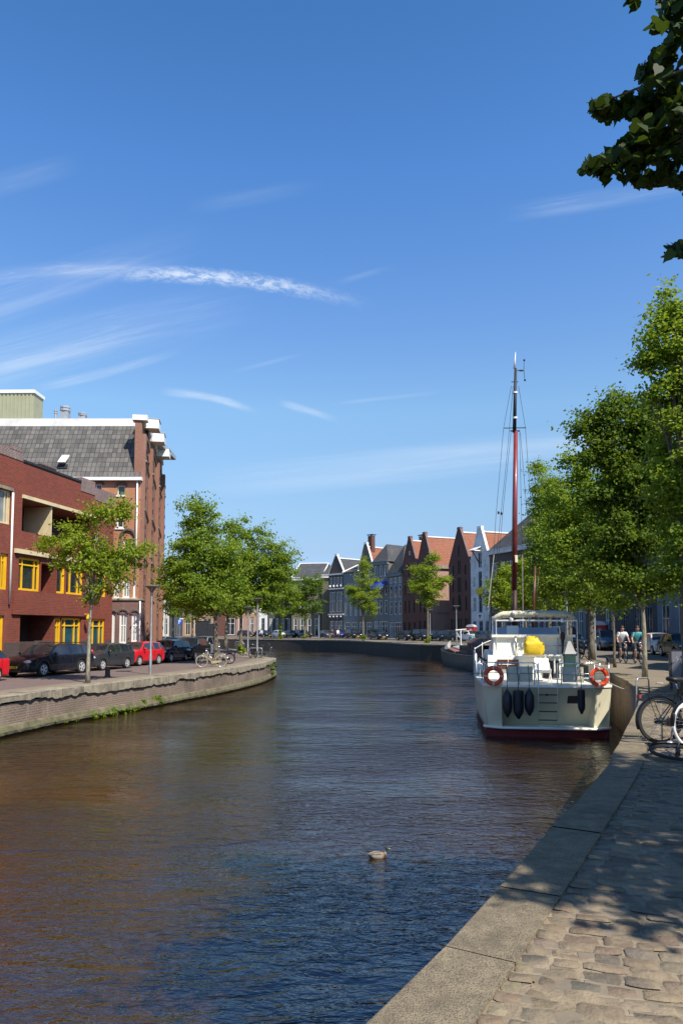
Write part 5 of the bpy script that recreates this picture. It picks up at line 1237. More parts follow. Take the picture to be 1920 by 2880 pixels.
put_car('wagon', 'navy', -14.15, 34.7, hd, 'black estate car with yellow number plate and bright alloy wheels', GL, ZL)
put_car('hatch', 'graphite', -13.05, 39.3, hd, 'dark grey hatchback half behind the slender tree trunk', GL, ZL)
put_car('hatch', 'red', -12.45, 43.9, hd + .03, 'bright red hatchback parked between a grey and a dark blue car', GL, ZL)
put_car('hatch', 'dark_blue', -11.75, 48.6, hd + .06, 'dark blue hatchback just past the lamp post, behind the red one', GL, ZL, scale=1.03)
put_car('liftback', 'black', -11.0, 51.8, R(-97), 'black car facing the viewer squarely with yellow plate', GL, ZL, scale=1.08)
put_car('mpv', 'silver', -11.1, 57.2, R(-100), 'silver blue car peeking out behind the squarely facing black one', GL, ZL)
put_car('wagon', 'slate', -14.2, 60.5, hd + .1, 'dark grey estate farthest up the opposite bank, only its roof showing', GL, ZL)
put_car('liftback', 'slate', -13.3, 66.0, hd + .1, 'slate coloured car behind the dark estate, mostly hidden', GL, ZL)
hf = math.atan2(-.917, .4)
for (px, Y, kind, col, lab, da) in [(690, 146, 'hatch', 'maroon', 'dark red car by the white house, seen between tree and lamp', .3), (740, 144, 'liftback', 'black', 'black car with a red tail lamp glint behind the tip of the bank', .3), (786, 141, 'small', 'white', 'white car half hidden by an ivy-clad trunk', .2),
        (822, 139, 'hatch', 'black', 'black car first of two in front of the olive grey house', .15), (850, 137, 'wagon', 'navy', 'dark estate behind the trunk of the rounded dark tree', .1), (918, 133, 'hatch', 'slate', 'dark car before the narrow olive house, headlight gleaming', 0),
        (958, 130, 'mpv', 'bright_blue', 'royal blue car below the dark house with white trim', 0), (992, 126, 'mpv', 'black', 'black people carrier left of the pointed young tree', 0), (1062, 116, 'mpv', 'navy', 'rounded dark people carrier in front of the grey house with awning', 0),
        (1141, 107, 'hatch', 'black', 'black hatchback in front of the narrow brown warehouse', 0), (1184, 104.5, 'mpv', 'black', 'tall black car touching the forked young tree', 0), (1232, 102, 'liftback', 'dark_blue', 'dark blue car facing the lit alley corner', 0),
        (1272, 99, 'wagon', 'navy', 'long dark estate car in front of the broad brown warehouse', 0), (1322, 96, 'hatch', 'white', 'white hatchback in front of the red cabin', 0), (1372, 92, 'hatch', 'slate', 'dark grey car in front of the white gabled warehouse', 0)]:
    p = at(px, 1790, Y); put_car(kind, col, p.x, Y, hf + da, lab, GF, 0.0, scale=1.06)
for (px, Y, kind, col, lab, a) in [(1420, 84, 'liftback', 'black', 'black car seen through the canopy frame of the cruiser', -80), (1480, 78, 'hatch', 'white', 'white car behind the yellow cover on the cruiser', -84), (1535, 72, 'wagon', 'silver', 'silver estate seen above the windscreen of the cruiser', -86), (1584, 66, 'van', 'grey_blue', 'pale blue van behind the parked bicycles and thick trunk', -88), (1702, 58.5, 'mpv', 'grey_blue', 'grey blue car between the red cabin and the cyclists', -94),
        (1852, 48.5, 'hatch', 'white', 'white hatchback nearest the teal shirted cyclist', -98), (1915, 43.3, 'liftback', 'black', 'black car at the picture edge behind the grey panel', -98)]:
    p = at(px, 1800, Y); put_car(kind, col, p.x, Y, R(a), lab, GR, 0.0)
p = at(1790, 1800, 66); put_car('van', 'slate', p.x, 66, R(-92), 'dark delivery van behind the two cyclists', GR)

# ------------------------------------------------------------------ bicycles
mt['tyre_white'] = M('white_tyre', (.74, .74, .72), .6, var=.06, scale=4, dirt=(.55, .54, .5)); mt['bike_black'] = paint_mat('black_enamel', (.012, .012, .014), .3); mt['bike_cream'] = paint_mat('cream_enamel', (.36, .30, .18), .4)
mt['saddle'] = M('black_saddle', (.02, .019, .02), .5, var=.2, scale=8); mt['chrome'] = M('chrome', (.7, .7, .7), .15, 1.0, var=.05)
def bicycle(label, group, frame='bike_black', tyre='tyre', spokes=20, step=True, rack=True, front_tyre=None, straight=False):
    r = thing('bicycle', label, 'bicycle', (0, 0, 0), 0, group); RW = .345; A = (-.52, 0, RW); B = (.56, 0, RW)
    for k, c in enumerate((A, B)):
        b = MB(); b.torus(c, RW - .022, .022, 40, 10, (0, 1, 0)); w = b.build('wheel', mt[tyre if k == 0 or not front_tyre else front_tyre], r, smooth=True, local=True)
        b = MB(); b.torus(c, RW - .050, .013, 40, 6, (0, 1, 0)); b.lathe([(.022, -.05), (.035, -.03), (.03, 0), (.035, .03), (.022, .05)], c, 10, 'Y'); b.build('rim', mt['chrome'] if frame != 'bike_black' or front_tyre else mt['dark_metal'], w, smooth=True, local=True)
        b = MB()
        for i in range(spokes):
            a = 2 * math.pi * i / spokes; s = .028 * (1 if i % 2 else -1); a2 = a + (.5 if i % 4 < 2 else -.5)
            b.tube([(c[0] + .03 * math.cos(a2), s, c[2] + .03 * math.sin(a2)), (c[0] + (RW - .05) * math.cos(a), 0, c[2] + (RW - .05) * math.sin(a))], .0022, 4, cap=False)
        b.build('spokes', mt['steel'], w, local=True)
        b = MB(); n = 18; a0, a1 = (R(20), R(200)) if k == 0 else (R(10), R(150)); rings = []
        for i in range(n + 1):
            a = a0 + (a1 - a0) * i / n; q = RW + .022
            rings.append([(c[0] + q * math.cos(a) * kk, y, c[2] + q * math.sin(a) * kk) for kk, y in ((.96, -.034), (1.0, -.02), (1.01, 0), (1.0, .02), (.96, .034))])
        b.loft(rings, closed=False); b.build('mudguard', mt[frame], r, smooth=True, local=True)
    bb = (-.06, 0, .28); st = (-.22, 0, .80); hd_ = (.34, 0, .88); hl = (.38, 0, .70)
    b = MB(); b.tube([bb, st], .016, 8); b.tube([hd_, hl], .018, 8)
    if step: b.tube([hl, (.15, 0, .46), bb], .019, 8); b.tube([(.355, 0, .80), (.12, 0, .56), (-.10, 0, .44)], .013, 8)
    else: b.tube([hl, bb], .017, 8); b.tube([(.35, 0, .84), (-.21, 0, .78)], .015, 8)
    for s in (-1, 1):
        b.tube([bb, (A[0], s * .055, A[2])], .010, 6); b.tube([(-.20, s * .02, .74), (A[0], s * .055, A[2])], .009, 6); b.tube([hl, (.42, s * .045, .60), (B[0], s * .055, B[2])], .012, 6)
    b.build('frame', mt[frame], r, smooth=40, local=True)
    b = MB(); b.tube([hd_, (.31, 0, 1.02)], .012, 8); b.tube([(.30, .34, 1.03), (.32, .12, 1.03), (.33, 0, 1.03), (.32, -.12, 1.03), (.30, -.34, 1.03)], .014, 8) if straight else b.tube([(.12, .28, 1.04), (.24, .27, 1.06), (.34, .16, 1.06), (.33, 0, 1.03), (.34, -.16, 1.06), (.24, -.27, 1.06), (.12, -.28, 1.04)], .012, 8); hb = b.build('handlebar', mt['chrome'], r, smooth=True, local=True)
    for s in (-1, 1): b = MB(); (b.tube([(.30, s * .36, 1.03), (.302, s * .345, 1.03), (.315, s * .18, 1.03)], [.02, .027, .024], 10), b.tube([(.31, s * .17, 1.045), (.37, s * .22, 1.03), (.38, s * .32, 1.02)], .011, 6)) if straight else b.tube([(.22, s * .272, 1.058), (.10, s * .281, 1.038)], .018, 8); b.build('grip', mt['saddle'], hb, smooth=True, local=True)
    b = MB(); b.loft([[(x, w * math.cos(a), .945 + .012 * (x < -.3) + h * math.sin(a)) for a in [2 * math.pi * k / 10 for k in range(10)]] for x, w, h in ((-.36, .03, .01), (-.35, .09, .035), (-.29, .105, .045), (-.20, .07, .04), (-.12, .035, .03), (-.06, .022, .022), (-.05, .008, .01))])
    b.build('saddle', mt['saddle'], r, smooth=True, local=True)
    b = MB(); b.tube([st, (-.245, 0, .92)], .013, 8); b.build('seat_post', mt['chrome'], r, smooth=True, local=True)
    if rack:
        b = MB()
        for s in (-1, 1): b.tube([(-.24, s * .04, .70), (-.30, s * .06, .745), (-.78, s * .06, .745), (-.80, s * .03, .745)], .007, 6); b.tube([(-.66, s * .06, .745), (A[0], s * .07, A[2])], .006, 6)
        for x in (-.36, -.48, -.60, -.72): b.tube([(x, -.06, .747), (x, .06, .747)], .005, 5)
        b.build('carrier', mt[frame], r, local=True)
        b = MB(); b.cbox((-.82, 0, .70), .03, .09, .05); b.build('tail_light', mt['lamp_red'], r, local=True)
    b = MB(); b.ball((.46, 0, .78), (.05, .04, .04), 10, 7); b.build('headlight', mt['lamp_clear'], r, smooth=True, local=True)
    b = MB(); b.lathe([(.085, .042), (.085, .046)], bb, 18, 'Y'); b.tube([(bb[0], .06, bb[2]), (bb[0] + .05, .06, bb[2] - .16)], .011, 6); b.tube([(bb[0], -.06, bb[2]), (bb[0] - .05, -.06, bb[2] + .16)], .011, 6)
    ck = b.build('crankset', mt['dark_metal'], r, local=True)
    for sg in (1, -1): b = MB(); b.cbox((bb[0] + sg * .05, sg * .11, bb[2] - sg * .165), .09, .08, .025); b.build('pedal', mt['rubber'], ck, local=True)
    b = MB(); b.prism([(-.58, .052, .30), (-.02, .052, .19), (.05, .052, .26), (.0, .052, .36), (-.5, .052, .39), (-.58, .052, .37)], Vector((0, .012, 0))); b.build('chain_guard', mt[frame], r, local=True)
    b = MB(); b.tube([(-.46, .06, .30), (-.40, .20, .012)], .009, 6); b.build('kickstand', mt['dark_metal'], r, local=True)
    return r
def lean(o, x, y, z, rz, rx=0.0, scale=None):
    o.location = (x, y, z); o.rotation_euler = (rx, 0, rz)
    if scale: o.scale = (scale,) * 3
    return o
GB = 'bicycles parked on the quays'
p = on(1838, 2094); bk = bicycle('black city bicycle with carrier standing at the quay edge', GB, spokes=28); lean(bk, p.x + .66, p.y + .12, -.012, R(4), R(-3))
p = on(1898, 2098); wb_ = bicycle('bicycle with a white tyre in front of the black city bicycle', GB, front_tyre='tyre_white', tyre='tyre', spokes=28); lean(wb_, p.x + .70, p.y - .05, -.012, R(197), R(4))
bs = bicycle('black bicycle lying flat in the shade, only part of its wheel in view', GB, spokes=20, straight=True, rack=False)
lean(bs, 4.92, 9.02, .05, R(180), R(84))
bc = bicycle('cream bicycle leaning on the tubular rack', GB, frame='bike_cream', tyre='bike_cream', spokes=18); p = on(592, 1877, ZL); lean(bc, p.x + .05, p.y + .1, ZL, R(196), R(5))
bj = clone(bk, (0, 0, 0), 0, 'black bicycle on the far side of the tubular rack behind the cream one', GB); p = on(622, 1868, ZL); lean(bj, p.x, p.y + .2, ZL, R(172), R(-5))
bj = clone(bk, (0, 0, 0), 0, 'black bicycle seen end on beside the lamp post on the bank tip', GB); p = on(712, 1851, ZL); lean(bj, p.x, p.y, ZL, R(-62), R(3))
bj = clone(bk, (0, 0, 0), 0, 'thin wheeled bicycle nearest the water on the bank tip', GB); p = on(746, 1850, ZL); lean(bj, p.x, p.y, ZL, R(12), R(-4))
bj = clone(bk, (0, 0, 0), 0, 'dark bicycle parked against the thick tree by the red cabin', GB); p = on(1638, 1853); lean(bj, p.x, p.y, 0, R(-80), R(4))
bj = clone(bk, (0, 0, 0), 0, 'second dark bicycle against the thick tree, half behind the cruiser frame', GB); p = on(1627, 1852); lean(bj, p.x, p.y + .3, 0, R(-86), R(-4))

# ------------------------------------------------------------------ people
mt['skin'] = M('skin', (.48, .26, .18), .5, var=.08, scale=6); mt['hair'] = M('brown_hair', (.06, .032, .02), .6, var=.25, scale=20)
mt['shirt_white'] = M('white_shirt', (.74, .75, .78), .8, var=.06, scale=6, bump=.3); mt['shirt_teal'] = M('teal_shirt', (.08, .36, .40), .8, var=.12, scale=14, bump=.3); mt['shorts'] = M('dark_shorts', (.02, .022, .028), .8, var=.2)
mt['jacket'] = M('dark_jacket', (.025, .03, .04), .8, var=.2); mt['shoe'] = M('pale_shoe', (.5, .5, .5), .6, var=.2)
def skin_obj(name, V, E, mat, parent, root=0, sub=2):
    me = bpy.data.meshes.new(name); ks = list(V); idx = {k: i for i, k in enumerate(ks)}
    me.from_pydata([V[k][0] for k in ks], [(idx[a], idx[b_]) for a, b_ in E], [])
    o = bpy.data.objects.new(name, me); COL.objects.link(o)
    sm = o.modifiers.new('skin', 'SKIN'); sm.use_smooth_shade = True
    d = me.skin_vertices[0].data
    for k in ks:
        rr = V[k][1]; d[idx[k]].radius = rr if isinstance(rr, tuple) else (rr, rr)
    d[root].use_root = True
    o.modifiers.new('sub', 'SUBSURF').levels = sub; o.modifiers['sub'].render_levels = sub
    dg = bpy.context.evaluated_depsgraph_get(); dg.update(); m2 = bpy.data.meshes.new_from_object(o.evaluated_get(dg))
    bpy.data.objects.remove(o); bpy.data.meshes.remove(me)
    m2.materials.clear(); m2.materials.append(mat); m2.name = name
    o = bpy.data.objects.new(name, m2); COL.objects.link(o); o.parent = parent; return o
def person(label, J, shirt, shorts, group, long_legs=False, long_sleeves=False):
    """J: joint positions in local metres, x forward, y to the person's left"""
    r = thing('person', label, 'person', (0, 0, 0), 0, group)
    V = {'hip': (J['hip'], .115), 'waist': (J['waist'], (.125, .10)), 'chest': (J['chest'], (.155, .115)), 'neck': (J['neck'], .055), 'nape': (J['nape'], .054), 'head': (J['head'], (.078, .095)), 'crown': (J['crown'], (.068, .080))}
    E = [('hip', 'waist'), ('waist', 'chest'), ('chest', 'neck'), ('neck', 'nape'), ('nape', 'head'), ('head', 'crown')]
    for s in 'lr':
        for n_, rr in (('sh', .068), ('el', .044), ('wr', .030), ('hd', (.040, .022)), ('fi', (.034, .014)), ('th', .085), ('kn', .058), ('an', .038), ('to', (.040, .030))): V[n_ + s] = (J[n_ + s], rr)
        E += [('chest', 'sh' + s), ('sh' + s, 'el' + s), ('el' + s, 'wr' + s), ('wr' + s, 'hd' + s), ('hd' + s, 'fi' + s), ('hip', 'th' + s), ('th' + s, 'kn' + s), ('kn' + s, 'an' + s), ('an' + s, 'to' + s)]
        w = Vector(J['hd' + s]); f_ = (Vector(J['fi' + s]) - Vector(J['wr' + s])).normalized(); sd = f_.cross(Vector((0, 0, 1))); sd = sd.normalized() if sd.length > .1 else Vector((0, 1, 0))
        for k in range(4):
            o_ = sd * (.027 - .018 * k); V['f%d%s' % (k, s)] = (tuple(w + o_ + f_ * .075), .009); V['g%d%s' % (k, s)] = (tuple(w + o_ + f_ * (.105 - .008 * abs(k - 1)) + Vector((0, 0, -.025))), .008)
            E += [('hd' + s, 'f%d%s' % (k, s)), ('f%d%s' % (k, s), 'g%d%s' % (k, s))]
        tside = sd * (.035 if s == 'r' else -.035); V['t0' + s] = (tuple(w + tside + f_ * .02), .010); V['t1' + s] = (tuple(w + tside * 1.3 + f_ * .06), .009); E += [('hd' + s, 't0' + s), ('t0' + s, 't1' + s)]
    skin_obj('body', V, E, mt['skin'], r)
    V2 = {k: (J[k], rr) for k, rr in (('waist', (.150, .125)), ('chest', (.178, .138)), ('neck', .075))}; V2['hem'] = (tuple(Vector(J['hip']).lerp(Vector(J['waist']), .15)), (.155, .135)); E2 = [('hem', 'waist'), ('waist', 'chest'), ('chest', 'neck')]
    for s in 'lr':
        a, c = Vector(J['sh' + s]), Vector(J['el' + s]); V2['sh' + s] = (J['sh' + s], .090); V2['sl' + s] = (tuple(a.lerp(c, .72)), .074); E2 += [('chest', 'sh' + s), ('sh' + s, 'sl' + s)]
        if long_sleeves: V2['cf' + s] = (tuple(c.lerp(Vector(J['wr' + s]), .9)), .045); V2['el' + s] = (J['el' + s], .062); E2 += [('sl' + s, 'el' + s), ('el' + s, 'cf' + s)]
    skin_obj('shirt', V2, E2, mt[shirt], r, root=1)
    V3 = {'hip': (J['hip'], .150), 'top': (tuple(Vector(J['hip']).lerp(Vector(J['waist']), .35)), .140)}; E3 = [('hip', 'top')]
    for s in 'lr':
        a, c = Vector(J['th' + s]), Vector(J['kn' + s]); V3['th' + s] = (J['th' + s], .112); V3['hm' + s] = (tuple(a.lerp(c, .88)), .088); E3 += [('hip', 'th' + s), ('th' + s, 'hm' + s)]
        if long_legs: V3['kn' + s] = (J['kn' + s], .078); V3['cu' + s] = (tuple(c.lerp(Vector(J['an' + s]), .95)), .060); E3 += [('hm' + s, 'kn' + s), ('kn' + s, 'cu' + s)]
    skin_obj('trousers' if long_legs else 'shorts', V3, E3, mt[shorts], r)
    for s in 'lr':
        a, t = Vector(J['an' + s]), Vector(J['to' + s]); b = MB(); d = (t - a); d.z = 0; d.normalize()
        b.loft([[tuple(a + d * k + Vector((-d.y, d.x, 0)) * w * math.cos(q) + Vector((0, 0, h * math.sin(q) - .055))) for q in [2 * math.pi * i / 10 for i in range(10)]] for k, w, h in ((-.07, .02, .03), (-.06, .04, .05), (.02, .045, .055), (.12, .048, .04), (.18, .035, .028), (.20, .015, .015))]); b.build('shoe', mt['shoe'], r, smooth=True, local=True)
    h, c = Vector(J['head']), Vector(J['crown']); u = (c - h).normalized(); fw = Vector((1, 0, 0)); fw = (fw - u * fw.dot(u)).normalized()
    b = MB(); ctr = h.lerp(c, .62) - fw * .018; b.ball(tuple(ctr + u * .03), (.098, .088, .092), 16, 10); b.ball(tuple(ctr - fw * .05 - u * .03), (.065, .080, .085), 12, 8); b.build('hair', mt['hair'], r, smooth=True, local=True)
    b = MB(); b.ball(tuple(h + fw * .100 - u * .005), (.020, .015, .026), 8, 6); b.build('nose', mt['skin'], r, smooth=True, local=True)
    for s in (-1, 1):
        b = MB(); b.ball(tuple(h + fw * .088 + Vector((0, s * .032, 0)) + u * .028), (.010, .014, .009), 8, 6); b.build('eye', mt['trim'], r, smooth=True, local=True)
        b = MB(); b.ball(tuple(h + Vector((0, s * .083, 0)) + u * .005), (.020, .012, .032), 8, 6); b.build('ear', mt['skin'], r, smooth=True, local=True)
    b = MB(); b.ball(tuple(h + fw * .090 - u * .045), (.008, .024, .006), 8, 5); b.build('mouth', M('lips', (.30, .10, .09), .5), r, smooth=True, local=True)
    return r
def mirror(d): return {k: v for k, v in d.items()}
CY_J = dict(hip=(-.22, 0, 1.02), waist=(-.17, 0, 1.16), chest=(-.05, 0, 1.42), neck=(-.01, 0, 1.54), nape=(.01, 0, 1.60), head=(.05, 0, 1.69), crown=(.04, 0, 1.79),
            shl=(-.02, .185, 1.47), ell=(.06, .27, 1.22), wrl=(.20, .27, 1.10), hdl=(.23, .272, 1.085), fil=(.27, .272, 1.075), shr=(-.02, -.185, 1.47), elr=(.06, -.27, 1.22), wrr=(.20, -.27, 1.10), hdr=(.23, -.272, 1.085), fir=(.27, -.272, 1.075),
            thl=(-.14, .10, .96), knl=(.22, .12, .88), anl=(.06, .11, .52), tol=(.18, .11, .47), thr=(-.16, -.10, .94), knr=(.12, -.12, .63), anr=(-.02, -.11, .22), tor=(.10, -.11, .16))
GP = 'cyclists riding towards the viewer'
for (px, Y, shirt, lab, blab, sc_) in [(1748, 36.2, 'shirt_white', 'person in white t-shirt and dark shorts riding a bicycle', 'bicycle ridden by the person in white', 1.0), (1790, 34.8, 'shirt_teal', 'person in teal shirt and dark shorts riding a bicycle', 'bicycle ridden by the person in teal', 1.0)]:
    p = at(px, 1770, Y); o = person(lab, CY_J, shirt, 'shorts', GP); o.location = (p.x, Y, 0); o.rotation_euler = (0, 0, R(-98))
    c = bicycle(blab, 'ridden bicycles', spokes=14, step=False, rack=False) if shirt == 'shirt_white' else clone(c, (0, 0, 0), 0, blab, 'ridden bicycles'); c.location = (p.x, Y, 0); c.rotation_euler = (0, 0, R(-98))
ST_J = dict(hip=(0, 0, .95), waist=(0, 0, 1.10), chest=(0, 0, 1.36), neck=(0, 0, 1.49), nape=(.01, 0, 1.55), head=(.03, 0, 1.65), crown=(.02, 0, 1.76), shl=(0, .19, 1.42), ell=(-.03, .24, 1.14), wrl=(.06, .25, .90), hdl=(.08, .25, .84), fil=(.10, .25, .78), shr=(0, -.19, 1.42), elr=(.05, -.24, 1.14), wrr=(.18, -.24, .93), hdr=(.21, -.24, .88), fir=(.24, -.24, .83),
            thl=(0, .10, .88), knl=(.10, .11, .48), anl=(.14, .11, .08), tol=(.27, .11, .04), thr=(0, -.10, .88), knr=(-.06, -.11, .48), anr=(-.22, -.11, .10), tor=(-.10, -.11, .04))
for (px, Y, shirt, lab, rz) in [(934, 118, 'jacket', 'person in dark jacket walking past the royal blue car', -60), (950, 119, 'shirt_white', 'person in pale top walking beside the one in dark jacket', -60), (735, 122, 'shirt_white', 'person in white walking behind the bank tip', -120)]:
    p = at(px, 1770, Y); o = person(lab, ST_J, shirt, 'shorts', 'people walking on the outer quay', long_legs=True, long_sleeves=True); o.location = (p.x, Y, 0); o.rotation_euler = (0, 0, R(rz))

# ------------------------------------------------------------------ mallard on the water
def duck():
    p = on(1062, 2412, ZW); r = thing('duck', 'mallard drake with green head swimming on the canal', 'duck', (p.x, p.y, ZW), R(10))
    S = .30 / .50
    body = [(-.27, .010, .012, .085), (-.25, .035, .022, .078), (-.20, .070, .050, .062), (-.12, .100, .085, .048), (-.02, .112, .105, .040), (.08, .105, .105, .040), (.15, .080, .090, .048), (.19, .055, .065, .075), (.205, .044, .045, .115), (.205, .038, .038, .145), (.212, .040, .040, .172), (.222, .046, .046, .198), (.235, .046, .044, .218), (.247, .036, .034, .232), (.255, .018, .016, .240)]
    cols = [(.55, .5, .45), (.02, .02, .025), (.02, .02, .025), (.26, .22, .17), (.28, .24, .19), (.28, .24, .19), (.20, .09, .05), (.14, .055, .035), (.75, .73, .68), (.012, .05, .035), (.012, .05, .035), (.012, .05, .035), (.012, .05, .035), (.012, .05, .035), (.012, .05, .035)]
    rings = []; C = []; n = 18; body = [(x, ry * (1.4 if i > 8 else 1), rz_ * (1.4 if i > 8 else 1), zc + (.012 if i > 8 else 0)) for i, (x, ry, rz_, zc) in enumerate(body)]
    for i, ((x, ry, rz_, zc), c) in enumerate(zip(body, cols)):
        ux, uz = (0, 1) if i < 7 else ((-.75, .66) if i < 9 else (-.35, .94) if i < 12 else (-.8, .6))
        if i < 8: ux, uz = (0 if i < 7 else -.4), 1
        rg = []
        for k in range(n):
            a = 2 * math.pi * k / n; rg.append(((x + ux * rz_ * math.sin(a) * (i >= 7) * .6) * S, ry * math.cos(a) * S, (zc + rz_ * math.sin(a) * uz) * S))
            top = math.sin(a) > .45 and 2 < i < 7; C.append((.30, .26, .21, 1) if not top else (.34, .30, .24, 1) if abs(math.cos(a)) > .45 else (.12, .09, .07, 1)) if 2 < i < 6 else C.append(c + (1,))
        rings.append(rg)
    b = MB(); b.loft(rings); o = b.build('body', None, r, smooth=True, local=True, fix=True)
    ca = o.data.color_attributes.new('plumage', 'FLOAT_COLOR', 'POINT'); ca.data.foreach_set('color', np.array(C, dtype=np.float32).ravel())
    m, t, bs, out = new_mat('plumage'); a = node(t, 'ShaderNodeAttribute', attribute_name='plumage'); tc = node(t, 'ShaderNodeTexCoord').outputs['Object']; n_ = noise(t, tc, 60, 3.0)
    setc(t, bs, 'Base Color', mixc(t, ramp(t, n_.outputs[0], .4, .7, 0, .3), a.outputs[0], (.12, .10, .08))); setc(t, bs, 'Roughness', .55); o.data.materials.append(m)
    b = MB(); b.loft([[((.275 + x) * S, w * math.cos(q) * S, (.214 + z + h * math.sin(q)) * S) for q in [2 * math.pi * i / 10 for i in range(10)]] for x, w, h, z in ((0, .020, .020, 0), (.02, .018, .015, -.004), (.05, .020, .008, -.014), (.062, .012, .004, -.017))]); b.build('bill', M('yellow_bill', (.50, .42, .10), .5), r, smooth=True, local=True)
    for s in (-1, 1):
        b = MB(); b.ball((.245 * S, s * .056 * S, .232 * S), .007, 8, 6); b.build('eye', mt['trim'], r, smooth=True, local=True)
        b = MB(); b.loft([[(x * S, (s * (w0 + w * math.cos(q))) * S, (z + h * math.sin(q)) * S) for q in [2 * math.pi * i / 10 for i in range(10)]] for x, w0, w, z, h in ((-.27, .02, .006, .100, .006), (-.18, .055, .02, .108, .022), (-.06, .080, .026, .115, .032), (.06, .082, .022, .108, .030), (.13, .07, .008, .10, .012))]); b.build('wing', M('wing_feathers', (.25, .21, .165), .7, var=.4, scale=30), r, smooth=True, local=True)
duck()
# ------------------------------------------------------------------ the cream motor cruiser
mt['hull_cream'] = M('cream_gelcoat', (.70, .66, .48), .3, var=.04, scale=1.2, coat=.4, dirt=(.52, .5, .40)); mt['boot_red'] = M('red_antifouling', (.20, .012, .018), .5, var=.2, scale=3)
mt['deck_white'] = M('white_deck', (.86, .84, .74), .4, var=.05, scale=2); mt['canvas'] = M('cream_canvas', (.58, .55, .42), .85, var=.12, scale=4, bump=.6, bscale=10); mt['canvas_grey'] = M('grey_canvas', (.40, .40, .38), .85, var=.1, scale=5, bump=.3)
mt['yellow_cover'] = M('yellow_cover', (.68, .46, .012), .6, var=.10, scale=6, bump=.7, bscale=9); mt['green_canvas'] = M('dark_green_canvas', (.012, .045, .042), .8, var=.2, scale=5); mt['orange_ring'] = M('orange_lifebuoy', (.72, .075, .02), .45, var=.08, scale=5)
mt['tape'] = M('pale_tape', (.6, .58, .55), .5); mt['fender'] = M('dark_blue_fender', (.010, .014, .026), .45, var=.2, scale=4); mt['rope'] = M('rope', (.10, .09, .08), .9, var=.3, scale=30); mt['rope_pale'] = M('pale_rope', (.45, .42, .36), .9, var=.2, scale=30)
mt['perspex'] = glass_mat('hazy_perspex', (.34, .36, .40), .35, (.46, .48, .52)); mt['canvas_pale'] = M('translucent_sheet', (.62, .59, .48), .5, var=.15, scale=3); mt['mahogany'] = M('mahogany', (.10, .035, .018), .35, var=.3, scale=5)
HB = R(-8); bo = Vector((6.62, 23.0, ZW)); cr = thing('motor_cruiser', 'cream motor cruiser moored stern-on at the quay with rolled canopy', 'boat', tuple(bo), HB)
BM = Matrix.Translation(bo) @ Matrix.Rotation(HB, 4, 'Z'); BI = BM.inverted()
def bl(px, py, yl):
    """point of the boat at local distance yl forward of the stern seen at (px,py)"""
    d = ray(px, py); o = Vector((0, 0, EYE)); q = BI @ o; w = BI.to_3x3() @ d; k = (yl - q.y) / w.y; return q + w * k
def part(b, name, mat, parent=cr, smooth=False): return b.build(name, mt[mat], parent, smooth=smooth, local=True)
# hull: rings from the stern forward, port half then starboard half
st_ = [(.40, 2.0, 1.62), (1.2, 2.05, 1.62), (3, 2.08, 1.62), (5.5, 2.08, 1.66), (8, 1.95, 1.80), (10, 1.55, 2.0), (11.6, .95, 2.2), (12.6, .40, 2.36), (13.1, .04, 2.45)]
def hring(y, hb, dz):
    pr = [(0, -.55), (hb * .80, -.42), (hb * .93, .10), (hb * .965, .34), (hb * .985, .9), (hb, dz)]
    return [(-x, y + (.35 * (z / 2.4) if y > 10 else 0), z) for x, z in pr[::-1]] + [(x, y + (.35 * (z / 2.4) if y > 10 else 0), z) for x, z in pr[1:]]
b = MB(); b.loft([hring(*s) for s in st_], closed=False, cap=False)
A, B_, C_, D_ = (-2.02, .36), (-1.46, 0), (1.46, 0), (2.02, .36); zt_, zb_ = 1.64, .34
A2_, B2_, C2_, D2_ = (-1.95, .52), (-1.44, .28), (1.44, .28), (1.95, .52); Bi, Ci = (-1.36, .99), (1.36, .99)
v = lambda p, z: (p[0], p[1], z)
b.poly([v(A2_, zb_), v(B2_, zb_), v(B_, zt_), v(A, zt_)]); b.poly([v(C2_, zb_), v(D2_, zb_), v(D_, zt_), v(C_, zt_)])
b.poly([v(Bi, zb_), v(Ci, zb_), v(C_, zt_), v(B_, zt_)]); b.poly([v(B2_, zb_), v(Bi, zb_), v(B_, zt_)]); b.poly([v(Ci, zb_), v(C2_, zb_), v(C_, zt_)])
b.poly([v(A, zt_), v(A2_, zb_), (-1.93, .6, .34), (-2.0, .4, 1.62)]); b.poly([v(D2_, zb_), v(D_, zt_), (2.0, .4, 1.62), (1.93, .6, .34)])
hull = part(b, 'hull', 'hull_cream')
for o_ in (b,):
    pass
b = MB(); b.loft([[(x * 1.006 + 0, y, z) for x, y, z in hring(*s) if z < .345] for s in st_], closed=False, cap=False)
b.poly([(-1.93, .42, -.5), (1.93, .42, -.5), (1.95, .42, .27), (-1.95, .42, .27)]); part(b, 'boot_stripe', 'boot_red')
b = MB(); pl_ = [(-1.98, .46), (-1.5, .16), (1.5, .16), (1.98, .46), (1.98, 1.0), (-1.98, 1.0)]
b.prism([v(p, .335) for p in pl_], Vector((0, 0, .065))); part(b, 'swim_platform', 'deck_white')
b = MB(); b.tube([(-2.0, .55, .32), (-1.99, .44, .32), (-1.5, .13, .32), (1.5, .13, .32), (1.99, .44, .32), (2.0, .55, .32)], .045, 8); part(b, 'rub_rail', 'deck_white', smooth=True)
b = MB(); dk = [(-2.04, .34), (-1.47, -.04), (1.47, -.04), (2.04, .34), (2.10, 3), (2.10, 5.5), (-2.10, 5.5), (-2.10, 3)]
b.prism([v(p, 1.72) for p in dk], Vector((0, 0, .08)))
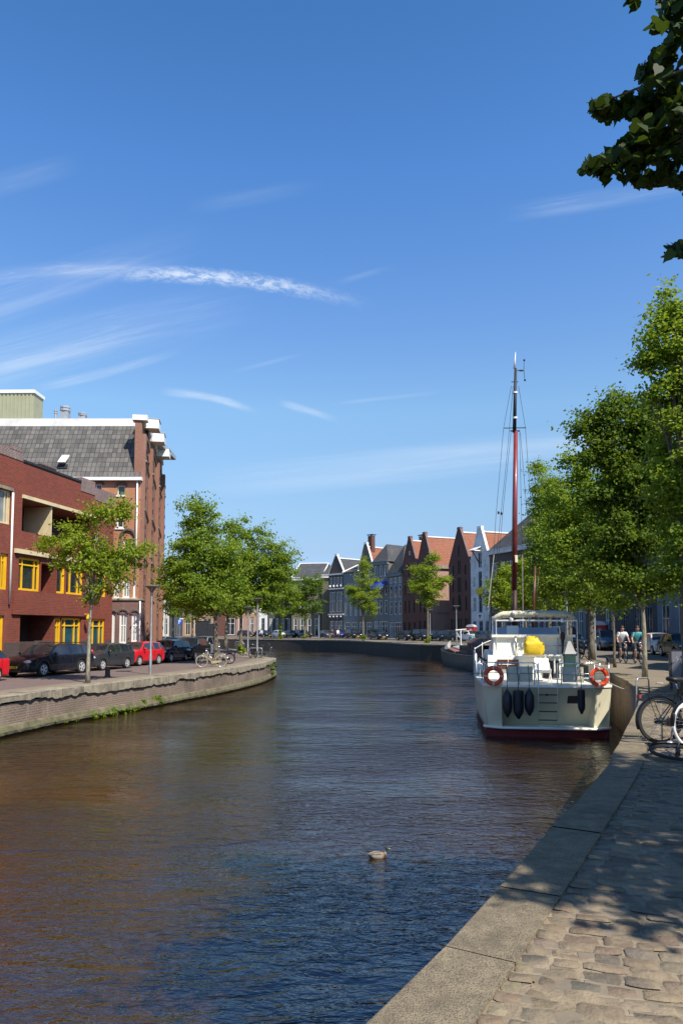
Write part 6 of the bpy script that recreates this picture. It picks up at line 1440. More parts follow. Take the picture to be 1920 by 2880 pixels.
b.loft([[(-hb - .02, y, dz + .02), (-hb - .03, y, dz + .10), (0, y, dz + .14), (hb + .03, y, dz + .10), (hb + .02, y, dz + .02)] for y, hb, dz in st_[3:]], closed=False); part(b, 'deck', 'deck_white')
b = MB(); b.box(1.0 - .01, 1.36, .0, .0, 0, 0); b = MB()
for (x0, x1, z0_, z1_) in ((.64, .98, 1.10, 1.36),):
    yy_ = lambda z: .99 * (zt_ - z) / (zt_ - zb_) - .012
    b.poly([(x0, yy_(z0_), z0_), (x1, yy_(z0_), z0_), (x1, yy_(z1_), z1_), (x0, yy_(z1_), z1_)])
b.ball((-.02, .20, 1.42), (.05, .04, .08), 8, 6); part(b, 'hawse_port', 'rubber')
b = MB()
for x in (-.30, .29): b.tube([(x, -.03, 2.42), (x, -.07, 1.70), (x, .02, 1.5), (x, .20, .40)], .016, 6)
bs_ = part(b, 'boarding_ladder', 'deck_white', smooth=True); b = MB()
for z in (1.40, 1.14, .86, .58): b.tube([(-.30, .02 + .18 * (1.5 - z) / 1.1, z), (.29, .02 + .18 * (1.5 - z) / 1.1, z)], .017, 6)
b.build('rungs', mt['dark_metal'], bs_, local=True)
# aft deck rails and dodgers
b = MB()
rail = [(-1.98, 3.2, 2.42), (-1.98, .45, 2.42), (-1.45, .06, 2.42), (-.42, .06, 2.42), (-.31, .06, 2.36), (-.30, .06, 1.74)]
b.tube(rail, .018, 6); b.tube([(.30, .06, 1.74), (.30, .06, 2.40), (1.45, .06, 2.42), (1.98, .45, 2.42), (1.98, 3.2, 2.42)], .018, 6)
b.tube([(-1.98, 3.2, 2.08), (-1.98, .45, 2.08), (-1.45, .06, 2.08), (-.42, .06, 2.08)], .012, 6); b.tube([(.32, .06, 2.08), (1.45, .06, 2.08), (1.98, .45, 2.08), (1.98, 3.2, 2.08)], .012, 6)
for (x, y) in ((-1.98, 3.2), (-1.98, 1.8), (-1.98, .45), (-1.45, .06), (-.9, .06), (-.42, .06), (.42, .06), (.9, .06), (1.45, .06), (1.98, .45), (1.98, 1.8), (1.98, 3.2)): b.tube([(x, y, 1.70), (x, y, 2.42)], .016, 6)
part(b, 'stern_rail', 'steel', smooth=True)
for (x0, x1) in ((-1.28, -.46), (.46, 1.12)):
    b = MB(); b.cbox(((x0 + x1) / 2, .11, 2.05), x1 - x0, .02, .50); dd = part(b, 'dodger', 'canvas')
    b = MB(); b.cbox(((x0 + x1) / 2, .095, 2.06), (x1 - x0) * .82, .012, .36); b.build('pane', mt['canvas_pale'], dd, local=True)
for s in (-1, 1):
    b = MB(); b.box(s * 1.86 - .02, s * 1.86 + .02, -3.0, -.5, 1.75, 2.30); part(b, 'side_dodger', 'canvas')
# superstructure
yc = 3.3
b = MB()
b.hexa([(-1.72, yc, 1.70), (1.62, yc, 1.70), (1.70, 8.6, 1.72), (-1.70, 8.6, 1.72)], [(-1.66, yc + .12, 2.52), (1.58, yc + .12, 2.52), (1.52, 8.2, 2.62), (-1.52, 8.2, 2.62)])
sup = part(b, 'cabin', 'deck_white')
b = MB(); b.hexa([(-1.45, yc + .45, 2.525), (1.50, yc + .45, 2.525), (1.4, 7.4, 2.62), (-1.4, 7.4, 2.62)], [(-1.42, yc + .55, 3.20), (1.46, yc + .55, 3.20), (1.3, 6.6, 3.20), (-1.3, 6.6, 3.20)]); part(b, 'flybridge', 'deck_white')
b = MB(); b.box(-1.50, 1.54, -(yc + .75), -(yc + .40), 3.202, 3.30); part(b, 'coaming', 'deck_white')
b = MB(); b.hexa([(-1.36, 6.2, 3.3), (1.36, 6.2, 3.3), (1.36, 6.24, 3.3), (-1.36, 6.24, 3.3)], [(-1.28, 6.5, 3.58), (1.28, 6.5, 3.58), (1.28, 6.54, 3.58), (-1.28, 6.54, 3.58)]); part(b, 'windscreen', 'perspex')
b = MB(); b.box(-1.36, 1.36, -6.3, -5.9, 3.15, 3.31); part(b, 'dashboard', 'deck_white')
b = MB(); b.cbox((-.55, 5.6, 3.42), .45, .12, .45); b.cbox((-.55, 5.45, 3.22), .45, .4, .1); part(b, 'helm_seat', 'white_clean')
w0 = bl(1397, 1872, yc - .02); w1 = bl(1457, 1856, yc - .02)
b = MB(); b.cbox(((w0.x + w1.x) / 2, yc + .005, (w0.z + w1.z) / 2 - .06), w1.x - w0.x, .10, w1.z - w0.z + .14); ww = part(b, 'cabin_window', 'mahogany')
b = MB(); b.tube([(w0.x + .06, yc - .06, w0.z + .05), (w1.x - .15, yc - .06, w0.z + .05)], .012, 5); b.tube([(w0.x + .35, yc - .06, w0.z - .12), (w0.x + .40, yc - .06, w1.z)], .014, 5); b.build('glazing_bar', mt['white_clean'], ww, local=True)
d0 = bl(1526, 1908, yc - .02); d1 = bl(1570, 1858, yc - .02)
b = MB(); b.cbox(((d0.x + d1.x) / 2, yc + .04, (d0.z + d1.z) / 2), d1.x - d0.x, .16, d1.z - d0.z); dr = part(b, 'companionway', 'trim')
b = MB(); b.tube([(d0.x - .75, yc - .12, 2.55), (d1.x + .1, yc - .12, 2.55), (d1.x + .1, yc - .12, 1.75)], .035, 6); b.tube([(d0.x + .40, yc - .12, 2.45), (d0.x + .40, yc - .12, 1.9)], .03, 6); b.build('door_frame', mt['white_clean'], dr, local=True)
for xs_ in (-1.715, 1.66):
    for i in range(3): b = MB(); b.cbox((xs_, 4.2 + 1.45 * i, 2.16), .06, 1.0, .42); part(b, 'side_window', 'carglass')
# flybridge rail, davit-like frame and rolled canopy
b = MB(); yf = yc + .5
f0 = bl(1394, 1745, yf); f1 = bl(1621, 1745, yf); zt3 = f0.z
b.tube([(f0.x, yf, 2.55), (f0.x, yf, zt3), (f1.x, yf, zt3), (f1.x, yf, 2.30)], .030, 8); b.tube([(f0.x + .03, yf + 2.2, 3.2), (f0.x + .03, yf + 2.2, zt3), (f1.x - .03, yf + 2.2, zt3), (f1.x - .03, yf + 2.2, 3.2)], .022, 8)
for x in (f0.x, f1.x): b.tube([(x, yf, zt3), (x, yf + 2.2, zt3)], .020, 6)
b.tube([(f0.x - .12, yf + .5, 2.6), (f0.x - .10, yf + .3, zt3 + .15)], .022, 6); b.tube([(f0.x - .08, yf + .9, 2.6), (f0.x - .08, yf + .9, zt3 + .15)], .014, 6); b.tube([(f1.x - .25, yf + 1.8, 3.2), (f1.x - .05, yf + .4, zt3)], .014, 6)
part(b, 'canopy_frame', 'white_clean', smooth=True)
b = MB(); n = 22; x0, x1 = f0.x - .16, f1.x + .02; rings = []; rg = random.Random(8)
for i in range(n + 1):
    f = i / n; x = x0 + (x1 - x0) * f; e = min(1, min(f, 1 - f) * 9); rr = .13 * (.45 + .55 * e ** .5); sag = -.16 * (1 - e) + .05 * math.sin(math.pi * f)
    rings.append([(x, yf + .15 + rr * 1.5 * math.cos(a) * rg.uniform(.93, 1.07), zt3 + .20 + sag + rr * math.sin(a) * rg.uniform(.90, 1.10)) for a in [2 * math.pi * k / 14 for k in range(14)]])
b.loft(rings); cv = part(b, 'rolled_canopy', 'canvas', smooth=True)
b = MB()
for f in (.12, .25, .52, .72, .88):
    x = x0 + (x1 - x0) * f; b.tube([(x, yf + .02, zt3), (x, yf - .06, zt3 + .12), (x, yf + .12, zt3 + .36)], .012, 5)
part(b, 'canopy_straps', 'rope')
for px_, py_ in ((1443, 1724), (1437, 1743), (1580, 1745)):
    q = bl(px_, py_, yf - .08); b = MB(); b.lathe([(.05, -.07), (.065, -.02), (.065, .06), (.03, .08)], tuple(q), 10); part(b, 'deck_light', 'white_clean', smooth=True)
b = MB(); q0 = bl(1517, 1804, yc + .3); b.tube([(q0.x, yc + .42, 2.55), (q0.x, yc + .42, 3.25), (1.40, yc + .42, 3.25), (1.40, yc + .42, 2.55)], .018, 6); b.tube([(q0.x, yc + .42, 2.9), (1.40, yc + .42, 2.9)], .014, 6); b.tube([(.9, yc + .42, 2.55), (.9, yc + .42, 3.25)], .014, 6); b.tube([(-.62, yc + .38, 2.5), (-.62, yc + .38, 3.25)], .035, 6); part(b, 'flybridge_rail', 'steel', smooth=True)
# gate rail at the port side
b = MB()
for (yy1, yy2) in ((4.2, 6.2),): b.tube([(-2.06, yy1, 1.72), (-2.06, yy1, 2.55), (-2.06, yy2, 2.62), (-2.06, yy2, 1.75)], .025, 6); b.tube([(-2.06, yy1, 2.15), (-2.06, yy2, 2.2)], .02, 6); b.tube([(-2.06, (yy1 + yy2) / 2, 1.72), (-2.06, (yy1 + yy2) / 2, 2.6)], .02, 6)
for s in (-1, 1): b.tube([(s * 2.05, 6.4, 2.55), (s * 1.9, 8.6, 2.65), (s * 1.4, 10.6, 2.85), (s * .6, 12.4, 3.1), (0, 13.2, 3.2)], .018, 6)
for y, x, z in ((8.4, 1.92, 1.85), (10.2, 1.5, 2.05), (12.0, .75, 2.3)):
    for s in (-1, 1): b.tube([(s * x, y, z), (s * x, y, z + .85)], .014, 6)
part(b, 'side_rail', 'white_clean', smooth=True)
# loose things aboard
def aboard(name, label, cat, group=None): return thing(name, label, cat, tuple(bo), HB, group)
yv = aboard('covered_winch', 'bright yellow canvas cover on the aft deck of the cruiser', 'cover'); yl = yc - .35; c = bl(1500, 1812, yl)
b = MB(); rg = random.Random(2)
N_ = 26; rings = []; KS = .9
for (z, wx, wy, ox) in ((-.36, .36, .26, 0), (-.34, .385, .285, 0), (-.18, .395, .30, .0), (.0, .395, .30, .0), (.07, .385, .29, 0), (.105, .34, .27, -.02), (.125, .29, .24, -.05), (.19, .27, .22, -.06), (.27, .23, .19, -.06), (.33, .16, .13, -.055), (.355, .06, .05, -.05)):
    rg_ = []; wx *= KS; wy *= KS; z = z * KS - .03
    for i in range(N_):
        ph = 2 * math.pi * i / N_; e = .42 if z < .1 else .7; k = 1 + .035 * math.sin(5 * ph + z * 14) + .02 * math.sin(9 * ph - z * 23)
        rg_.append((c.x + ox + wx * math.copysign(abs(math.cos(ph)) ** e, math.cos(ph)) * k, yl + wy * math.copysign(abs(math.sin(ph)) ** e, math.sin(ph)) * k, c.z + z + .02 * math.sin(2 * ph + 1)))
    rings.append(rg_)
b.loft(rings); part(b, 'canvas_cover', 'yellow_cover', yv, smooth=50)
ob = aboard('covered_outboard', 'grey pointed canvas hood over a dark green box on the cruiser', 'cover'); yo = 2.4; c0 = bl(1600, 1839, yo); b = MB(); hx = .20
b.hexa([(c0.x - hx, yo - .2, c0.z), (c0.x + hx, yo - .2, c0.z), (c0.x + hx, yo + .2, c0.z), (c0.x - hx, yo + .2, c0.z)], [(c0.x - .045, yo - .05, c0.z + .44), (c0.x + .045, yo - .05, c0.z + .44), (c0.x + .045, yo + .05, c0.z + .44), (c0.x - .045, yo + .05, c0.z + .44)]); part(b, 'hood', 'canvas_grey', ob)
b = MB(); b.cbox((c0.x, yo, (c0.z + 1.72) / 2 - .005), .36, .36, c0.z - 1.73); part(b, 'box', 'green_canvas', ob)
mo = aboard('outboard_motor', 'black outboard motor clamped on the flybridge rail', 'motor'); c1 = bl(1581, 1790, yc + .3); b = MB(); b.loft([[(c1.x + w * math.cos(a), yc + .3 + .13 * math.sin(a), c1.z + z) for a in [2 * math.pi * k / 12 for k in range(12)]] for z, w in ((-.12, .05), (-.10, .08), (.0, .09), (.10, .08), (.16, .05))]); part(b, 'cowling', 'rubber', mo, smooth=True)
b = MB(); b.tube([(c1.x, yc + .3, c1.z - .1), (c1.x - .01, yc + .3, c1.z - .35), (c1.x - .02, yc + .32, c1.z - .75)], [.07, .045, .03], 8); part(b, 'leg', 'dark_metal', mo, smooth=True)
# lifebuoys and fenders hang from the cruiser
def lifebuoy(px, py, yl, label, tilt):
    c = bl(px, py, yl); wpos = BM @ c; r = thing('lifebuoy', label, 'lifebuoy', tuple(wpos), HB + tilt, 'lifebuoys on the cruiser stern')
    b = MB(); b.torus((0, 0, 0), .255, .075, 36, 12, (0, 1, 0), squash=.85); b.build('ring', mt['orange_ring'], r, smooth=True, local=True)
    for k in range(4):
        a = R(90 * k); b = MB(); b.torus((0, 0, 0), .255, .078, 3, 12, (0, 1, 0), a - .09, a + .09, squash=.87); b.build('tape_band', mt['tape'], r, smooth=True, local=True)
    b = MB(); b.torus((0, -.045, 0), .325, .009, 32, 5, (0, 1, 0)); b.build('grab_line', mt['rope_pale'], r, smooth=True, local=True)
lifebuoy(1387.5, 1901, -.03, 'orange lifebuoy at the water side corner of the cruiser stern', R(-14)); lifebuoy(1682.7, 1904, -.03, 'orange lifebuoy at the quay side corner of the cruiser stern', R(10))
def fender(px, py0, py1, w, label, shape=0):
    a, c = bl(px, py0, -.16), bl(px, py1, -.16); L = a.z - c.z; wpos = BM @ a; r = thing('fender', label, 'fender', tuple(wpos), HB, 'dark fenders on the cruiser stern')
    b = MB()
    prof = [(.015, 0), (.03, -.03), (w * .55, -.13 * L), (w * .95, -.28 * L), (w, -.45 * L), (w * .98, -.68 * L), (w * .75, -.84 * L), (w * .35, -.95 * L), (.03, -L)] if not shape else [(.05, 0), (w, -.03), (w, -.70 * L), (w * .85, -.82 * L), (w * .35, -.97 * L), (.04, -L)]
    b.lathe(prof, (0, 0, 0), 16); b.build('bladder', mt['fender'], r, smooth=50, local=True)
    b = MB(); b.tube([(0, 0, -.02), (.01, .04, .25), (0, .16, .60), (.0, .20, .73)], .011, 6); b.build('rope', mt['rope'], r, smooth=True, local=True)
fender(1425, 1937, 2017, .155, 'dark fender first from the water side, pear shaped'); fender(1456, 1940, 2022, .165, 'dark fender between two pear shaped ones', 1); fender(1487, 1935, 2013, .155, 'dark fender next to the boarding ladder, pear shaped'); fender(1633, 1938, 2008, .115, 'slim dark fender alone near the quay side of the stern', 1)

# ------------------------------------------------------------------ sailing barge with the tall red mast
mt['black_hull'] = M('tarred_hull', (.016, .017, .019), .4, var=.25, scale=1.5, coat=.2); mt['grey_hull'] = M('dark_grey_hull', (.035, .042, .048), .4, var=.2, scale=1.5, dirt=(.06, .05, .04)); mt['tarp_brown'] = M('brown_tarpaulin', (.11, .055, .05), .8, var=.15, scale=3, bump=.5, bscale=8); mt['deck_red'] = M('faded_red_deck', (.24, .115, .095), .8, var=.12, scale=2); mt['mast_red'] = M('varnished_red_mast', (.22, .035, .030), .35, var=.15, scale=2, coat=.3); mt['mast_dark'] = M('dark_brown_mast', (.035, .012, .010), .6, var=.2); mt['mast_black'] = M('black_mast', (.016, .015, .016), .6, var=.2)
def barge_hull(r, O, ang, L, hb, dz, mat, bow_up=.5, zs=1.0):
    ca, sa = math.cos(ang), math.sin(ang); W = lambda x, y, z: Vector((O[0] + x * ca - y * sa, O[1] + x * sa + y * ca, ZW + z))
    rings = []
    for f, k, up in ((0, .35, .12), (.03, .72, .08), (.12, .95, .02), (.3, 1, 0), (.6, 1, 0), (.8, .96, .06), (.91, .80, .2), (.97, .48, bow_up * .75), (1.0, .06, bow_up)):
        y = f * L; h = hb * k; d = dz + up
        rings.append([W(-h, y + .4 * (f > .9) * .5, d), W(-h * 1.02, y, d * .55), W(-h * .9, y - .4 * (f > .9), .0), W(-h * .6, y - .5 * (f > .9), -.5), W(h * .6, y - .5 * (f > .9), -.5), W(h * .9, y - .4 * (f > .9), 0), W(h * 1.02, y, d * .55), W(h, y + .4 * (f > .9) * .5, d)])
    b = MB(); b.loft(rings, closed=False, cap=False); b.poly(rings[0]); b.build('hull', mt[mat], r, smooth=40)
    b = MB(); 
    for i in range(len(rings) - 1): b.poly([rings[i][0] - Vector((0, 0, .06)), rings[i][-1] - Vector((0, 0, .06)), rings[i + 1][-1] - Vector((0, 0, .06)), rings[i + 1][0] - Vector((0, 0, .06))])
    b.build('deck', mt['grey_hull'], r)
    b = MB(); b.tube([q[0] for q in rings], .07, 6); b.tube([q[-1] for q in rings], .07, 6); b.build('gunwale', mt['black_hull'], r, smooth=True)
    return W
mY = 45.0; mx = at(1446, 1600, mY).x
sb = thing('sailing_barge', 'dark sailing barge whose tall red mast towers over the cruiser', 'boat', (mx, 38.5, ZW)); W = barge_hull(sb, (mx + .1, 38.2), R(-4), 19, 2.0, 1.05, 'black_hull')
b = MB(); q = [W(-1.3, 5.5, 1.0), W(1.3, 5.5, 1.0), W(1.3, 12.5, 1.0), W(-1.3, 12.5, 1.0)]; b.hexa(q, [p + Vector((0, 0, .55)) for p in q]); b.build('hatch_cover', mt['tarp_brown'], sb)
b = MB(); q = [W(-1.2, 1.5, 1.0), W(1.2, 1.5, 1.0), W(1.2, 4.6, 1.0), W(-1.2, 4.6, 1.0)]; b.hexa(q, [p + Vector((0, 0, 1.0)) for p in q]); b.build('deckhouse', mt['mahogany'], sb)
zz = lambda py: EYE + mY * (ray(1446, py).z / ray(1446, py).y)
def mast_seg(y0, y1, r0, r1, name, mat, parent=sb):
    b = MB(); b.tube([(at(1445.5, y0, mY).x, mY, zz(y0)), (at(1449, y1, mY).x if y1 < 1300 else at(1446.5, y1, mY).x, mY, zz(y1))], [r0, r1], 14); return b.build(name, mt[mat], parent, smooth=True)
mast = mast_seg(1805, 1660, .17, .166, 'mast', 'mast_dark'); m2 = mast_seg(1661, 1213, .165, .135, 'mast_spar', 'mast_red', mast); mast_seg(1216, 1036, .125, .085, 'topmast', 'mast_black', mast); mast_seg(1037, 990, .075, .012, 'mast_tip', 'white_clean', mast)
xx_ = lambda px, py: at(px, py, mY)
b = MB(); b.tube([xx_(1416, 1204), xx_(1478, 1203)], .03, 6); b.tube([xx_(1437, 1074), xx_(1456, 1074)], .03, 6); b.tube([xx_(1434, 1212), xx_(1461, 1212)], .05, 6); b.build('crosstrees', mt['mast_black'], mast)
b = MB()
for y in (1104, 1175): b.tube([xx_(1447.5, y - 2), xx_(1447.5, y + 3)], .145, 12)
b.build('mast_band', mt['white_clean'], mast)
b = MB(); b.tube([xx_(1447.8, 1582), xx_(1447.4, 1562)], .168, 12); b.build('paint_patch', mt['hull_cream'], mast)
b = MB()
for pts in ([(1437, 1085), (1416, 1204), (1396, 1450), (1372, 1800)], [(1457, 1085), (1478, 1204), (1493, 1400), (1524, 1800)], [(1442, 1085), (1425, 1290), (1398, 1560), (1366, 1810)], [(1436, 1216), (1416, 1420), (1384, 1800)], [(1460, 1216), (1466, 1420), (1474, 1800)], [(1462, 1216), (1482, 1440), (1510, 1810)], [(1444, 1216), (1440, 1500), (1438, 1800)]):
    b.tube([xx_(*p) + Vector((0, (i % 3) * .12, 0)) for i, p in enumerate(pts)], .013, 5)
b.build('rigging', mt['mast_black'], sb)
b = MB(); b.tube([xx_(1388, 1560), xx_(1360, 1815)], .030, 6); b.tube([xx_(1468, 1560), xx_(1470, 1800)], .020, 6); b.build('halyard', mt['rope_pale'], sb)
b = MB()
for p in ((1401, 1442), (1409, 1444)): b.ball(tuple(xx_(*p)), (.07, .05, .11), 8, 6)
b.build('block', mt['mast_black'], sb)
wt_ = thing('wind_generator', 'small black wind generator on an arm near the mast head', 'wind generator', tuple(xx_(1455, 1042)))
b = MB(); b.tube([xx_(1450, 1042), xx_(1472, 1042)], .025, 6); b.lathe([(.03, -.12), (.06, -.08), (.06, .10), (.03, .14)], tuple(xx_(1464, 1042)), 10, 'X'); b.build('arm', mt['mast_black'], wt_)
b = MB(); b.tube([xx_(1473, 1012), xx_(1472, 1042), xx_(1475, 1070)], [.03, .045, .03], 6, flat=.4); b.ball(tuple(xx_(1473, 1013)), .07, 8, 6); b.ball(tuple(xx_(1475, 1069)), .07, 8, 6); b.build('blade', mt['mast_black'], wt_)
b = MB(); b.tube([xx_(1496, 1815), xx_(1504, 1592)], [.10, .06], 10); b.tube([xx_(1497, 1780), xx_(1516, 1600)], .016, 5); b.build('boom', mt['mahogany'], sb, smooth=True)

# ------------------------------------------------------------------ dark barge with brown tarpaulin, bow towards the bend
db = thing('dark_barge', 'dark barge with brown tarpaulin and pale bow, moored past the cruiser', 'boat', (12.3, 57, ZW)); W = barge_hull(db, (12.75, 57), R(4.5), 17.2, 1.75, 1.25, 'grey_hull', bow_up=.55)
b = MB(); q = [W(-1.45, 9.8, 1.28), W(1.45, 9.8, 1.28), W(.95, 15.2, 1.5), W(-.95, 15.2, 1.5)]; b.hexa(q, [p + Vector((0, 0, .16)) for p in q]); b.build('foredeck', mt['deck_red'], db)
b = MB(); b.loft([[W(-1.25 * k, y, 1.3), W(-1.2 * k, y, 2.3), W(-.6 * k, y, 2.75), W(.6 * k, y, 2.75), W(1.2 * k, y, 2.3), W(1.25 * k, y, 1.3)] for y, k in ((1.2, 1), (2.5, 1.02), (4.5, 1), (6.2, .98))], closed=False); b.build('tarpaulin', mt['tarp_brown'], db)
b = MB(); q = [W(-1.2, 6.3, 1.3), W(1.2, 6.3, 1.3), W(1.1, 9.4, 1.3), W(-1.1, 9.4, 1.3)]; b.hexa(q, [p + Vector((0, 0, .75)) for p in q]); b.build('wheelhouse', mt['mahogany'], db)
b = MB()
for k in range(4): b.cbox(tuple(W(-1.26, 1.8 + 1.2 * k, 1.95)), .05, .55, .4, R(4.5))
for k in range(3): b.cbox(tuple(W(-1.2, 6.8 + .9 * k, 1.75)), .05, .5, .3, R(4.5))
b.build('windows', mt['glass_pale'], db)
b = MB(); b.loft([[W(x - w, y, z), W(x, y - .1, z + .32), W(x + w, y, z)] for x, y, z, w in ((-1.2, 14.0, 1.55, .25), (-.8, 15.5, 1.75, .28), (-.35, 16.8, 1.95, .2), (-.05, 17.4, 2.02, .05))]); b.build('bow_canvas', mt['canvas_grey'], db)
b = MB()
for k in range(5): b.tube([W(-.5 + .22 * k, 11.5, 1.62 + .05 * k), W(-.4 + .2 * k, 14.6, 1.78 + .04 * k)], .06, 6)
b.build('spars', mt['white'], db)
p0 = W(-.25, 12.2, 1.4); b = MB(); b.tube([p0, p0 + Vector((0, 0, 2.05))], .06, 8); t0 = p0 + Vector((0, 0, 2.05)); b.tube([t0 + Vector((-.5, 0, -.03)), t0 + Vector((.55, 0, .06))], .055, 6); b.tube([t0 + Vector((-.4, 0, -.25)), t0 + Vector((-.1, 0, -.75))], .03, 6); b.build('mast_crutch', mt['white_clean'], db)
b = MB(); f0 = W(.35, 11.0, 1.5); b.tube([f0, f0 + Vector((.25, .2, 1.6))], .018, 6); fl = db; b.build('flag_staff', mt['white'], db)
b = MB(); g = f0 + Vector((.25, .2, 1.6)); b.loft([[g + Vector((.02 + .09 * i, .03 * math.sin(i * 1.3), -.02 - .13 * i)), g + Vector((-.02 + .05 * i, .03 * math.sin(i * 1.3 + 1), -.30 - .10 * i))] for i in range(6)], closed=False, cap=False); b.build('flag', M('teal_flag', (.08, .40, .33), .7), db)

# mooring line, coils and small gear
ml = thing('mooring_line', 'pale mooring line from the cruiser stern to the quay', 'rope', tuple(BM @ Vector((1.98, .5, 1.75))))
a_, z_ = BM @ Vector((1.98, .5, 1.78)), Vector((9.75, 22.0, .03)); b = MB(); b.tube([a_.lerp(z_, i / 8) - Vector((0, 0, .25 * math.sin(math.pi * i / 8))) for i in range(9)], .016, 6); b.build('line', mt['rope_pale'], ml, smooth=True)
b = MB(); b.torus(tuple(z_ - Vector((0, 0, .0))), .09, .018, 16, 6, (0, 0, 1)); b.build('loop', mt['rope_pale'], ml, smooth=True)
for (x, y, lab) in ((.05, 1.6, 'white folded deck chair beside the companionway of the cruiser'),):
    dc = aboard('deck_chair', lab, 'chair'); b = MB()
    for sx in (-.25, .25): b.tube([(x + sx, y - .3, 1.73), (x + sx, y + .3, 2.35)], .02, 6); b.tube([(x + sx, y + .3, 1.73), (x + sx, y - .25, 2.15)], .02, 6)
    b.tube([(x - .25, y + .3, 1.73), (x + .25, y + .3, 1.73)], .018, 6); b.tube([(x - .25, y, 2.03), (x + .25, y, 2.03)], .018, 6)
    part(b, 'frame', 'white_clean', dc, smooth=True); b = MB(); b.hexa([(x - .24, y - .2, 2.08), (x + .24, y - .2, 2.08), (x + .24, y + .1, 2.05), (x - .24, y + .1, 2.05)], [(x - .24, y - .2, 2.12), (x + .24, y - .2, 2.12), (x + .24, y + .1, 2.09), (x - .24, y + .1, 2.09)]); b.hexa([(x - .24, y + .1, 2.1), (x + .24, y + .1, 2.1), (x + .24, y + .14, 2.1), (x - .24, y + .14, 2.1)], [(x - .24, y + .28, 2.5), (x + .24, y + .28, 2.5), (x + .24, y + .32, 2.5), (x - .24, y + .32, 2.5)]); part(b, 'seat', 'white_clean', dc)
b = MB()
for k in range(4): b.torus((1.7, .75, 1.75 + .03 * k), .20 - .012 * k, .018, 20, 6, (0, 0, 1))
rc = aboard('rope_coil', 'coiled pale rope on the quay side corner of the cruiser deck', 'rope'); part(b, 'coil', 'rope_pale', rc, smooth=True)
# ------------------------------------------------------------------ street furniture
def lamp_post(label, px, py_base, z, py_top, group='disc headed lamp posts', Y=None):
    p = on(px, py_base, z) if Y is None else base(px, Y, z); h = zz_at(p.y, py_top) - z
    r = thing('lamp_post', label, 'lamp post', (p.x, p.y, z), 0, group)
    b = MB(); b.lathe([(.075, 0), (.075, .9), (.058, .95), (.052, h - .38), (.05, h - .36)], (0, 0, 0), 12); b.build('post', mt['galv'], r, smooth=40, local=True)
    b = MB(); b.lathe([(.06, h - .37), (.075, h - .30), (.10, h - .22), (.26, h - .09), (.27, h - .07)], (0, 0, 0), 18); b.build('lamp_glass', M('dull_lamp_bowl', (.30, .26, .24), .3), r, smooth=40, local=True)
    b = MB(); b.lathe([(.30, h - .085), (.43, h - .055), (.44, h - .035), (.30, h - .01), (.08, h)], (0, 0, 0), 24); b.build('lamp_shade', mt['galv'], r, smooth=40, local=True)
    b = MB()
    for k in range(4):
        a = math.pi / 4 + k * math.pi / 2; b.tube([(.05 * math.cos(a), .05 * math.sin(a), h - .36), (.18 * math.cos(a), .18 * math.sin(a), h - .16), (.36 * math.cos(a), .36 * math.sin(a), h - .06)], .010, 5)
    b.build('bracket', mt['dark_metal'], r, local=True); return r
def zz_at(Y, py): d = ray(960, py); return EYE + Y * d.z / d.y
lamp_post('tall lamp post with flat disc head in front of the warehouse', 423, 1897, ZL, 1646)
lamp_post('lamp post with disc head on the tip of the bank, right by the rack', 723, 1852, ZL, 1682)
lamp_post('thin lamp post just inland of the one on the bank tip', 697, 1843, ZL, 1706)
lamp_post('lamp post far up the street beside the parked cars', 466, 1800, 0, 1722, Y=100)
lamp_post('lamp post in front of the dark house with white trim', 897, 1800, 0, 1722, Y=112)
lamp_post('short lamp post behind the forked young tree', 1209, 1802, 0, 1714, Y=96)
lamp_post('lamp post standing clear in front of the broad brown warehouse', 1283, 1810, 0, 1703, Y=82)
lamp_post('lamp post rising behind the cruiser canopy', 1594, 1840, 0, 1664, Y=44)
lamp_post('pale lamp post close behind the thick tree trunk', 1671, 1840, 0, 1672, Y=41)
def hoop(label, px0, px1, py, z, h, group='tubular bicycle racks', name='bicycle_rack'):
    a, c = on(px0, py, z), on(px1, py, z); r = thing(name, label, 'bike rack', tuple(a), 0, group); d = (c - a)
    b = MB(); P_ = [a, a + Vector((0, 0, h - .08)), a + d * .05 + Vector((0, 0, h - .02)), a + d * .14 + Vector((0, 0, h)), a + d * .86 + Vector((0, 0, h)), a + d * .95 + Vector((0, 0, h - .02)), c + Vector((0, 0, h - .08)), c]
    b.tube(P_, .028, 8); b.build('hoop', mt['galv'], r, smooth=True)
    b = MB()
    for q in (a, c): b.lathe([(.06, .0), (.06, .012)], tuple(q), 10)
    b.build('base_plate', mt['galv'], r)
hoop('tubular rack holding the cream bicycle', 563, 636, 1876, ZL, .72); hoop('tubular rack around the lamp post on the bank tip', 701, 737, 1852, ZL, .78); hoop('empty tubular rack by the thin lamp post', 667, 687, 1829, ZL, .74); hoop('second empty rack overlapping the ivy trunk', 662, 684, 1826, ZL, .82); hoop('narrow rack beside the white pillar', 615, 641, 1822, ZL, .8)
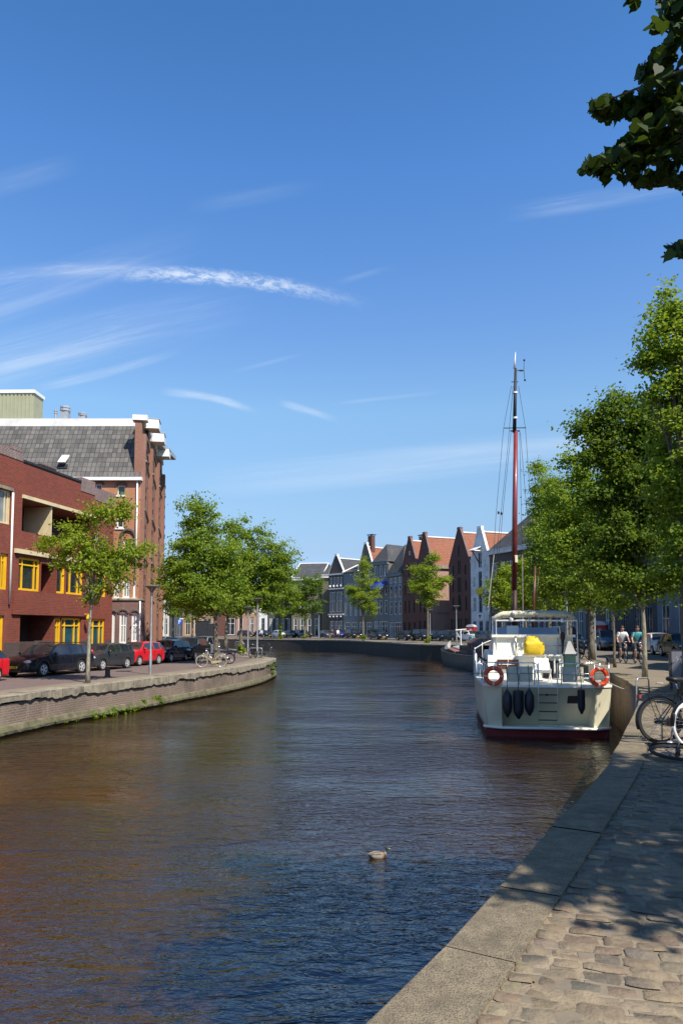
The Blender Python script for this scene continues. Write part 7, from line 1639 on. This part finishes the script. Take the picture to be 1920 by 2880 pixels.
# ladder hoop on the quay edge
lh = thing('ladder_hoop', 'grey tubular hoop of the quay ladder over the wall edge', 'ladder', tuple(on(1824, 1953)))
p1 = on(1824, 1953); p0 = Vector((p1.x - .42, p1.y - .25, -.5)); t = .43
b = MB(); b.tube([p1, p1 + Vector((0, 0, t - .06)), p1 + Vector((-.04, -.02, t - .01)), p1 + Vector((-.08, -.05, t)), p0 + Vector((.08, .05, .5 + t)), p0 + Vector((.03, .02, .49 + t)), p0 + Vector((0, 0, .44 + t)), p0 + Vector((-.03, 0, .0)), p0 + Vector((-.03, 0, -1.6))], .022, 8); b.build('hoop', mt['galv'], lh, smooth=True)
b = MB(); b.tube([p0 + Vector((.25, -.35, -.02)), p0 + Vector((.25, -.35, -1.6))], .018, 6)
for k in range(5): b.tube([p0 + Vector((-.03, 0, -.1 - .3 * k)), p0 + Vector((.25, -.35, -.1 - .3 * k))], .014, 6)
b.build('rungs', mt['galv'], lh, smooth=True)
# grey panel with graffiti at the picture edge
gp = thing('notice_panel', 'grey metal panel with white scrawled graffiti at the picture edge', 'panel', tuple(on(1886, 1937)))
f = Fr(on(1884, 1937), R(-6)); ht = 1.06
b = MB(); b.box(.04, 1.5, -.03, .03, .06, ht, f); b.build('sheet', M('grey_sheet', (.21, .21, .24), .45, .3, var=.12, scale=2, dirt=(.30, .30, .33)), gp)
b = MB(); b.box(-.02, .045, -.04, .04, 0, ht + .03, f); b.box(1.5, 1.56, -.04, .04, 0, ht + .03, f); b.box(.046, 1.499, -.035, .035, ht + .002, ht + .04, f); b.build('frame', mt['dark_metal'], gp)
b = MB(); rg = random.Random(12); mw = M('chalk_white_paint', (.62, .62, .64), .8)
x = .10
for k in range(8):
    pts = [f.p(x + rg.uniform(0, .10), .034, ht - .25 + rg.uniform(-.13, .13)) for _ in range(5)]; b.tube(pts, .005, 4); x += .075
b.build('graffiti', mw, gp)
# bollards, bins, pillar, kiosk, sign, cabins
def lathe_thing(name, label, cat, p, prof, mat, group=None, n=14, part_='body'):
    r = thing(name, label, cat, tuple(p), 0, group); b = MB(); b.lathe(prof, (0, 0, 0), n); b.build(part_, mt[mat], r, smooth=40, local=True); return r
lathe_thing('bollard', 'stout dark bollard on the street before the grey hatchback', 'bollard', on(303, 1904, ZL), [(.14, 0), (.14, .05), (.115, .07), (.11, .30), (.13, .32), (.13, .36), (.05, .39)], 'dark_metal')
q = on(1715, 1869); r = thing('mooring_bin', 'small dark slant-topped bin on the kerb line by the slim tree', 'bin', tuple(q)); b = MB(); b.hexa([(-.13, -.13, 0), (.13, -.13, 0), (.13, .13, 0), (-.13, .13, 0)], [(-.16, -.16, .32), (.16, -.16, .26), (.16, .16, .26), (-.16, .16, .40)]); b.build('body', mt['rubber'], r, local=True)
b = MB(); b.cbox((0, 0, .02), .36, .36, .04); b.build('base', mt['stone'], r, local=True)
q = on(636, 1820, ZL); r = thing('information_pillar', 'slender white pillar with blue band on the bank tip', 'pillar', tuple(q)); b = MB(); b.cbox((0, 0, .85), .24, .20, 1.70); b.build('shaft', mt['plaster_white'], r, local=True)
b = MB(); b.cbox((0, 0, 1.79), .25, .21, .17); b.build('band', M('sign_blue', (.03, .10, .32), .5), r, local=True); b = MB(); b.cbox((0, 0, 1.92), .22, .18, .08); b.build('cap', mt['plaster_white'], r, local=True)
Y = 126; p = base(577, Y, 0); r = thing('dark_kiosk', 'large black cabinet in front of the low brick houses', 'kiosk', tuple(p)); b = MB(); b.cbox((-.5, 0, 1.55), 2.0, 1.6, 3.1); b.build('cabinet', mt['trim'], r, local=True); b = MB(); b.cbox((1.02, 0, 1.35), 1.0, 1.4, 2.7); b.build('annex', mt['trim'], r, local=True)
b = MB(); b.cbox((-.5, 0, 3.14), 2.1, 1.7, .08); b.build('roof', mt['dark_metal'], r, local=True)
Y = 112; p = base(506, Y, 0); r = thing('parking_sign', 'blue parking sign on a pole near the dark narrow house', 'sign', tuple(p)); b = MB(); b.tube([(0, 0, 0), (0, 0, 3.4)], .04, 8); b.build('pole', mt['galv'], r, local=True)
b = MB(); b.cbox((0, -.05, 2.85), .75, .04, .85); s = b.build('plate', M('parking_blue', (.02, .09, .42), .45), r, local=True)
b = MB(); b.cbox((-.12, -.075, 2.85), .10, .012, .6); b.torus((-.03, -.075, 3.0), .13, .045, 12, 4, (0, 1, 0), squash=.2); b.build('letter', mt['white_clean'], s, local=True)
b = MB(); b.cbox((.25, -.05, 3.35), .6, .03, .16); b.build('street_name_plate', mt['white_clean'], r, local=True)
mt['cabin_red'] = M('red_plastic', (.42, .03, .018), .45, var=.06, scale=2); mt['cabin_roof'] = M('pale_plastic_roof', (.50, .54, .62), .5, var=.05)
def cabin(label, px, Y, h):
    p = base(px, Y, 0); r = thing('portable_toilet', label, 'portable toilet', tuple(p), R(-32), 'red portable toilets'); w = 1.15
    b = MB(); b.cbox((0, 0, h * .43), w, w, h * .86); b.build('cabin', mt['cabin_red'], r, local=True)
    b = MB(); b.loft([[(w * .53 * math.cos(a) * 1.0, y, h * .862 + h * .15 * math.sin(a)) for a in [math.pi * k / 12 for k in range(13)]] for y in (-w * .53, w * .53)], closed=True); b.build('roof', mt['cabin_roof'], r, local=True)
    b = MB(); b.cbox((0, -w / 2 - .01, h * .42), w * .72, .03, h * .78); d = b.build('door', mt['cabin_red'], r, local=True)
    b = MB(); b.lathe([(.20, -.01), (.20, .01)], (.1, -w / 2 - .04, h * .66), 18, 'Y'); s = b.build('round_sign', mt['cabin_roof'], d, local=True)
    b = MB(); b.cbox((.1, -w / 2 - .056, h * .685), .22, .006, .05); b.cbox((.1, -w / 2 - .056, h * .64), .15, .006, .035); b.build('lettering', mt['sign_red'], s, local=True)
cabin('red portable toilet with pale roof in front of the white gabled warehouse', 1325, 103, 2.35); cabin('red portable toilet behind the thick lime trunk', 1686, 60.5, 2.35)
# plants in the wall joints and at tree feet
def weeds(label, pts, seed, n, ls, leaf='leaf', clr=.16, cat='plant', name='wall_plant'):
    c = sum((Vector((p[0], p[1], p[2])) for p in pts), Vector((0, 0, 0))) / len(pts); r = thing(name, label, cat, tuple(c), 0, 'plants in the quay wall' if name == 'wall_plant' else 'leafy shoots at tree feet')
    V, m, cc = crown_arrays(seed, [(p[0] - c.x, p[1] - c.y, p[2] - c.z, p[3], p[3], p[4]) for p in [(q.x, q.y, q.z, clr, clr * .8) if isinstance(q, Vector) else q for q in pts]], max(10, n // 12), n, ls, .10, up=.5)
    me = poly_mesh('foliage', V, m); me.materials.append(mt[leaf]); o = bpy.data.objects.new('foliage', me); COL.objects.link(o); o.parent = r
    b = MB()
    b.tube([Vector((q[0], q[1], q[2] - .02)) - c for q in pts] if len(pts) > 1 else [Vector((0, 0, -.1)), Vector((0, 0, .1))], .012, 5)
    b.build('stem', mt['bark'], r, local=True)
def onwall(px, py):
    best = None
    d = ray(px, py)
    for i in range(len(LEDGE) - 1):
        a, c = LEDGE[i], LEDGE[i + 1]; e = c - a; den = d.x * (-e.y) + d.y * e.x
        if abs(den) < 1e-9: continue
        k = (a.x * (-e.y) + a.y * e.x) / den; t_ = ((d.x * k - a.x) * e.x + (d.y * k - a.y) * e.y) / e.length_squared
        if 0 <= t_ <= 1 and k > 5 and (best is None or k < best): best = k
    return Vector((d.x * best + .07, d.y * best - .03, EYE + d.z * best))
weeds('green tuft of weeds sprouting from the sunlit quay wall', [onwall(440, 1963), onwall(447, 1972), onwall(432, 1968), onwall(400, 1974)], 5, 420, .10, clr=.14)
weeds('trailing weeds growing along the mossy footing of the wall', [onwall(x, 2003 - (x - 260) * .13 + 6) for x in range(258, 385, 9)], 6, 900, .10, clr=.15)
weeds('sparse weeds on the footing nearest the picture edge', [onwall(x, 2042 - (x - 80) * .19) for x in (82, 120, 150, 178, 205)], 7, 260, .09, clr=.10)
weeds('ivy hanging down the rounded wall end of the bank tip', [onwall(x, y) for x, y in ((756, 1872), (762, 1880), (768, 1872), (760, 1890), (750, 1878))], 8, 380, .12, 'leaf_dark', clr=.22)
for (px, Y, lab) in [(677, 66, 'bright shoots at the foot of the wide spreading tree'), (788, 127, 'leafy shoots at the foot of the ivy trunk tree on the outer bend'), (1021, 106, 'small shoots at the foot of the pointed young tree'), (1202, 88, 'low shoots at the foot of the forked young tree'), (857, 131, 'tuft at the foot of the rounded dark tree')]:
    z = ZL if px == 677 else 0; p = base(px, Y, z); k = .5 if Y > 80 else .4; weeds(lab, [(p.x, p.y - .25, z + .3, k, .4), (p.x + .2, p.y - .3, z + .55, k * .5, .5)], int(px), 260, .22, 'leaf_yellow', name='tree_shoots')
p = base(788, 127, 0); weeds('ivy leaves covering the trunk seen behind the bank tip', [(p.x, p.y - .2, .6 + .6 * k, .35, .4) for k in range(5)], 99, 420, .24, 'leaf_yellow', name='tree_shoots')
# low moored barrier boat/pontoon rail on the inner side of the bank tip
hr = thing('low_guard_rail', 'low black guard rail along the inner edge of the bank tip', 'rail', tuple(on(640, 1832, ZL)))
pts = [on(585, 1818, ZL + .5), on(640, 1826, ZL + .45), on(660, 1832, ZL + .35), on(684, 1843, ZL + .05)]
b = MB(); b.tube(pts, .05, 6)
for q in pts[:3]: b.tube([q, Vector((q.x, q.y, ZL))], .04, 6)
b.build('rail', mt['black'], hr, smooth=True)
